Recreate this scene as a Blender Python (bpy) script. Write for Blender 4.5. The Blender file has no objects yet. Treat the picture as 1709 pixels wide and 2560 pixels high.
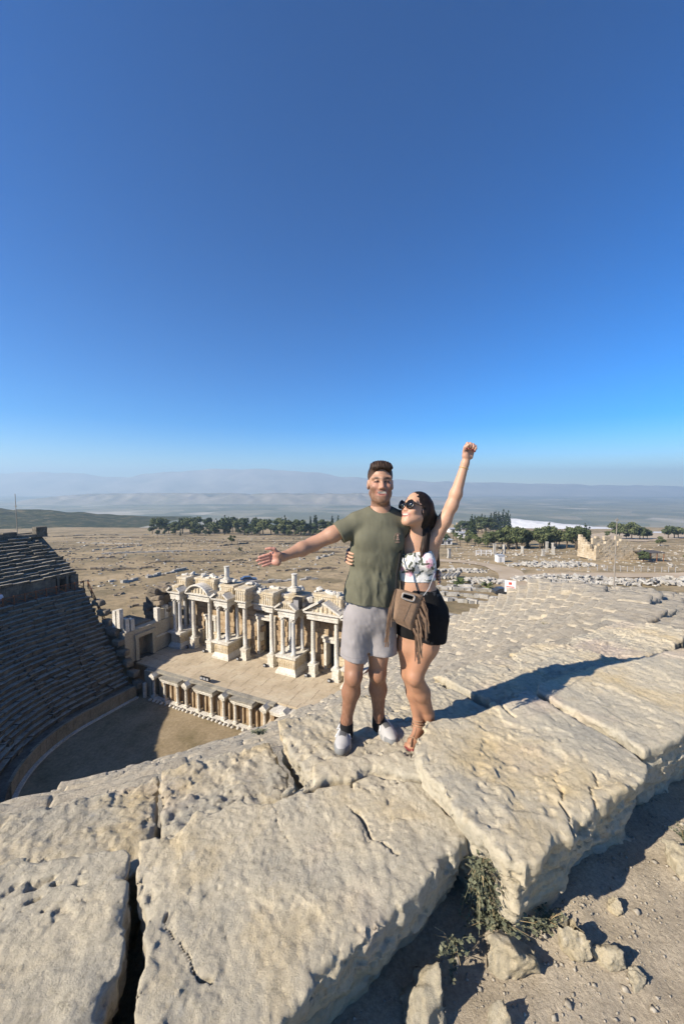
import bpy, math, random
import numpy as np
from mathutils import Vector, Matrix
sc = bpy.context.scene
col = sc.collection
R = math.radians
# ------------------------------------------------------------------ camera
F_PX, HORIZON, CAM_Z = 965.0, 1215.0, 1.65
PITCH = math.atan((1280.0 - HORIZON) / F_PX)
cam_d = bpy.data.cameras.new('camera')
cam = bpy.data.objects.new('camera', cam_d); col.objects.link(cam)
cam.location = (0, 0, CAM_Z); cam.rotation_euler = (math.pi / 2 - PITCH, 0, 0)
cam_d.sensor_fit = 'VERTICAL'; cam_d.sensor_height = 24.0; cam_d.lens = 24.0 * F_PX / 2560.0
cam_d.clip_start = 0.05; cam_d.clip_end = 60000.0
sc.camera = cam
# ------------------------------------------------------------------ sky and sun
SUN_EL, SUN_H = R(32.5), Vector((-0.887, -0.462, 0)).normalized()
world = bpy.data.worlds.new('World'); sc.world = world; world.use_nodes = True
wn = world.node_tree.nodes; wl = world.node_tree.links; wn.clear()
sky = wn.new('ShaderNodeTexSky'); sky.sky_type = 'NISHITA'; sky.sun_disc = False
sky.sun_elevation = SUN_EL
sky.sun_rotation = math.atan2(SUN_H.x, SUN_H.y)
sky.altitude = 350.0; sky.air_density = 1.0; sky.dust_density = 0.0; sky.ozone_density = 6.0
bg = wn.new('ShaderNodeBackground'); bg.inputs['Strength'].default_value = 0.05
wo = wn.new('ShaderNodeOutputWorld')
hsv = wn.new('ShaderNodeHueSaturation'); hsv.inputs['Saturation'].default_value = 1.32; hsv.inputs['Hue'].default_value = 0.503
gam = wn.new('ShaderNodeGamma'); gam.inputs['Gamma'].default_value = 1.3
wl.new(sky.outputs[0], gam.inputs['Color']); wl.new(gam.outputs[0], hsv.inputs['Color']); wl.new(hsv.outputs[0], bg.inputs[0]); wl.new(bg.outputs[0], wo.inputs[0])
sun_d = bpy.data.lights.new('sun', 'SUN'); sun_d.energy = 5.0; sun_d.angle = R(0.5); sun_d.color = (1.0, 0.90, 0.76)
sun = bpy.data.objects.new('sun', sun_d); col.objects.link(sun)
sun_dir = Vector((SUN_H.x * math.cos(SUN_EL), SUN_H.y * math.cos(SUN_EL), math.sin(SUN_EL)))
sun.rotation_euler = sun_dir.to_track_quat('Z', 'Y').to_euler(); sun.location = sun_dir * 200
sc.view_settings.view_transform = 'Standard'; sc.view_settings.look = 'None'
sc.view_settings.gamma = 1.0; sc.view_settings.use_curve_mapping = False
sc.view_settings.exposure = 1.05
# ------------------------------------------------------------------ noise
_rs = np.random.RandomState(7)
_P = _rs.permutation(256).astype(np.int32); _P = np.concatenate([_P, _P, _P])
_V = _rs.rand(256).astype(np.float32) * 2 - 1
def vnoise(x, y, z):
    xi = np.floor(x).astype(np.int32); yi = np.floor(y).astype(np.int32); zi = np.floor(z).astype(np.int32)
    fx = x - xi; fy = y - yi; fz = z - zi
    fx = fx * fx * (3 - 2 * fx); fy = fy * fy * (3 - 2 * fy); fz = fz * fz * (3 - 2 * fz)
    xi &= 255; yi &= 255; zi &= 255
    def h(a, b, c): return _V[_P[_P[_P[(a) & 255] + (b & 255)] + (c & 255)] & 255]
    x1, y1, z1 = xi + 1, yi + 1, zi + 1
    a = h(xi, yi, zi) * (1 - fx) + h(x1, yi, zi) * fx
    b = h(xi, y1, zi) * (1 - fx) + h(x1, y1, zi) * fx
    c = h(xi, yi, z1) * (1 - fx) + h(x1, yi, z1) * fx
    d = h(xi, y1, z1) * (1 - fx) + h(x1, y1, z1) * fx
    return (a * (1 - fy) + b * fy) * (1 - fz) + (c * (1 - fy) + d * fy) * fz
def fbm(x, y, z, octaves=4, gain=0.5):
    s = 0; a = 1.0; t = 0
    for i in range(octaves):
        s = s + a * vnoise(x * (2.03 ** i) + 17.3 * i, y * (2.03 ** i) - 9.1 * i, z * (2.03 ** i) + 4.7 * i); t += a; a *= gain
    return s / t
# ------------------------------------------------------------------ mesh helpers
def mesh_from(name, V, Fc, smooth=False, angle=None):
    """V: (n,3) array; Fc: (m,4)/(m,3) array or list of tuples"""
    me = bpy.data.meshes.new(name)
    V = np.asarray(V, np.float32)
    if isinstance(Fc, np.ndarray):
        k = Fc.shape[1]; n = len(Fc)
        me.vertices.add(len(V)); me.vertices.foreach_set('co', V.ravel())
        me.loops.add(n * k); me.loops.foreach_set('vertex_index', Fc.ravel().astype(np.int32))
        me.polygons.add(n); me.polygons.foreach_set('loop_start', np.arange(0, n * k, k, dtype=np.int32))
        me.update(calc_edges=True); me.validate()
    else:
        me.from_pydata([tuple(map(float, v)) for v in V], [], [tuple(int(i) for i in f) for f in Fc]); me.update()
    if smooth: me.polygons.foreach_set('use_smooth', np.ones(len(me.polygons), bool))
    return me
def link(name, data, mat=None, parent=None, loc=(0, 0, 0), rot=(0, 0, 0), scale=(1, 1, 1)):
    o = bpy.data.objects.new(name, data); col.objects.link(o)
    o.location = loc; o.rotation_euler = rot; o.scale = scale
    if parent is not None: o.parent = parent
    if mat is not None and data is not None and not data.materials: data.materials.append(mat)
    return o
def tag(o, label=None, cat=None, group=None, kind=None):
    if label: o['label'] = label
    if cat: o['category'] = cat
    if group: o['group'] = group
    if kind: o['kind'] = kind
    return o
def empty(name, loc=(0, 0, 0), rz=0.0, label=None, cat=None, group=None, kind=None):
    o = bpy.data.objects.new(name, None); col.objects.link(o); o.empty_display_size = 0.2
    o.location = loc; o.rotation_euler = (0, 0, rz)
    return tag(o, label, cat, group, kind)
def copy_tree(o, parent=None):
    c = o.copy(); col.objects.link(c); c.parent = parent
    for ch in list(o.children): copy_tree(ch, c)
    return c
class MB:
    def __init__(s): s.v = []; s.f = []
    def add(s, V, Fs):
        b = len(s.v); s.v += [tuple(p) for p in V]; s.f += [tuple(b + i for i in f) for f in Fs]; return s
    def box(s, x0, x1, y0, y1, z0, z1, j=0.0, rnd=random):
        P = [(x0, y0, z0), (x1, y0, z0), (x1, y1, z0), (x0, y1, z0), (x0, y0, z1), (x1, y0, z1), (x1, y1, z1), (x0, y1, z1)]
        if j: P = [tuple(c + rnd.uniform(-j, j) for c in p) for p in P]
        return s.add(P, [(0, 3, 2, 1), (4, 5, 6, 7), (0, 1, 5, 4), (1, 2, 6, 5), (2, 3, 7, 6), (3, 0, 4, 7)])
    def hexa(s, P): return s.add(P, [(0, 3, 2, 1), (4, 5, 6, 7), (0, 1, 5, 4), (1, 2, 6, 5), (2, 3, 7, 6), (3, 0, 4, 7)])
    def lathe(s, prof, cx=0, cy=0, z0=0, n=12, sx=1, sy=1, a0=0.0):
        V = []; Fs = []
        for r, z in prof:
            for k in range(n):
                a = a0 + 2 * math.pi * k / n; V.append((cx + r * sx * math.cos(a), cy + r * sy * math.sin(a), z0 + z))
        for i in range(len(prof) - 1):
            for k in range(n):
                Fs.append((i * n + k, i * n + (k + 1) % n, (i + 1) * n + (k + 1) % n, (i + 1) * n + k))
        Fs.append(tuple(range(n - 1, -1, -1))); Fs.append(tuple((len(prof) - 1) * n + k for k in range(n)))
        return s.add(V, Fs)
    def prism(s, pts, axis, a, b):
        """polygon pts (2D) extruded along axis ('x','y','z') from a to b"""
        n = len(pts)
        def m(p, t): return (t, p[0], p[1]) if axis == 'x' else ((p[0], t, p[1]) if axis == 'y' else (p[0], p[1], t))
        V = [m(p, a) for p in pts] + [m(p, b) for p in pts]
        Fs = [tuple(range(n))[::-1], tuple(range(n, 2 * n))] + [(i, (i + 1) % n, n + (i + 1) % n, n + i) for i in range(n)]
        if axis == 'y': Fs = [f[::-1] for f in Fs]
        return s.add(V, Fs)
    def tube(s, pts, rad, n=6, cap=True):
        pts = [Vector(p) for p in pts]; rr = rad if isinstance(rad, (list, tuple)) else [rad] * len(pts)
        V = []; Fs = []
        up = Vector((0.13, 0.21, 1)).normalized()
        for i, p in enumerate(pts):
            t = (pts[min(i + 1, len(pts) - 1)] - pts[max(i - 1, 0)]).normalized()
            a = t.cross(up)
            if a.length < 1e-3: a = t.cross(Vector((1, 0, 0)))
            a.normalize(); b = t.cross(a)
            for k in range(n):
                q = 2 * math.pi * k / n; V.append(tuple(p + (a * math.cos(q) + b * math.sin(q)) * rr[i]))
        for i in range(len(pts) - 1):
            for k in range(n): Fs.append((i * n + k, i * n + (k + 1) % n, (i + 1) * n + (k + 1) % n, (i + 1) * n + k))
        if cap: Fs.append(tuple(range(n - 1, -1, -1))); Fs.append(tuple((len(pts) - 1) * n + k for k in range(n)))
        return s.add(V, Fs)
    def mesh(s, name, smooth=False): return mesh_from(name, np.array(s.v), s.f, smooth)
    def build(s, name, mat=None, parent=None, loc=(0, 0, 0), rot=(0, 0, 0), smooth=False):
        return link(name, s.mesh(name, smooth), mat, parent, loc, rot)
# ------------------------------------------------------------------ signed distance fields -> surface nets
class Field:
    def __init__(s, lo, hi, h):
        s.h = h; s.lo = np.array(lo, np.float32); s.n = np.ceil((np.array(hi) - np.array(lo)) / h).astype(int) + 1
        s.F = np.full(tuple(s.n), 0.2, np.float32)
    def sl(s, lo, hi):
        a = np.maximum(np.floor((np.array(lo) - s.lo) / s.h).astype(int), 0)
        b = np.minimum(np.ceil((np.array(hi) - s.lo) / s.h).astype(int) + 1, s.n)
        if np.any(b <= a): return None, None
        ax = [s.lo[i] + s.h * np.arange(a[i], b[i], dtype=np.float32) for i in range(3)]
        X = np.meshgrid(*ax, indexing='ij', sparse=True)
        return tuple(slice(a[i], b[i]) for i in range(3)), X
    def comb(s, S, d, k, op='u'):
        f = s.F[S]
        if op == 'u':
            if k <= 0: s.F[S] = np.minimum(f, d)
            else:
                e = np.maximum(k - np.abs(f - d), 0) / k; s.F[S] = np.minimum(f, d) - e * e * k * 0.25
        else:
            d = -d
            if k <= 0: s.F[S] = np.maximum(f, d)
            else:
                e = np.maximum(k - np.abs(f - d), 0) / k; s.F[S] = np.maximum(f, d) + e * e * k * 0.25
    def cone(s, a, b, ra, rb, k=0.02, op='u', sq=None):
        """tapered capsule; sq=(dir, factor) squashes the section along a direction"""
        a = np.array(a, np.float32); b = np.array(b, np.float32); m = max(ra, rb) + k + 0.03
        S, X = s.sl(np.minimum(a, b) - m, np.maximum(a, b) + m)
        if S is None: return s
        ab = b - a; L = max(float(ab @ ab), 1e-9)
        p = [X[i] - a[i] for i in range(3)]
        t = np.clip((p[0] * ab[0] + p[1] * ab[1] + p[2] * ab[2]) / L, 0, 1)
        q = [p[i] - t * ab[i] for i in range(3)]
        if sq is not None:
            n = np.array(sq[0], np.float32); n /= np.linalg.norm(n); g = sq[1]
            dd = q[0] * n[0] + q[1] * n[1] + q[2] * n[2]
            q = [q[i] + dd * n[i] * (1.0 / g - 1) for i in range(3)]
        d = np.sqrt(q[0] ** 2 + q[1] ** 2 + q[2] ** 2) - (ra + (rb - ra) * t)
        if sq is not None: d = d * min(1.0, sq[1] ** 0.5)
        s.comb(S, d, k, op); return s
    def ell(s, c, r, k=0.02, rot=None, op='u'):
        c = np.array(c, np.float32); r = np.array(r, np.float32); m = float(r.max()) + k + 0.03
        S, X = s.sl(c - m, c + m)
        if S is None: return s
        p = [X[i] - c[i] for i in range(3)]
        if rot is not None:
            M = np.array(rot.transposed() if isinstance(rot, Matrix) else rot, np.float32)
            p = [M[i, 0] * p[0] + M[i, 1] * p[1] + M[i, 2] * p[2] for i in range(3)]
        k0 = np.sqrt((p[0] / r[0]) ** 2 + (p[1] / r[1]) ** 2 + (p[2] / r[2]) ** 2) + 1e-6
        k1 = np.sqrt((p[0] / r[0] ** 2) ** 2 + (p[1] / r[1] ** 2) ** 2 + (p[2] / r[2] ** 2) ** 2) + 1e-6
        s.comb(S, (k0 * (k0 - 1) / k1).astype(np.float32), k, op); return s
    def rbox(s, c, hs, rad, k=0.01, rot=None, op='u'):
        c = np.array(c, np.float32); hs = np.array(hs, np.float32); m = float(np.linalg.norm(hs)) + rad + k + 0.03
        S, X = s.sl(c - m, c + m)
        if S is None: return s
        p = [X[i] - c[i] for i in range(3)]
        if rot is not None:
            M = np.array(rot.transposed() if isinstance(rot, Matrix) else rot, np.float32)
            p = [M[i, 0] * p[0] + M[i, 1] * p[1] + M[i, 2] * p[2] for i in range(3)]
        q = [np.abs(p[i]) - hs[i] + rad for i in range(3)]
        d = np.sqrt(np.maximum(q[0], 0) ** 2 + np.maximum(q[1], 0) ** 2 + np.maximum(q[2], 0) ** 2) + np.minimum(np.maximum(np.maximum(q[0], q[1]), q[2]), 0) - rad
        s.comb(S, d.astype(np.float32), k, op); return s
    def grid(s):
        return np.meshgrid(*[s.lo[i] + s.h * np.arange(s.n[i], dtype=np.float32) for i in range(3)], indexing='ij')
    def nets(s):
        Fv = s.F; nx, ny, nz = Fv.shape; ins = Fv < 0
        cnt = np.zeros((nx - 1, ny - 1, nz - 1), np.uint8)
        for dx in (0, 1):
            for dy in (0, 1):
                for dz in (0, 1): cnt += ins[dx:nx - 1 + dx, dy:ny - 1 + dy, dz:nz - 1 + dz]
        act = np.argwhere((cnt > 0) & (cnt < 8))
        idx = np.full(cnt.shape, -1, np.int32); idx[act[:, 0], act[:, 1], act[:, 2]] = np.arange(len(act))
        cor = {}
        for c in range(8):
            o = ((c >> 2) & 1, (c >> 1) & 1, c & 1); cor[o] = Fv[act[:, 0] + o[0], act[:, 1] + o[1], act[:, 2] + o[2]]
        P = np.zeros((len(act), 3), np.float32); N = np.zeros(len(act), np.float32)
        keys = list(cor)
        for i in range(8):
            for j in range(i + 1, 8):
                a, b = keys[i], keys[j]
                if sum(abs(a[q] - b[q]) for q in range(3)) != 1: continue
                fa, fb = cor[a], cor[b]; m = (fa < 0) != (fb < 0)
                t = np.where(m, fa / np.where(m, fa - fb, 1), 0)
                for q in range(3): P[:, q] += np.where(m, a[q] + t * (b[q] - a[q]), 0)
                N += m
        V = s.lo + s.h * (act + P / N[:, None])
        Q = []
        for ax in range(3):
            sl0 = [slice(None)] * 3; sl1 = [slice(None)] * 3; sl0[ax] = slice(0, -1); sl1[ax] = slice(1, None)
            A = ins[tuple(sl0)]; B = ins[tuple(sl1)]
            e = np.argwhere(A != B); b1, b2 = (ax + 1) % 3, (ax + 2) % 3
            e = e[(e[:, b1] > 0) & (e[:, b2] > 0) & (e[:, b1] < Fv.shape[b1] - 1) & (e[:, b2] < Fv.shape[b2] - 1)]
            fl = A[e[:, 0], e[:, 1], e[:, 2]]
            def g(d1, d2):
                q = e.copy(); q[:, b1] -= d1; q[:, b2] -= d2; return idx[q[:, 0], q[:, 1], q[:, 2]]
            q = np.stack([g(1, 1), g(0, 1), g(0, 0), g(1, 0)], 1)
            q = np.where(fl[:, None], q, q[:, ::-1]); Q.append(q)
        Q = np.concatenate(Q); return V, Q
def vcol(me, C, name='Col'):
    a = me.color_attributes.new(name, 'FLOAT_COLOR', 'POINT')
    C = np.asarray(C, np.float32)
    if C.shape[1] == 3: C = np.concatenate([C, np.ones((len(C), 1), np.float32)], 1)
    a.data.foreach_set('color', C.ravel()); return me
# ------------------------------------------------------------------ materials
class NT:
    def __init__(s, name):
        s.m = bpy.data.materials.new(name); s.m.use_nodes = True; s.t = s.m.node_tree; s.n = s.t.nodes; s.l = s.t.links
        s.b = s.n.get('Principled BSDF'); s.out = s.n.get('Material Output')
        s.geo = s.n.new('ShaderNodeNewGeometry'); s.k = 0.88
    def set(s, sock, val):
        if hasattr(val, 'is_output') or isinstance(val, bpy.types.NodeSocket): s.l.new(val, sock)
        else: sock.default_value = val
    def noise(s, scale, detail=4, rough=0.55, vec=None, dist=0.0, stretch=None):
        n = s.n.new('ShaderNodeTexNoise'); n.inputs['Scale'].default_value = scale; n.inputs['Detail'].default_value = detail
        n.inputs['Roughness'].default_value = rough; n.inputs['Distortion'].default_value = dist
        v = vec if vec is not None else s.geo.outputs['Position']
        if stretch:
            mp = s.n.new('ShaderNodeMapping'); mp.inputs['Scale'].default_value = stretch[0]; mp.inputs['Rotation'].default_value = stretch[1]
            s.l.new(v, mp.inputs['Vector']); v = mp.outputs[0]
        s.l.new(v, n.inputs['Vector']); return n.outputs['Fac']
    def voro(s, scale, feat='F1', out='Distance', rnd=1.0):
        n = s.n.new('ShaderNodeTexVoronoi'); n.feature = feat; n.inputs['Scale'].default_value = scale; n.inputs['Randomness'].default_value = rnd
        s.l.new(s.geo.outputs['Position'], n.inputs['Vector']); return n.outputs[out]
    def ramp(s, fac, stops):
        r = s.n.new('ShaderNodeValToRGB'); e = r.color_ramp.elements
        while len(e) < len(stops): e.new(0.5)
        for i, (p, c) in enumerate(stops):
            e[i].position = p; e[i].color = (c, c, c, 1) if isinstance(c, (int, float)) else (c[0], c[1], c[2], 1)
        s.l.new(fac, r.inputs[0]); return r.outputs[0]
    def mix(s, fac, a, b, mode='MIX'):
        m = s.n.new('ShaderNodeMix'); m.data_type = 'RGBA'; m.blend_type = mode
        s.set(m.inputs[0], fac)
        for sock, v in ((m.inputs[6], a), (m.inputs[7], b)):
            if isinstance(v, (tuple, list)): sock.default_value = (v[0], v[1], v[2], 1)
            else: s.l.new(v, sock)
        return m.outputs[2]
    def math(s, op, a, b=0.0):
        m = s.n.new('ShaderNodeMath'); m.operation = op; s.set(m.inputs[0], a); s.set(m.inputs[1], b); return m.outputs[0]
    def bump(s, h, strength, dist, normal=None):
        b = s.n.new('ShaderNodeBump'); b.inputs['Strength'].default_value = strength; b.inputs['Distance'].default_value = dist
        s.l.new(h, b.inputs['Height'])
        if normal is not None: s.l.new(normal, b.inputs['Normal'])
        return b.outputs[0]
    def done(s, color, rough=0.9, normal=None, spec=0.25):
        k = s.k
        if isinstance(color, (tuple, list)): s.b.inputs['Base Color'].default_value = (color[0] * k, color[1] * k, color[2] * k, 1)
        else:
            color = s.mix(1.0, color, (k, k, k), 'MULTIPLY'); s.l.new(color, s.b.inputs['Base Color'])
        s.set(s.b.inputs['Roughness'], rough); s.b.inputs['Specular IOR Level'].default_value = spec
        if normal is not None: s.l.new(normal, s.b.inputs['Normal'])
        return s.m
M = {}
def stone(name, c1, c2, c3, scale=1.0, bump=0.5, dist=0.01, dark=0.35, dscale=None):
    t = NT(name)
    a = t.ramp(t.noise(0.9 * scale, 5, 0.6), [(0.32, c1), (0.5, c2), (0.68, c3)])
    b = t.ramp(t.noise(7 * scale, 6, 0.65), [(0.25, 1 - dark), (0.6, 1.0)])
    c = t.mix(1.0, a, b, 'MULTIPLY')
    n = t.bump(t.noise(14 * (dscale or scale), 8, 0.7), bump, dist)
    M[name] = t.done(c, 0.92, n, 0.2); return M[name]
def plain(name, c, rough=0.7, spec=0.3, var=0.12, scale=30):
    t = NT(name); f = t.ramp(t.noise(scale, 3), [(0.3, 1 - var), (0.7, 1 + 0 * var)])
    M[name] = t.done(t.mix(1.0, c, f, 'MULTIPLY'), rough, None, spec); return M[name]
# ================================================================== materials of the place
def near_stone_mat(name, tint=(1, 1, 1), rough_amt=1.0):
    t = NT(name)
    cg = (0.43 * tint[0], 0.395 * tint[1], 0.315 * tint[2]); cc = (0.54 * tint[0], 0.475 * tint[1], 0.35 * tint[2]); cy = (0.56 * tint[0], 0.44 * tint[1], 0.25 * tint[2])
    base = t.ramp(t.noise(1.5, 6, 0.6, dist=0.4), [(0.36, cg), (0.52, cc), (0.72, cy)])
    pink = t.mix(t.ramp(t.noise(1.1, 3, 0.5), [(0.56, 0.0), (0.68, 0.5)]), base, (0.46 * tint[0], 0.36 * tint[1], 0.31 * tint[2]))
    sp = t.ramp(t.noise(30, 9, 0.75), [(0.30, 0.58), (0.46, 0.97), (0.66, 1.14)])
    c = t.mix(1.0, pink, sp, 'MULTIPLY')
    lich = t.ramp(t.noise(8, 9, 0.78), [(0.55, 0.0), (0.68, 0.5)])
    c = t.mix(lich, c, (0.40, 0.375, 0.32))
    st = t.ramp(t.noise(3.2, 9, 0.75, dist=0.8), [(0.56, 0.0), (0.70, 0.6)])
    c = t.mix(st, c, (0.53, 0.43, 0.27))
    wht = t.ramp(t.noise(13, 7, 0.7), [(0.60, 0.0), (0.72, 0.5)])
    c = t.mix(wht, c, (0.66, 0.62, 0.53))
    dk = t.ramp(t.noise(48, 6, 0.7), [(0.26, 1.0), (0.33, 0.0)])
    c = t.mix(dk, c, (0.16, 0.14, 0.11))
    h3 = t.noise(11, 12, 0.8); h1 = t.noise(34, 10, 0.78, stretch=((1.0, 0.6, 1.0), (0, 0, 0.5))); h2 = t.noise(140, 6, 0.75)
    n = t.bump(h3, 0.4 * rough_amt, 0.02); n = t.bump(h1, 0.75 * rough_amt, 0.02, n); n = t.bump(h2, 0.8, 0.007, n); n = t.bump(t.ramp(t.noise(48, 6, 0.7), [(0.26, 0.0), (0.36, 1.0)]), 0.6 * rough_amt, 0.008, n)
    M[name] = t.done(c, 0.93, n, 0.12)
near_stone_mat('rim_limestone', (1.08, 1.08, 1.07)); near_stone_mat('loose_limestone', (0.88, 0.88, 0.86)); near_stone_mat('rough_limestone', (1.0, 1.0, 1.0), 1.2)
t = NT('seat_limestone')
b = t.ramp(t.noise(0.5, 6, 0.6), [(0.3, (0.38, 0.345, 0.275)), (0.55, (0.46, 0.405, 0.31)), (0.75, (0.52, 0.44, 0.31))])
b = t.mix(1.0, b, t.ramp(t.noise(5.5, 8, 0.75), [(0.3, 0.55), (0.5, 0.95), (0.7, 1.12)]), 'MULTIPLY')
M['seat_limestone'] = t.done(b, 0.93, t.bump(t.noise(9, 9, 0.75), 0.9, 0.06), 0.15)
t = NT('old_limestone')     # grey stone of the far wing, darkened to paint shade into the seat fronts
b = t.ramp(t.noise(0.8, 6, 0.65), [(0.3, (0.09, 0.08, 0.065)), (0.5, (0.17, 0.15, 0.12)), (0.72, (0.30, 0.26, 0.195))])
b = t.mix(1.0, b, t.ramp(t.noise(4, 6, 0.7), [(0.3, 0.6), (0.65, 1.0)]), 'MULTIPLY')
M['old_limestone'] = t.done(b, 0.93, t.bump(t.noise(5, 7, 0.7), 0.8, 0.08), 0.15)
stone('pale_marble', (0.60, 0.55, 0.46), (0.73, 0.69, 0.60), (0.80, 0.77, 0.70), 0.9, 0.9, 0.09, 0.5)
stone('grey_marble', (0.42, 0.44, 0.46), (0.56, 0.56, 0.55), (0.66, 0.64, 0.58), 0.8, 0.4, 0.03, 0.25)
stone('ochre_block', (0.31, 0.215, 0.125), (0.43, 0.32, 0.20), (0.54, 0.44, 0.31), 0.9, 0.8, 0.06, 0.4)
stone('dark_rubble', (0.16, 0.14, 0.11), (0.24, 0.20, 0.15), (0.34, 0.26, 0.17), 0.7, 0.9, 0.08, 0.45)
stone('paving', (0.40, 0.33, 0.23), (0.47, 0.39, 0.28), (0.52, 0.45, 0.33), 0.5, 0.3, 0.02, 0.2)
stone('relief_marble', (0.55, 0.44, 0.27), (0.66, 0.56, 0.40), (0.72, 0.66, 0.54), 1.1, 1.0, 0.12, 0.55, 0.28)
stone('heap_marble', (0.34, 0.315, 0.27), (0.45, 0.425, 0.375), (0.56, 0.54, 0.49), 0.8, 0.6, 0.06, 0.5)
stone('roof_slab', (0.20, 0.19, 0.165), (0.30, 0.28, 0.235), (0.40, 0.365, 0.29), 0.8, 0.6, 0.05, 0.4)
t = NT('fence_wood')
c = t.ramp(t.noise(6, 5, 0.6), [(0.3, (0.14, 0.055, 0.024)), (0.7, (0.27, 0.11, 0.048))]); M['fence_wood'] = t.done(c, 0.7, None, 0.25)
# dirt beside the rim
t = NT('dry_dirt')
c = t.ramp(t.noise(1.6, 6, 0.6), [(0.3, (0.37, 0.31, 0.225)), (0.55, (0.48, 0.41, 0.305)), (0.75, (0.56, 0.49, 0.385))])
c = t.mix(1.0, c, t.ramp(t.noise(55, 7, 0.75), [(0.3, 0.62), (0.55, 1.0), (0.72, 1.2)]), 'MULTIPLY')
n = t.bump(t.noise(38, 8, 0.75), 0.9, 0.018)
M['dry_dirt'] = t.done(c, 0.97, n, 0.1)
t = NT('orchestra_earth')
c = t.ramp(t.noise(0.35, 6, 0.65), [(0.3, (0.20, 0.16, 0.09)), (0.5, (0.30, 0.235, 0.145)), (0.7, (0.37, 0.295, 0.19))])
c = t.mix(1.0, c, t.ramp(t.noise(3, 7, 0.75), [(0.3, 0.65), (0.6, 1.0), (0.75, 1.25)]), 'MULTIPLY')
M['orchestra_earth'] = t.done(c, 0.97, t.bump(t.noise(3, 7, 0.75), 0.6, 0.05), 0.1)
t = NT('dry_plain')
c = t.ramp(t.noise(0.018, 7, 0.62, dist=0.6), [(0.30, (0.16, 0.125, 0.075)), (0.44, (0.33, 0.255, 0.15)), (0.58, (0.41, 0.315, 0.19)), (0.74, (0.38, 0.305, 0.20))])
c = t.mix(t.ramp(t.noise(0.10, 7, 0.7), [(0.48, 0.0), (0.62, 0.8)]), c, (0.17, 0.14, 0.08))
c = t.mix(t.ramp(t.noise(0.035, 8, 0.75, dist=1.0), [(0.54, 0.0), (0.64, 0.55)]), c, (0.15, 0.135, 0.08))
c = t.mix(t.ramp(t.noise(0.022, 6, 0.7), [(0.58, 0.0), (0.66, 0.6)]), c, (0.40, 0.32, 0.21))
c = t.mix(1.0, c, t.ramp(t.noise(0.6, 7, 0.75), [(0.3, 0.6), (0.52, 1.0), (0.72, 1.15)]), 'MULTIPLY')
M['dry_plain'] = t.done(c, 0.97, t.bump(t.noise(0.5, 7, 0.7), 0.7, 0.3), 0.1)
t = NT('dusty_road')
c = t.ramp(t.noise(0.15, 6, 0.6), [(0.3, (0.38, 0.30, 0.205)), (0.7, (0.50, 0.41, 0.30))])
M['dusty_road'] = t.done(c, 0.97, t.bump(t.noise(0.9, 7, 0.7), 0.4, 0.1), 0.1)
# ================================================================== theatre frame
PHI = R(-25.0); OX, OY = -15.15, 45.0
UX, UY = math.cos(PHI), math.sin(PHI)
Z_ORCH, Z_STAGE, Z_DIA = -26.35, -22.95, -12.8
CW = -7.0                                      # centre of the seating circles on the axis
def to_world(u, w, z): return (OX + u * UX - w * UY, OY + u * UY + w * UX, z)
def to_uw(x, y): dx, dy = x - OX, y - OY; return (dx * UX + dy * UY, -dx * UY + dy * UX)
def in_frame(p, m=0.05):
    y = p[1]
    f = (0, math.cos(PITCH), -math.sin(PITCH)); zz = p[2] - CAM_Z
    D = y * f[1] + zz * f[2]
    if D < 0.3: return False
    px = p[0] / D * F_PX; py = (y * math.sin(PITCH) + zz * math.cos(PITCH)) / D * F_PX
    return abs(px) < 854 * (1 + m) and abs(py) < 1280 * (1 + m)
def cap_z(a):                                  # ruined height of the bank by angle (degrees)
    if a < 36: return -3.8 * max(0.0, (36 - a) / 31.0) ** 1.1
    return 0.0
ROOTZ = Z_ORCH
cavea = empty('theatre_seating', (OX, OY, ROOTZ), PHI, 'weathered stone seating bank of the ancient theatre curving round the orchestra', 'seating')
def local(name, me, mat, root, z=None):        # mesh given in (u, w, absolute z)
    return link(name, me, mat, root, (0, 0, -(root.location.z)))
def world_child(name, me, mat, root):          # mesh given in world coordinates
    o = link(name, me, mat, root)
    o.matrix_parent_inverse = (Matrix.Translation(root.location) @ Matrix.Rotation(root.rotation_euler.z, 4, 'Z')).inverted()
    return o
def pol(r, a):                                  # angle in degrees; beyond 180 the wing runs straight to the stage
    if a <= 180: return (r * math.cos(R(a)), CW - r * math.sin(R(a)))
    return (-r, CW + (a - 180) * 0.1)           # 10 units of "angle" = 1 m
A_END = 240                                      # = w -1
# ------------------------------------------------------------------ core under the rows
def revolve(prof, a0, a1, da):
    A = np.arange(a0, a1 + 1e-6, da); V = []; Fs = []; n = len(prof)
    for a in A:
        for r, z in prof:
            u, w = pol(r, a); V.append((u, w, min(z, cap_z(a) - 0.45) if z > -11 else z))
    for i in range(len(A) - 1):
        for j in range(n - 1): Fs.append((i * n + j, i * n + j + 1, (i + 1) * n + j + 1, (i + 1) * n + j))
    return V, Fs
R_D0, R_D1 = 22.9, 24.3
N_LOW, N_UP = 24, 26
LT, LH = (R_D0 - 14.0) / N_LOW, (Z_DIA + 24.75) / N_LOW
UT, UH = 0.6, 0.39
Z_UP0 = -10.9
mb = MB()
core_prof = [(12.95, Z_ORCH - 0.3), (13.05, -24.95), (14.3, -24.95), (R_D0 + 0.1, Z_DIA - 0.35), (R_D1 + 0.25, Z_DIA - 0.3), (R_D1 + 0.3, Z_UP0 - 0.35), (39.9, -1.15), (40.3, -0.75), (42.5, -0.75)]
mb.add(*revolve(core_prof, -4, 98, 3))
core2 = core_prof[:6] + [(33.8, -5.3), (35.5, -5.6), (35.6, -24)]
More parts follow.
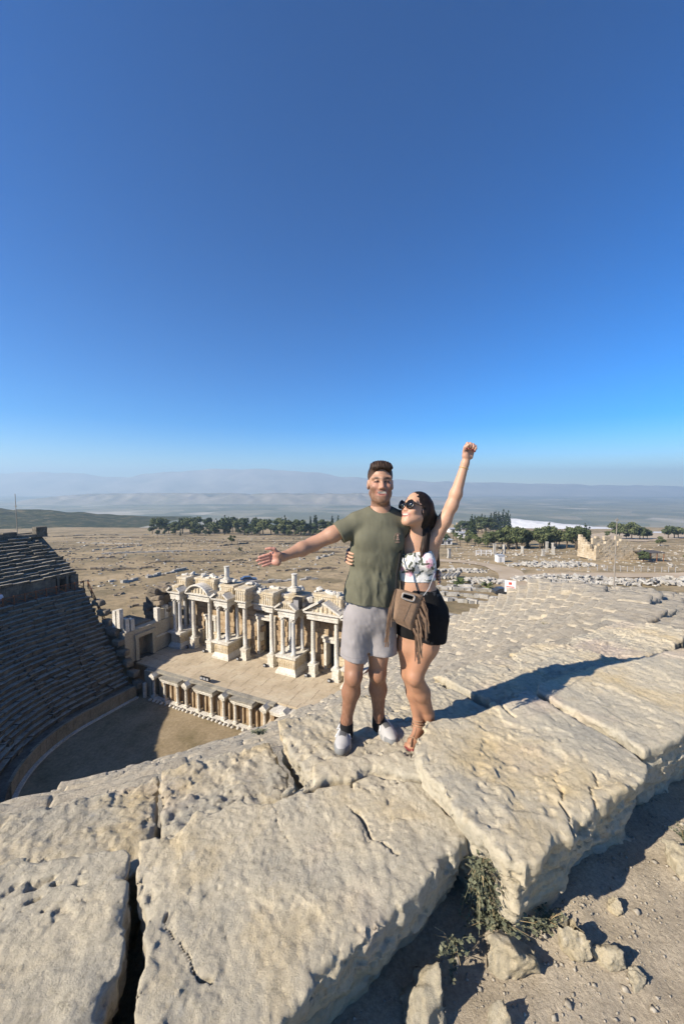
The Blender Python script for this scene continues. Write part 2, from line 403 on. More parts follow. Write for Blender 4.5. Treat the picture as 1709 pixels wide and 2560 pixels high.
mb.add(*revolve(core2[:5] + [(25.5, Z_DIA - .3), (28, -24)], 98, 160, 2)); mb.add(*revolve(core2, 160, 180, 2)); mb.add(*revolve(core2, 180, 213, 3))
mb.add(*revolve(core2[:4] + [(26.2, Z_DIA - 0.3), (26.2, Z_UP0 - 0.35)] + core2[6:], 213, 226, 13)); mb.add(*revolve(core2, 226, 240, 14))
# closing wall of the far wing end
V = [(-r, CW + 6.0, z) for r, z in core2]; nV = len(V)
mb.add(V + [(-35.6, CW + 6.0, Z_ORCH - 0.3)], [tuple(range(nV)) + (nV,)])
V = [(pol(r, -4)[0], pol(r, -4)[1], min(z, cap_z(-4) - 0.45) if z > -11 else z) for r, z in core_prof]
mb.add(V + [(pol(42.5, -4)[0], pol(42.5, -4)[1], Z_ORCH - .3)], [tuple(range(nV - 0 if False else len(V))) + (len(V),)])
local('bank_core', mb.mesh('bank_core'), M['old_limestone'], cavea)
# ------------------------------------------------------------------ seat rows as worn blocks
t = NT('skylit_tread')        # seat tops coloured paler than the fronts to stand in for sky light
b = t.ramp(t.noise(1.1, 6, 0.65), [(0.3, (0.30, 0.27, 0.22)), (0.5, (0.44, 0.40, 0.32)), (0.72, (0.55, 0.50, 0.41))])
b = t.mix(1.0, b, t.ramp(t.noise(4, 6, 0.7), [(0.3, 0.55), (0.6, 1.0)]), 'MULTIPLY'); M['skylit_tread'] = t.done(b, 0.93, t.bump(t.noise(5, 7, 0.7), 0.8, 0.08), 0.15)
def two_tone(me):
    me.materials.append(M['old_limestone']); me.materials.append(M['skylit_tread'])
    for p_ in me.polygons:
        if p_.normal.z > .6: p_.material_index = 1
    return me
def row_mesh(r0, r1, ztop, h, a0, a1, seed, blen=1.4, jit=0.025, gap=0.012, skip=0.0):
    rnd = random.Random(seed); mb = MB(); a = a0; rm = 0.5 * (r0 + r1)
    while a < a1 - 0.05:
        L = blen * rnd.uniform(0.6, 1.5)
        da = math.degrees(L / rm) if a < 180 else L * 10
        b = min(a + da, a1)
        if a < 180 < b: b = 180.0
        if rnd.random() > skip:
            zt = ztop + rnd.gauss(0, jit) - (rnd.uniform(0.08, 0.25) if rnd.random() < 0.07 else 0); dr = rnd.gauss(0, jit)
            g = math.degrees(gap / rm) if a < 180 else gap * 10
            n = max(1, int((b - a) / 4.0)) if b <= 180 else 1
            for i in range(n):
                q0 = a + g + (b - a - 2 * g) * i / n; q1 = a + g + (b - a - 2 * g) * (i + 1) / n
                P = []
                for z, e in ((ztop - h, 0), (zt, 1)):
                    for (rr, q) in ((r0 + dr + (-0.12 if e else .24), q0), (r1, q0), (r1, q1), (r0 + dr + (-0.12 if e else .24), q1)):
                        u, w = pol(rr, q); P.append((u + rnd.uniform(-jit, jit) * .6, w + rnd.uniform(-jit, jit) * .6, z + (rnd.uniform(-jit, jit) if e else 0)))
                mb.hexa([P[0], P[3], P[2], P[1], P[4], P[7], P[6], P[5]])
        a = b
    return mb
for k in range(N_LOW):
    r0 = 14.0 + LT * k; zt = -24.75 + LH * (k + 1)
    e = A_END - random.Random(k).uniform(0, 4)
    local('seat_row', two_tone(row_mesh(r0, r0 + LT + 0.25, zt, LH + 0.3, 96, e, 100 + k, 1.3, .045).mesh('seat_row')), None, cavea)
    local('seat_row', row_mesh(r0, r0 + LT + 0.25, zt, LH + 0.3, -2, 40, 300 + k, 1.5).mesh('seat_row'), M['seat_limestone'], cavea)
N_LEFT = 13
for k in range(N_LEFT):
    r0 = R_D1 + UT * k; zt = Z_UP0 + UH * (k + 1) + 0.02
    e = A_END - max(0, k - 5) * 2.2 - random.Random(40 + k).uniform(0, 5)
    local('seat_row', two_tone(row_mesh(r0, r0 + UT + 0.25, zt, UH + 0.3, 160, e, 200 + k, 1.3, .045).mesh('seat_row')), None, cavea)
# small stairways between the wedges of the far wing
for q in (199, 168, 146):
    mb = MB()
    for k in range(N_LOW):
        r0 = 14.0 + LT * k; z1 = -24.75 + LH * (k + 0.5); dq = 3.4 if q > 180 else math.degrees(0.34 / r0)
        P = [pol(rr, qq) + (z,) for z in (z1 - LH, z1) for rr, qq in ((r0 - LT * .5, q - dq), (r0 - LT * .5, q + dq), (r0 + .1, q + dq), (r0 + .1, q - dq))]
        mb.hexa([P[0], P[3], P[2], P[1], P[4], P[7], P[6], P[5]])
    local('stairway', mb.mesh('stairway'), M['old_limestone'], cavea)
# walkway and ledge rings
def ring(r0, r1, z, a0, a1, h, n):
    mb = MB()
    for i in range(n):
        q0 = a0 + (a1 - a0) * i / n; q1 = a0 + (a1 - a0) * (i + 1) / n
        P = [pol(rr, qq) + (zz,) for zz in (z - h, z) for rr, qq in ((r0, q0), (r0, q1), (r1, q1), (r1, q0))]
        mb.hexa([P[0], P[3], P[2], P[1], P[4], P[7], P[6], P[5]])
    return mb
for a0, a1, n in ((-3, 45, 16), (96, 180, 28), (180.2, 240, 6)):
    local('walkway', ring(R_D0 - 0.12, R_D1, Z_DIA, a0, a1, 0.5, n).mesh('walkway'), M['old_limestone'] if a0 > 90 else M['seat_limestone'], cavea)
    local('ledge', ring(12.9, 14.05, -24.75, a0, a1, 0.3, n).mesh('ledge'), M['old_limestone'], cavea)
    local('kerb_step', ring(12.45, 12.85, Z_ORCH + 0.16, a0, a1, 0.5, n).mesh('kerb_step'), M['pale_marble'], cavea)
# upright slabs: orchestra podium and walkway wall
def slabs(r, z0, z1, a0, a1, L, mat, th=0.22, skipq=None, cap=True):
    rnd = random.Random(int(r * 10) + int(a0)); a = a0
    while a < a1 - 0.3:
        da = math.degrees(L * rnd.uniform(.7, 1.3) / r) if a < 180 else L * 10 * rnd.uniform(.7, 1.3)
        b = min(a + da, a1)
        if a < 180 < b: b = 180
        if not (skipq and skipq[0] < (a + b) / 2 < skipq[1]):
            g = math.degrees(.015 / r) if a < 180 else .15
            d = rnd.uniform(-.02, .02); zt = z1 + rnd.uniform(-.04, .02)
            mb = MB(); P = [pol(rr + d, qq) + (z,) for z in (z0, zt) for rr, qq in ((r, a + g), (r, b - g), (r + th, b - g), (r + th, a + g))]
            mb.hexa([P[0], P[3], P[2], P[1], P[4], P[7], P[6], P[5]])
            if cap:
                P = [pol(rr + d, qq) + (z,) for z in (zt - .16, zt + .003) for rr, qq in ((r - .07, a + g), (r - .07, b - g), (r + th, b - g), (r + th, a + g))]
                mb.hexa([P[0], P[3], P[2], P[1], P[4], P[7], P[6], P[5]])
            local('wall_slab', mb.mesh('wall_slab'), M[mat], cavea)
        a = b
stone('podium_stone', (.24, .20, .14), (.33, .27, .185), (.40, .335, .24), .8, .6, .05, .4)
slabs(12.86, Z_ORCH, -24.72, 128, 240, 1.15, 'podium_stone')
slabs(R_D1 - 0.05, Z_DIA, Z_UP0 + .03, 160, 240, 1.5, 'old_limestone', skipq=(213, 226))
slabs(R_D1 - 0.05, Z_DIA, Z_UP0 + .03, -3, 40, 1.5, 'seat_limestone')
# lintel and jambs of the passage in the walkway wall
for (q0, q1, z0, z1) in ((212, 214.5, Z_DIA, Z_UP0 + .05), (223.5, 226, Z_DIA, Z_UP0 + .05), (211, 227, Z_UP0 + .053, Z_UP0 + .45)):
    mb = MB(); P = [pol(rr, qq) + (z,) for z in (z0, z1) for rr, qq in ((R_D1 - .12, q0), (R_D1 - .12, q1), (R_D1 + 1.9, q1), (R_D1 + 1.9, q0))]
    mb.hexa([P[0], P[3], P[2], P[1], P[4], P[7], P[6], P[5]]); local('passage_frame', mb.mesh('passage_frame'), M['old_limestone'], cavea)
# broken back wall on top of the far wing
rnd = random.Random(5)
zt0 = Z_UP0 + UH * N_LEFT
q = 160.0
while q < 231:
    L = rnd.uniform(.8, 1.7); b = q + (math.degrees(L / 33.5) if q < 180 else L * 10)
    if q < 180 < b: b = 180.0
    courses = 2 if q < 205 else (3 if q > 222 else 1)
    zz = zt0 - .1
    for c_ in range(courses):
        h = rnd.uniform(.42, .55); dr = rnd.uniform(-.08, .05); g = 0.05 if q < 180 else .25
        mb = MB(); P = [pol(rr + dr, qq) + (z + rnd.uniform(-.02, .02),) for z in (zz, zz + h) for rr, qq in ((32.3, q + g), (32.3, b - g), (33.4, b - g), (33.4, q + g))]
        mb.hexa([P[0], P[3], P[2], P[1], P[4], P[7], P[6], P[5]]); local('back_wall_block', mb.mesh('back_wall_block'), M['old_limestone'], cavea); zz += h + .006
    q = b
# ------------------------------------------------------------------ individually weathered seat stones on the near slope
def noise_box(L, D, H, n, amp, seed, rnd_e=0.12, drop=0.0):
    nx, ny, nz = max(2, int(n * L / D)), n, max(2, int(n * H / D))
    idx = {}; V = []; Fs = []
    def vid(i, j, k):
        if (i, j, k) not in idx: idx[(i, j, k)] = len(V); V.append((i / nx - .5, j / ny - .5, k / nz - .5))
        return idx[(i, j, k)]
    for i in range(nx):
        for j in range(ny): Fs.append((vid(i, j, nz), vid(i + 1, j, nz), vid(i + 1, j + 1, nz), vid(i, j + 1, nz)))
    for i in range(nx):
        for k in range(nz):
            Fs.append((vid(i, 0, k), vid(i + 1, 0, k), vid(i + 1, 0, k + 1), vid(i, 0, k + 1))); Fs.append((vid(i, ny, k), vid(i, ny, k + 1), vid(i + 1, ny, k + 1), vid(i + 1, ny, k)))
    for j in range(ny):
        for k in range(nz):
            Fs.append((vid(0, j, k), vid(0, j, k + 1), vid(0, j + 1, k + 1), vid(0, j + 1, k))); Fs.append((vid(nx, j, k), vid(nx, j + 1, k), vid(nx, j + 1, k + 1), vid(nx, j, k + 1)))
    V = np.array(V, np.float32) * np.array([L, D, H], np.float32)
    hs = np.array([L, D, H]) / 2; rr = rnd_e * D
    q = np.clip(V, -(hs - rr), hs - rr); d = V - q; ln = np.linalg.norm(d, axis=1, keepdims=True)
    V = q + d / np.maximum(ln, 1e-6) * np.minimum(ln, rr)
    s = seed * 13.7; o = np.stack([fbm(V[:, 0] * 3 + s, V[:, 1] * 3, V[:, 2] * 3 + c * 9.1, 4) for c in range(3)], 1)
    V = V + o * amp * np.array([1, 1, 0.8])
    top = V[:, 2] > 0
    V[:, 2] -= np.where(top, drop * np.clip(-V[:, 1] / D + .1, 0, 1), 0)
    V[:, 2] -= H / 2
    return mesh_from('seat_stone', V, Fs, True)
SV_hi = [noise_box(1.25, .74, .6, 14, .065, i, .07, .05) for i in range(9)]
SV_lo = [noise_box(1.25, .74, .6, 6, .075, 40 + i, .08, .06) for i in range(9)]
for m_ in SV_hi + SV_lo: m_.materials.append(M['seat_limestone'])
rnd = random.Random(11); cand = []
for k in range(N_UP):
    r0 = R_D1 + UT * k; rm = r0 + UT / 2; zt = Z_UP0 + UH * (k + 1); a = -3 + rnd.uniform(0, 1)
    while a < 43:
        L = rnd.uniform(.8, 1.5); da = math.degrees(L / rm); am = a + da / 2
        z = min(zt, cap_z(am) + rnd.uniform(-.1, .1) + 0.12 * math.sin(k * 1.7)) + rnd.gauss(0, .035)
        u, w = pol(rm, am); p = to_world(u, w, z)
        if rnd.random() > 0.012: cand.append((math.dist(p, (0, 0, CAM_Z)), u, w, z, am, L, in_frame(p, .08)))
        a += da
for k in range(N_UP, N_UP + 7):                  # worn top of the bank beyond the last row, towards its ruined end
    rm = R_D1 + UT * k + UT / 2; a = -3 + rnd.uniform(0, 1)
    while a < 29:
        L = rnd.uniform(.8, 1.5); da = math.degrees(L / rm); am = a + da / 2; z = cap_z(am) + rnd.uniform(-.12, .1) - .04 * max(0, k - N_UP - 3)
        u, w = pol(rm, am); p = to_world(u, w, z); cand.append((math.dist(p, (0, 0, CAM_Z)), u, w, z, am, L, in_frame(p, .08))); a += da
cand.sort(); shown = 0; rest = MB(); restV = []; restF = []; nb = 0
lo_data = [(np.array([v.co[:] for v in m_.vertices]), [tuple(p.vertices) for p in m_.polygons]) for m_ in SV_lo]
for d, u, w, z, am, L, vis in cand:
    rz = math.atan2(-math.cos(R(am)), -math.sin(R(am))) + rnd.gauss(0, .02); sx = L / 1.25 * 1.01
    tilt = (rnd.gauss(0, .02), rnd.gauss(0, .02))
    if vis and shown < 296:
        me = (SV_hi if d < 16 else SV_lo)[rnd.randrange(9)]
        o = link('seat_stone', me, None, cavea, (u, w, z - ROOTZ), (tilt[0], tilt[1], rz + (math.pi if rnd.random() < .0 else 0)), (sx, 1, 1)); shown += 1
    elif vis or am < 4:
        V, Fs = lo_data[rnd.randrange(9)]
        Mx = np.array((Matrix.Translation((u, w, z)) @ Matrix.Rotation(rz, 4, 'Z') @ Matrix.Rotation(tilt[0], 4, 'X') @ Matrix.Diagonal((sx, 1, 1, 1))))
        W = V @ Mx[:3, :3].T + Mx[:3, 3]; restV.append(W); restF += [tuple(nb + i for i in f) for f in Fs]; nb += len(V)
if restV:
    o = local('distant_seat_stones', mesh_from('distant_seat_stones', np.concatenate(restV), restF, True), M['seat_limestone'], cavea); tag(o, kind='stuff')
# ------------------------------------------------------------------ great rim blocks by signed distance
def poly_sd(X, Y, P):
    P = np.array(P, np.float32); d = np.full(X.shape, 1e9, np.float32); s = np.ones(X.shape, np.float32); n = len(P)
    for i in range(n):
        a, b = P[i], P[(i + 1) % n]; e = b - a
        wx, wy = X - a[0], Y - a[1]; t = np.clip((wx * e[0] + wy * e[1]) / max(e @ e, 1e-9), 0, 1)
        d = np.minimum(d, (wx - e[0] * t) ** 2 + (wy - e[1] * t) ** 2)
        c1 = Y >= a[1]; c2 = Y < b[1]; c3 = e[0] * wy > e[1] * wx
        s = np.where((c1 & c2 & c3) | (~c1 & ~c2 & ~c3), -s, s)
    return s * np.sqrt(d)
def line_d(X, Y, P):
    d = np.full(X.shape, 1e9, np.float32)
    for a, b in zip(P[:-1], P[1:]):
        a = np.array(a, np.float32); e = np.array(b, np.float32) - a
        wx, wy = X - a[0], Y - a[1]; t = np.clip((wx * e[0] + wy * e[1]) / max(e @ e, 1e-9), 0, 1)
        d = np.minimum(d, (wx - e[0] * t) ** 2 + (wy - e[1] * t) ** 2)
    return np.sqrt(d)
def lay(n, k=5.0): n = n * k; return (np.floor(n) + np.clip((n - np.floor(n)) * 3.0, 0, 1) - .5) / k
def rock_block(P, top, bot, h, seed, rad=0.014, und=0.014, amp=0.008, pits=0.0, side=0.05, cracks=(), slope=(0, 0), edge=0.016, flake=0.0, pitc=None, under=0.10, ridge=0.0022, terr=0.0042):
    P = np.array(P); lo = np.append(P.min(0) - .1, bot - .03); hi = np.append(P.max(0) + .1, top + .12)
    f = Field(lo, hi, h); X, Y, Z = f.grid(); s = seed * 7.77
    x2, y2 = X[:, :, 0], Y[:, :, 0]; o2 = x2 * 0
    d2 = poly_sd(x2, y2, P) + edge * (fbm(x2 * 8 + s, y2 * 8, o2 + s, 3) * 1.3 + .6 * fbm(x2 * 28 + s, y2 * 28, o2, 2))
    c = P.mean(0)
    tz = top + und * fbm(x2 * 2.2 + s, y2 * 2.2, o2 + 3.3, 3) * 1.5 + slope[0] * (x2 - c[0]) + slope[1] * (y2 - c[1])
    a1, b1 = (x2 * 0.85 + y2 * 0.52), (-x2 * 0.52 + y2 * 0.85)
    tz = tz + amp * fbm(b1 * 9 + s, a1 * 20, o2 + 1.1, 5, .65) + ridge * (1 - 2.6 * np.abs(fbm(a1 * 26 + s, b1 * 42, o2 + 4.4, 2))) + ridge * .8 * fbm(x2 * 60 + s, y2 * 60, o2 + 9.4, 2)
    tn = fbm(x2 * 3.6 + s + 2, y2 * 3.6, o2 + 5.5, 6, .58) * 7.0; tq = np.floor(tn) + np.clip((tn - np.floor(tn)) * 5.0, 0, 1); tz = tz + terr * (tq - tn * .55)
    if flake: tz = tz - flake * np.clip((fbm(x2 * 3.1 + s + 5, y2 * 3.1, o2 + 8.8, 5, .6) - .12) * 22, 0, 1)
    if pits:
        pn = fbm(x2 * 19 + s, y2 * 30, o2 + 6.1, 3, .6); mk = np.clip(fbm(x2 * 2.5 - s, y2 * 2.5, o2 + 2.2, 3) * 3 + .35, 0, 1)
        if pitc is not None: mk = np.exp(-(((x2 - pitc[0]) / pitc[2]) ** 2 + ((y2 - pitc[1]) / pitc[3]) ** 2))
        tz = tz - pits * np.clip((pn - .24) * 7, 0, 1) * mk
    for pts, wd, dep in cracks:
        dl = line_d(x2 + 0.022 * fbm(x2 * 13 + s, y2 * 13, o2 + 2, 3), y2 + 0.022 * fbm(x2 * 13 - s, y2 * 13 + 4, o2 + 5, 3), pts)
        ww = wd * (0.8 + 0.9 * fbm(x2 * 9, y2 * 9 + s, o2 + 9, 2)); tz = tz - dep * np.clip(1.5 - dl / np.maximum(ww, .0015), 0, 1)
    m2 = np.abs(d2) < .17; Xm, Ym, Zm = X[m2], Y[m2], Z[m2]
    low = np.clip((top - .02 - Zm) / .10, 0, 1); dm = d2[m2][:, None]
    und3 = side * (lay(fbm(Xm * 4 + s, Ym * 4, Zm * 15, 4, .62)) + .35 * vnoise(Xm * 2.5 + s, Ym * 2.5, Zm * 3 + 4)) * low
    chip = .05 * np.clip((fbm(Xm * 8 - s, Ym * 8, Zm * 14 + 3, 4, .6) - .10) * 7, 0, 1)
    a = np.repeat(d2[:, :, None], X.shape[2], 2) + rad; a[m2] += und3 + under * np.clip((top - .06 - Zm) / .35, 0, 1) + chip * np.clip(1 + dm / .10, 0, 1) * .5
    b = Z - tz[:, :, None] + rad; b[m2] += chip * .35 * np.clip(1 + dm / .06, 0, 1)
    d = np.minimum(np.maximum(a, b), 0) + np.sqrt(np.maximum(a, 0) ** 2 + np.maximum(b, 0) ** 2) - rad
    f.F = np.maximum(d, bot - Z).astype(np.float32)
    V, Q = f.nets(); return V, Q
def near_block(P, top, bot, h, seed, mat='rim_limestone', label=None, name='rim_stone', **kw):
    V, Q = rock_block(P, top, bot, h, seed, **kw)
    o = world_child(name, mesh_from(name, V, Q, True), M[mat], cavea)
    if label: o['label'] = label
    return o
PA = [(-2.6, 1.35), (-1.748, 1.555), (-1.499, 1.585), (-1.411, 1.62), (-1.204, 1.647), (-1.004, 1.662), (-0.958, 1.635), (-0.869, 1.474), (-0.785, 1.285), (-0.755, 1.174), (-0.735, 1.08), (-0.71, 0.924), (-0.70, 0.62), (-2.2, 0.4)]
PB = [(-0.949, 1.7), (-0.814, 1.736), (-0.808, 1.771), (-0.74, 1.873), (-0.66, 1.839), (-0.547, 1.95), (-0.491, 1.914), (-0.354, 1.921), (-0.206, 1.993), (-0.057, 2.042), (0.05, 2.042), (0.094, 2.083), (0.181, 2.117), (0.256, 2.092), (0.372, 2.062), (0.449, 2.053), (0.512, 2.027), (0.522, 1.929), (0.567, 1.809), (0.601, 1.732), (0.588, 1.69), (0.478, 1.605), (0.368, 1.501), (0.252, 1.417), (0.115, 1.32), (-0.006, 1.247), (-0.151, 1.115), (-0.249, 1.011), (-0.36, 0.85), (-0.42, 0.62), (-0.58, 0.6), (-0.60, 0.924), (-0.642, 1.084), (-0.689, 1.221), (-0.732, 1.318), (-0.821, 1.417), (-0.887, 1.565)]
PB2 = [(-0.347, 1.935), (-0.183, 2.065), (-0.177, 2.151), (-0.076, 2.234), (0.048, 2.262), (0.169, 2.305), (0.236, 2.28), (0.316, 2.305), (0.381, 2.323), (0.428, 2.234), (0.465, 2.123), (0.447, 2.067), (0.374, 2.079), (0.258, 2.109), (0.182, 2.134), (0.095, 2.10), (0.05, 2.058), (-0.057, 2.058), (-0.207, 2.009)]
PC = [(0.554, 2.465), (0.504, 2.389), (0.427, 2.169), (0.45, 2.023), (0.498, 1.897), (0.542, 1.755), (0.607, 1.644), (0.631, 1.63), (0.653, 1.538), (0.757, 1.481), (0.878, 1.558), (1.081, 1.674), (1.185, 1.759), (1.419, 1.879), (1.671, 2.014), (1.75, 2.094), (1.737, 2.2), (1.712, 2.299), (1.649, 2.465), (1.55, 2.607), (1.48, 2.873), (1.423, 2.902), (1.17, 2.734), (1.087, 2.723), (1.0, 2.632), (0.821, 2.546), (0.632, 2.491)]
PD = [(1.513, 2.908), (1.556, 2.981), (1.621, 3.039), (1.85, 3.132), (2.204, 3.33), (2.682, 3.475), (3.362, 3.699), (3.75, 3.82), (3.85, 3.40), (3.7, 3.02), (3.134, 2.793), (2.186, 2.369), (1.949, 2.247), (1.79, 2.19), (1.78, 2.23), (1.753, 2.325), (1.692, 2.493), (1.593, 2.637)]
PE = [(3.80, 3.84), (3.90, 3.42), (3.76, 3.05), (4.6, 3.5), (5.6, 4.0), (5.5, 4.5), (5.3, 4.75)]
near_block(PA, 0.0, -.5, .009, 1, label='pale block at the left end of the rim, pitted near its back edge', pits=.035, pitc=(-1.2, 1.46, .16, .09), slope=(0.0, -.01),
           cracks=[([(-1.28, 1.49), (-1.22, 1.53)], .012, .03), ([(-1.25, 1.44), (-1.21, 1.46)], .01, .03)])
near_block(PB, 0.0, -.5, .008, 2, label='largest rim block, yellowish along its jagged back edge and pinkish at its left corner', flake=.008,
           cracks=[([(-0.659, 1.40), (-0.659, 1.356), (-0.612, 1.317), (-0.546, 1.262), (-0.483, 1.205), (-0.433, 1.179)], .0055, .04),
                   ([(-0.359, 1.914), (-0.33, 1.828), (-0.251, 1.696)], .002, .012), ([(0.022, 1.901), (0.091, 1.828), (0.125, 1.738), (0.159, 1.686), (0.26, 1.618)], .005, .04)])
near_block(PB2, 0.015, -.4, .009, 3, label='yellowish slab broken from the largest rim block, at the man\'s feet', rad=.02)
near_block(PC, 0.08, -.5, .010, 4, label='cracked rim block that hides the woman\'s rear foot', flake=.012, side=.07, slope=(-.02, .0),
           cracks=[([(1.198, 2.038), (1.133, 1.979), (1.154, 1.91), (1.118, 1.858), (1.093, 1.833), (1.079, 1.739), (1.07, 1.62)], .004, .05),
                   ([(1.366, 2.023), (1.363, 1.937), (1.291, 1.923), (1.254, 1.833), (1.22, 1.72)], .004, .05), ([(1.152, 2.74), (1.164, 2.636), (1.178, 2.541)], .007, .05)])
near_block(PD, 0.07, -.5, .012, 5, label='rim block at the right where the shadow of the raised arm falls', side=.06, slope=(-.01, .0), flake=.01)
near_block(PE, 0.0, -.55, .02, 6, label='last rim block at the right border', side=.06)
# second row: rougher grey stones just below the rim
def arc_quad(r0, r1, a0, a1, n=5, jag=0.03, seed=0):
    rr = random.Random(seed); P = []
    for i in range(n + 1):
        u, w = pol(r0 + rr.uniform(-jag, jag), a0 + (a1 - a0) * i / n); P.append(to_world(u, w, 0)[:2])
    for i in range(n, -1, -1):
        u, w = pol(r1 + rr.uniform(-jag, jag) * .5, a0 + (a1 - a0) * i / n); P.append(to_world(u, w, 0)[:2])
    return P
def ang_at(x, y):
    u, w = to_uw(x, y); return math.degrees(math.atan2(-(w - CW), u)), math.hypot(u, w - CW)
aj1 = ang_at(-0.98, 1.95)[0]; aj2 = ang_at(-0.36, 2.43)[0]
for i, (a0, a1, zt, lb) in enumerate(((aj1 + .02, 43.6, -.19, 'rough grey stone behind the left rim block, below a dark gap'), (aj2 + .03, aj1 - .015, -.17, 'rough pitted stone between two dark gaps, left of the man'), (36.75, aj2 - .03, -.075, 'grey stone the couple stand on'), (34.3, 36.7, -.05, 'rough stone behind the cracked rim block'), (31.6, 34.25, -.16, 'rough stone behind the right rim block'))):
    near_block(arc_quad(39.98, 40.78, a0, a1, 6, .035, 60 + i), zt, -.6, .011, 10 + i, 'rough_limestone', lb, 'row_stone', pits=.016, amp=.02, und=.03, rad=.02, side=.05, edge=.02, flake=.016 if i != 2 else .008, slope=((.05, -.11), (.05, -.11), (.03, -.05), (.05, -.10), (.05, -.10))[i])
# ================================================================== ground around
# dirt behind the rim, where the photographer stands
def dirt_z(x, y):
    u, w = to_uw(x, y); a = math.degrees(math.atan2(-(w - CW), u)); return -0.36 + cap_z(a)
nx = 150; xs = np.concatenate([np.linspace(-2.5, 4, 210), np.linspace(4.3, 30, 40)]); ys = np.concatenate([np.linspace(-3, 4.2, 190), np.linspace(4.5, 30, 40)])
Xg, Yg = np.meshgrid(xs, ys, indexing='ij')
Zg = np.vectorize(dirt_z)(Xg, Yg) + .035 * fbm(Xg * 1.7, Yg * 1.7, Xg * 0 + .5, 4) + .02 * fbm(Xg * 9, Yg * 9, Xg * 0 + 1.5, 3)
U = (Xg - OX) * UX + (Yg - OY) * UY; W = -(Xg - OX) * UY + (Yg - OY) * UX
rr_ = np.hypot(U, W - CW)
Zg = np.where(rr_ < 41.2, np.minimum(Zg, -.62 - 3.0 * (41.2 - rr_) * (rr_ < 40.5)), Zg)
Zg -= np.clip(rr_ - 46, 0, 100) * .12
def grid_mesh(name, X, Y, Z):
    a, b = X.shape; I = np.arange(a * b).reshape(a, b)
    Q = np.stack([I[:-1, :-1], I[1:, :-1], I[1:, 1:], I[:-1, 1:]], -1).reshape(-1, 4)
    return mesh_from(name, np.stack([X, Y, Z], -1).reshape(-1, 3), Q, True)
tag(link('dirt_path', grid_mesh('dirt_path', Xg, Yg, Zg), M['dry_dirt']), kind='structure')
# orchestra floor
V = [(0, CW, Z_ORCH)]; Fs = []; n = 64
for ring_i, r_ in enumerate((4, 8, 13.0)):
    for k in range(n):
        a = 2 * math.pi * k / n; V.append((r_ * math.cos(a), CW - r_ * math.sin(a) if True else 0, Z_ORCH))
for k in range(n): Fs.append((0, 1 + (k + 1) % n, 1 + k))
for i in range(2):
    for k in range(n): Fs.append((1 + i * n + k, 1 + i * n + (k + 1) % n, 1 + (i + 1) * n + (k + 1) % n, 1 + (i + 1) * n + k))
b_ = len(V); V += [(-14, CW, Z_ORCH - .01), (14, CW, Z_ORCH - .01), (14, 2, Z_ORCH - .01), (-14, 2, Z_ORCH - .01)]; Fs.append((b_, b_ + 1, b_ + 2, b_ + 3))
o = link('orchestra_floor', mesh_from('orchestra_floor', np.array(V), Fs), M['orchestra_earth'], None, (OX, OY, 0), (0, 0, PHI)); tag(o, kind='structure')
# dry plain behind the theatre, falling to the edge of the plateau
def plain_z(x, y):
    u, w = to_uw(x, y) if not isinstance(x, np.ndarray) else ((x - OX) * UX + (y - OY) * UY, -(x - OX) * UY + (y - OY) * UX)
    z = -22.3 - .078 * np.clip(y - 80, 0, 520) - 0.22 * np.clip(y - 600, 0, 520) + 0 * x
    z = z + 1.1 * fbm(x * .012, y * .012, x * 0 + .2, 4) * np.clip((y - 60) / 60, 0, 1.6) + .35 * fbm(x * .07, y * .07, x * 0 + 1.2, 3)
    hill = 0 * np.exp(-(((x + 640) / 260.) ** 2 + ((y - 640) / 170.) ** 2)); z = z + 36 * hill
    inside = (np.abs(u) < 18) & (w < 13) & (w > -30); z = np.where(inside, -27.5, z)
    inside = (np.hypot(u, w - CW) < 41) & (w < -0.5); z = np.where(inside, -28.5, z)
    return z
def axis_vals(lo, hi, fine_lo, fine_hi, f, g):
    a = list(np.arange(fine_lo, fine_hi, f)); s = f; x = fine_hi
    while x < hi: a.append(x); s *= g; x += s
    a.append(hi); s = f; x = fine_lo
    pre = []
    while x > lo: x -= s; s *= g; pre.append(max(x, lo))
    return np.array(sorted(set(pre + a)))
us = axis_vals(-1500, 1500, -90, 130, 1.5, 1.045); ws = axis_vals(-40, 1150, -12, 130, 1.5, 1.03)
Ug, Wg = np.meshgrid(us, ws, indexing='ij'); Xg = OX + Ug * UX - Wg * UY; Yg = OY + Ug * UY + Wg * UX
Zg = plain_z(Xg, Yg)
# keep the sheet below the seating and the hillside on the near side
rC = np.hypot(Ug, Wg - CW)
Zg = np.where((Wg < -3) & (rC < 60), -29.0, Zg)
tag(link('ground', grid_mesh('ground', Xg, Yg, Zg), M['dry_plain']), kind='structure')
# ================================================================== stage floor
random.seed(3)
stage_floor = empty('stage_floor', (OX, OY, Z_STAGE), PHI, kind='structure')
mb = MB().box(-17.5, 15.5, 1.6, 14.0, -3.3, -0.22); mb.build('stage_fill', M['dark_rubble'], stage_floor)
rnd = random.Random(21); w_ = 0.95
while w_ < 9.6:
    dw = rnd.uniform(.95, 1.45); u_ = -15.6 + rnd.uniform(-.4, .4)
    while u_ < 13.6:
        du = rnd.uniform(1.1, 2.4); z = rnd.uniform(-.012, .012)
        mb = MB().box(u_ + .02, min(u_ + du, 14) - .02, w_ + .02, w_ + dw - .02, -.215, z)
        mb.build('paving_slab', M['paving'], stage_floor); u_ += du
    w_ += dw
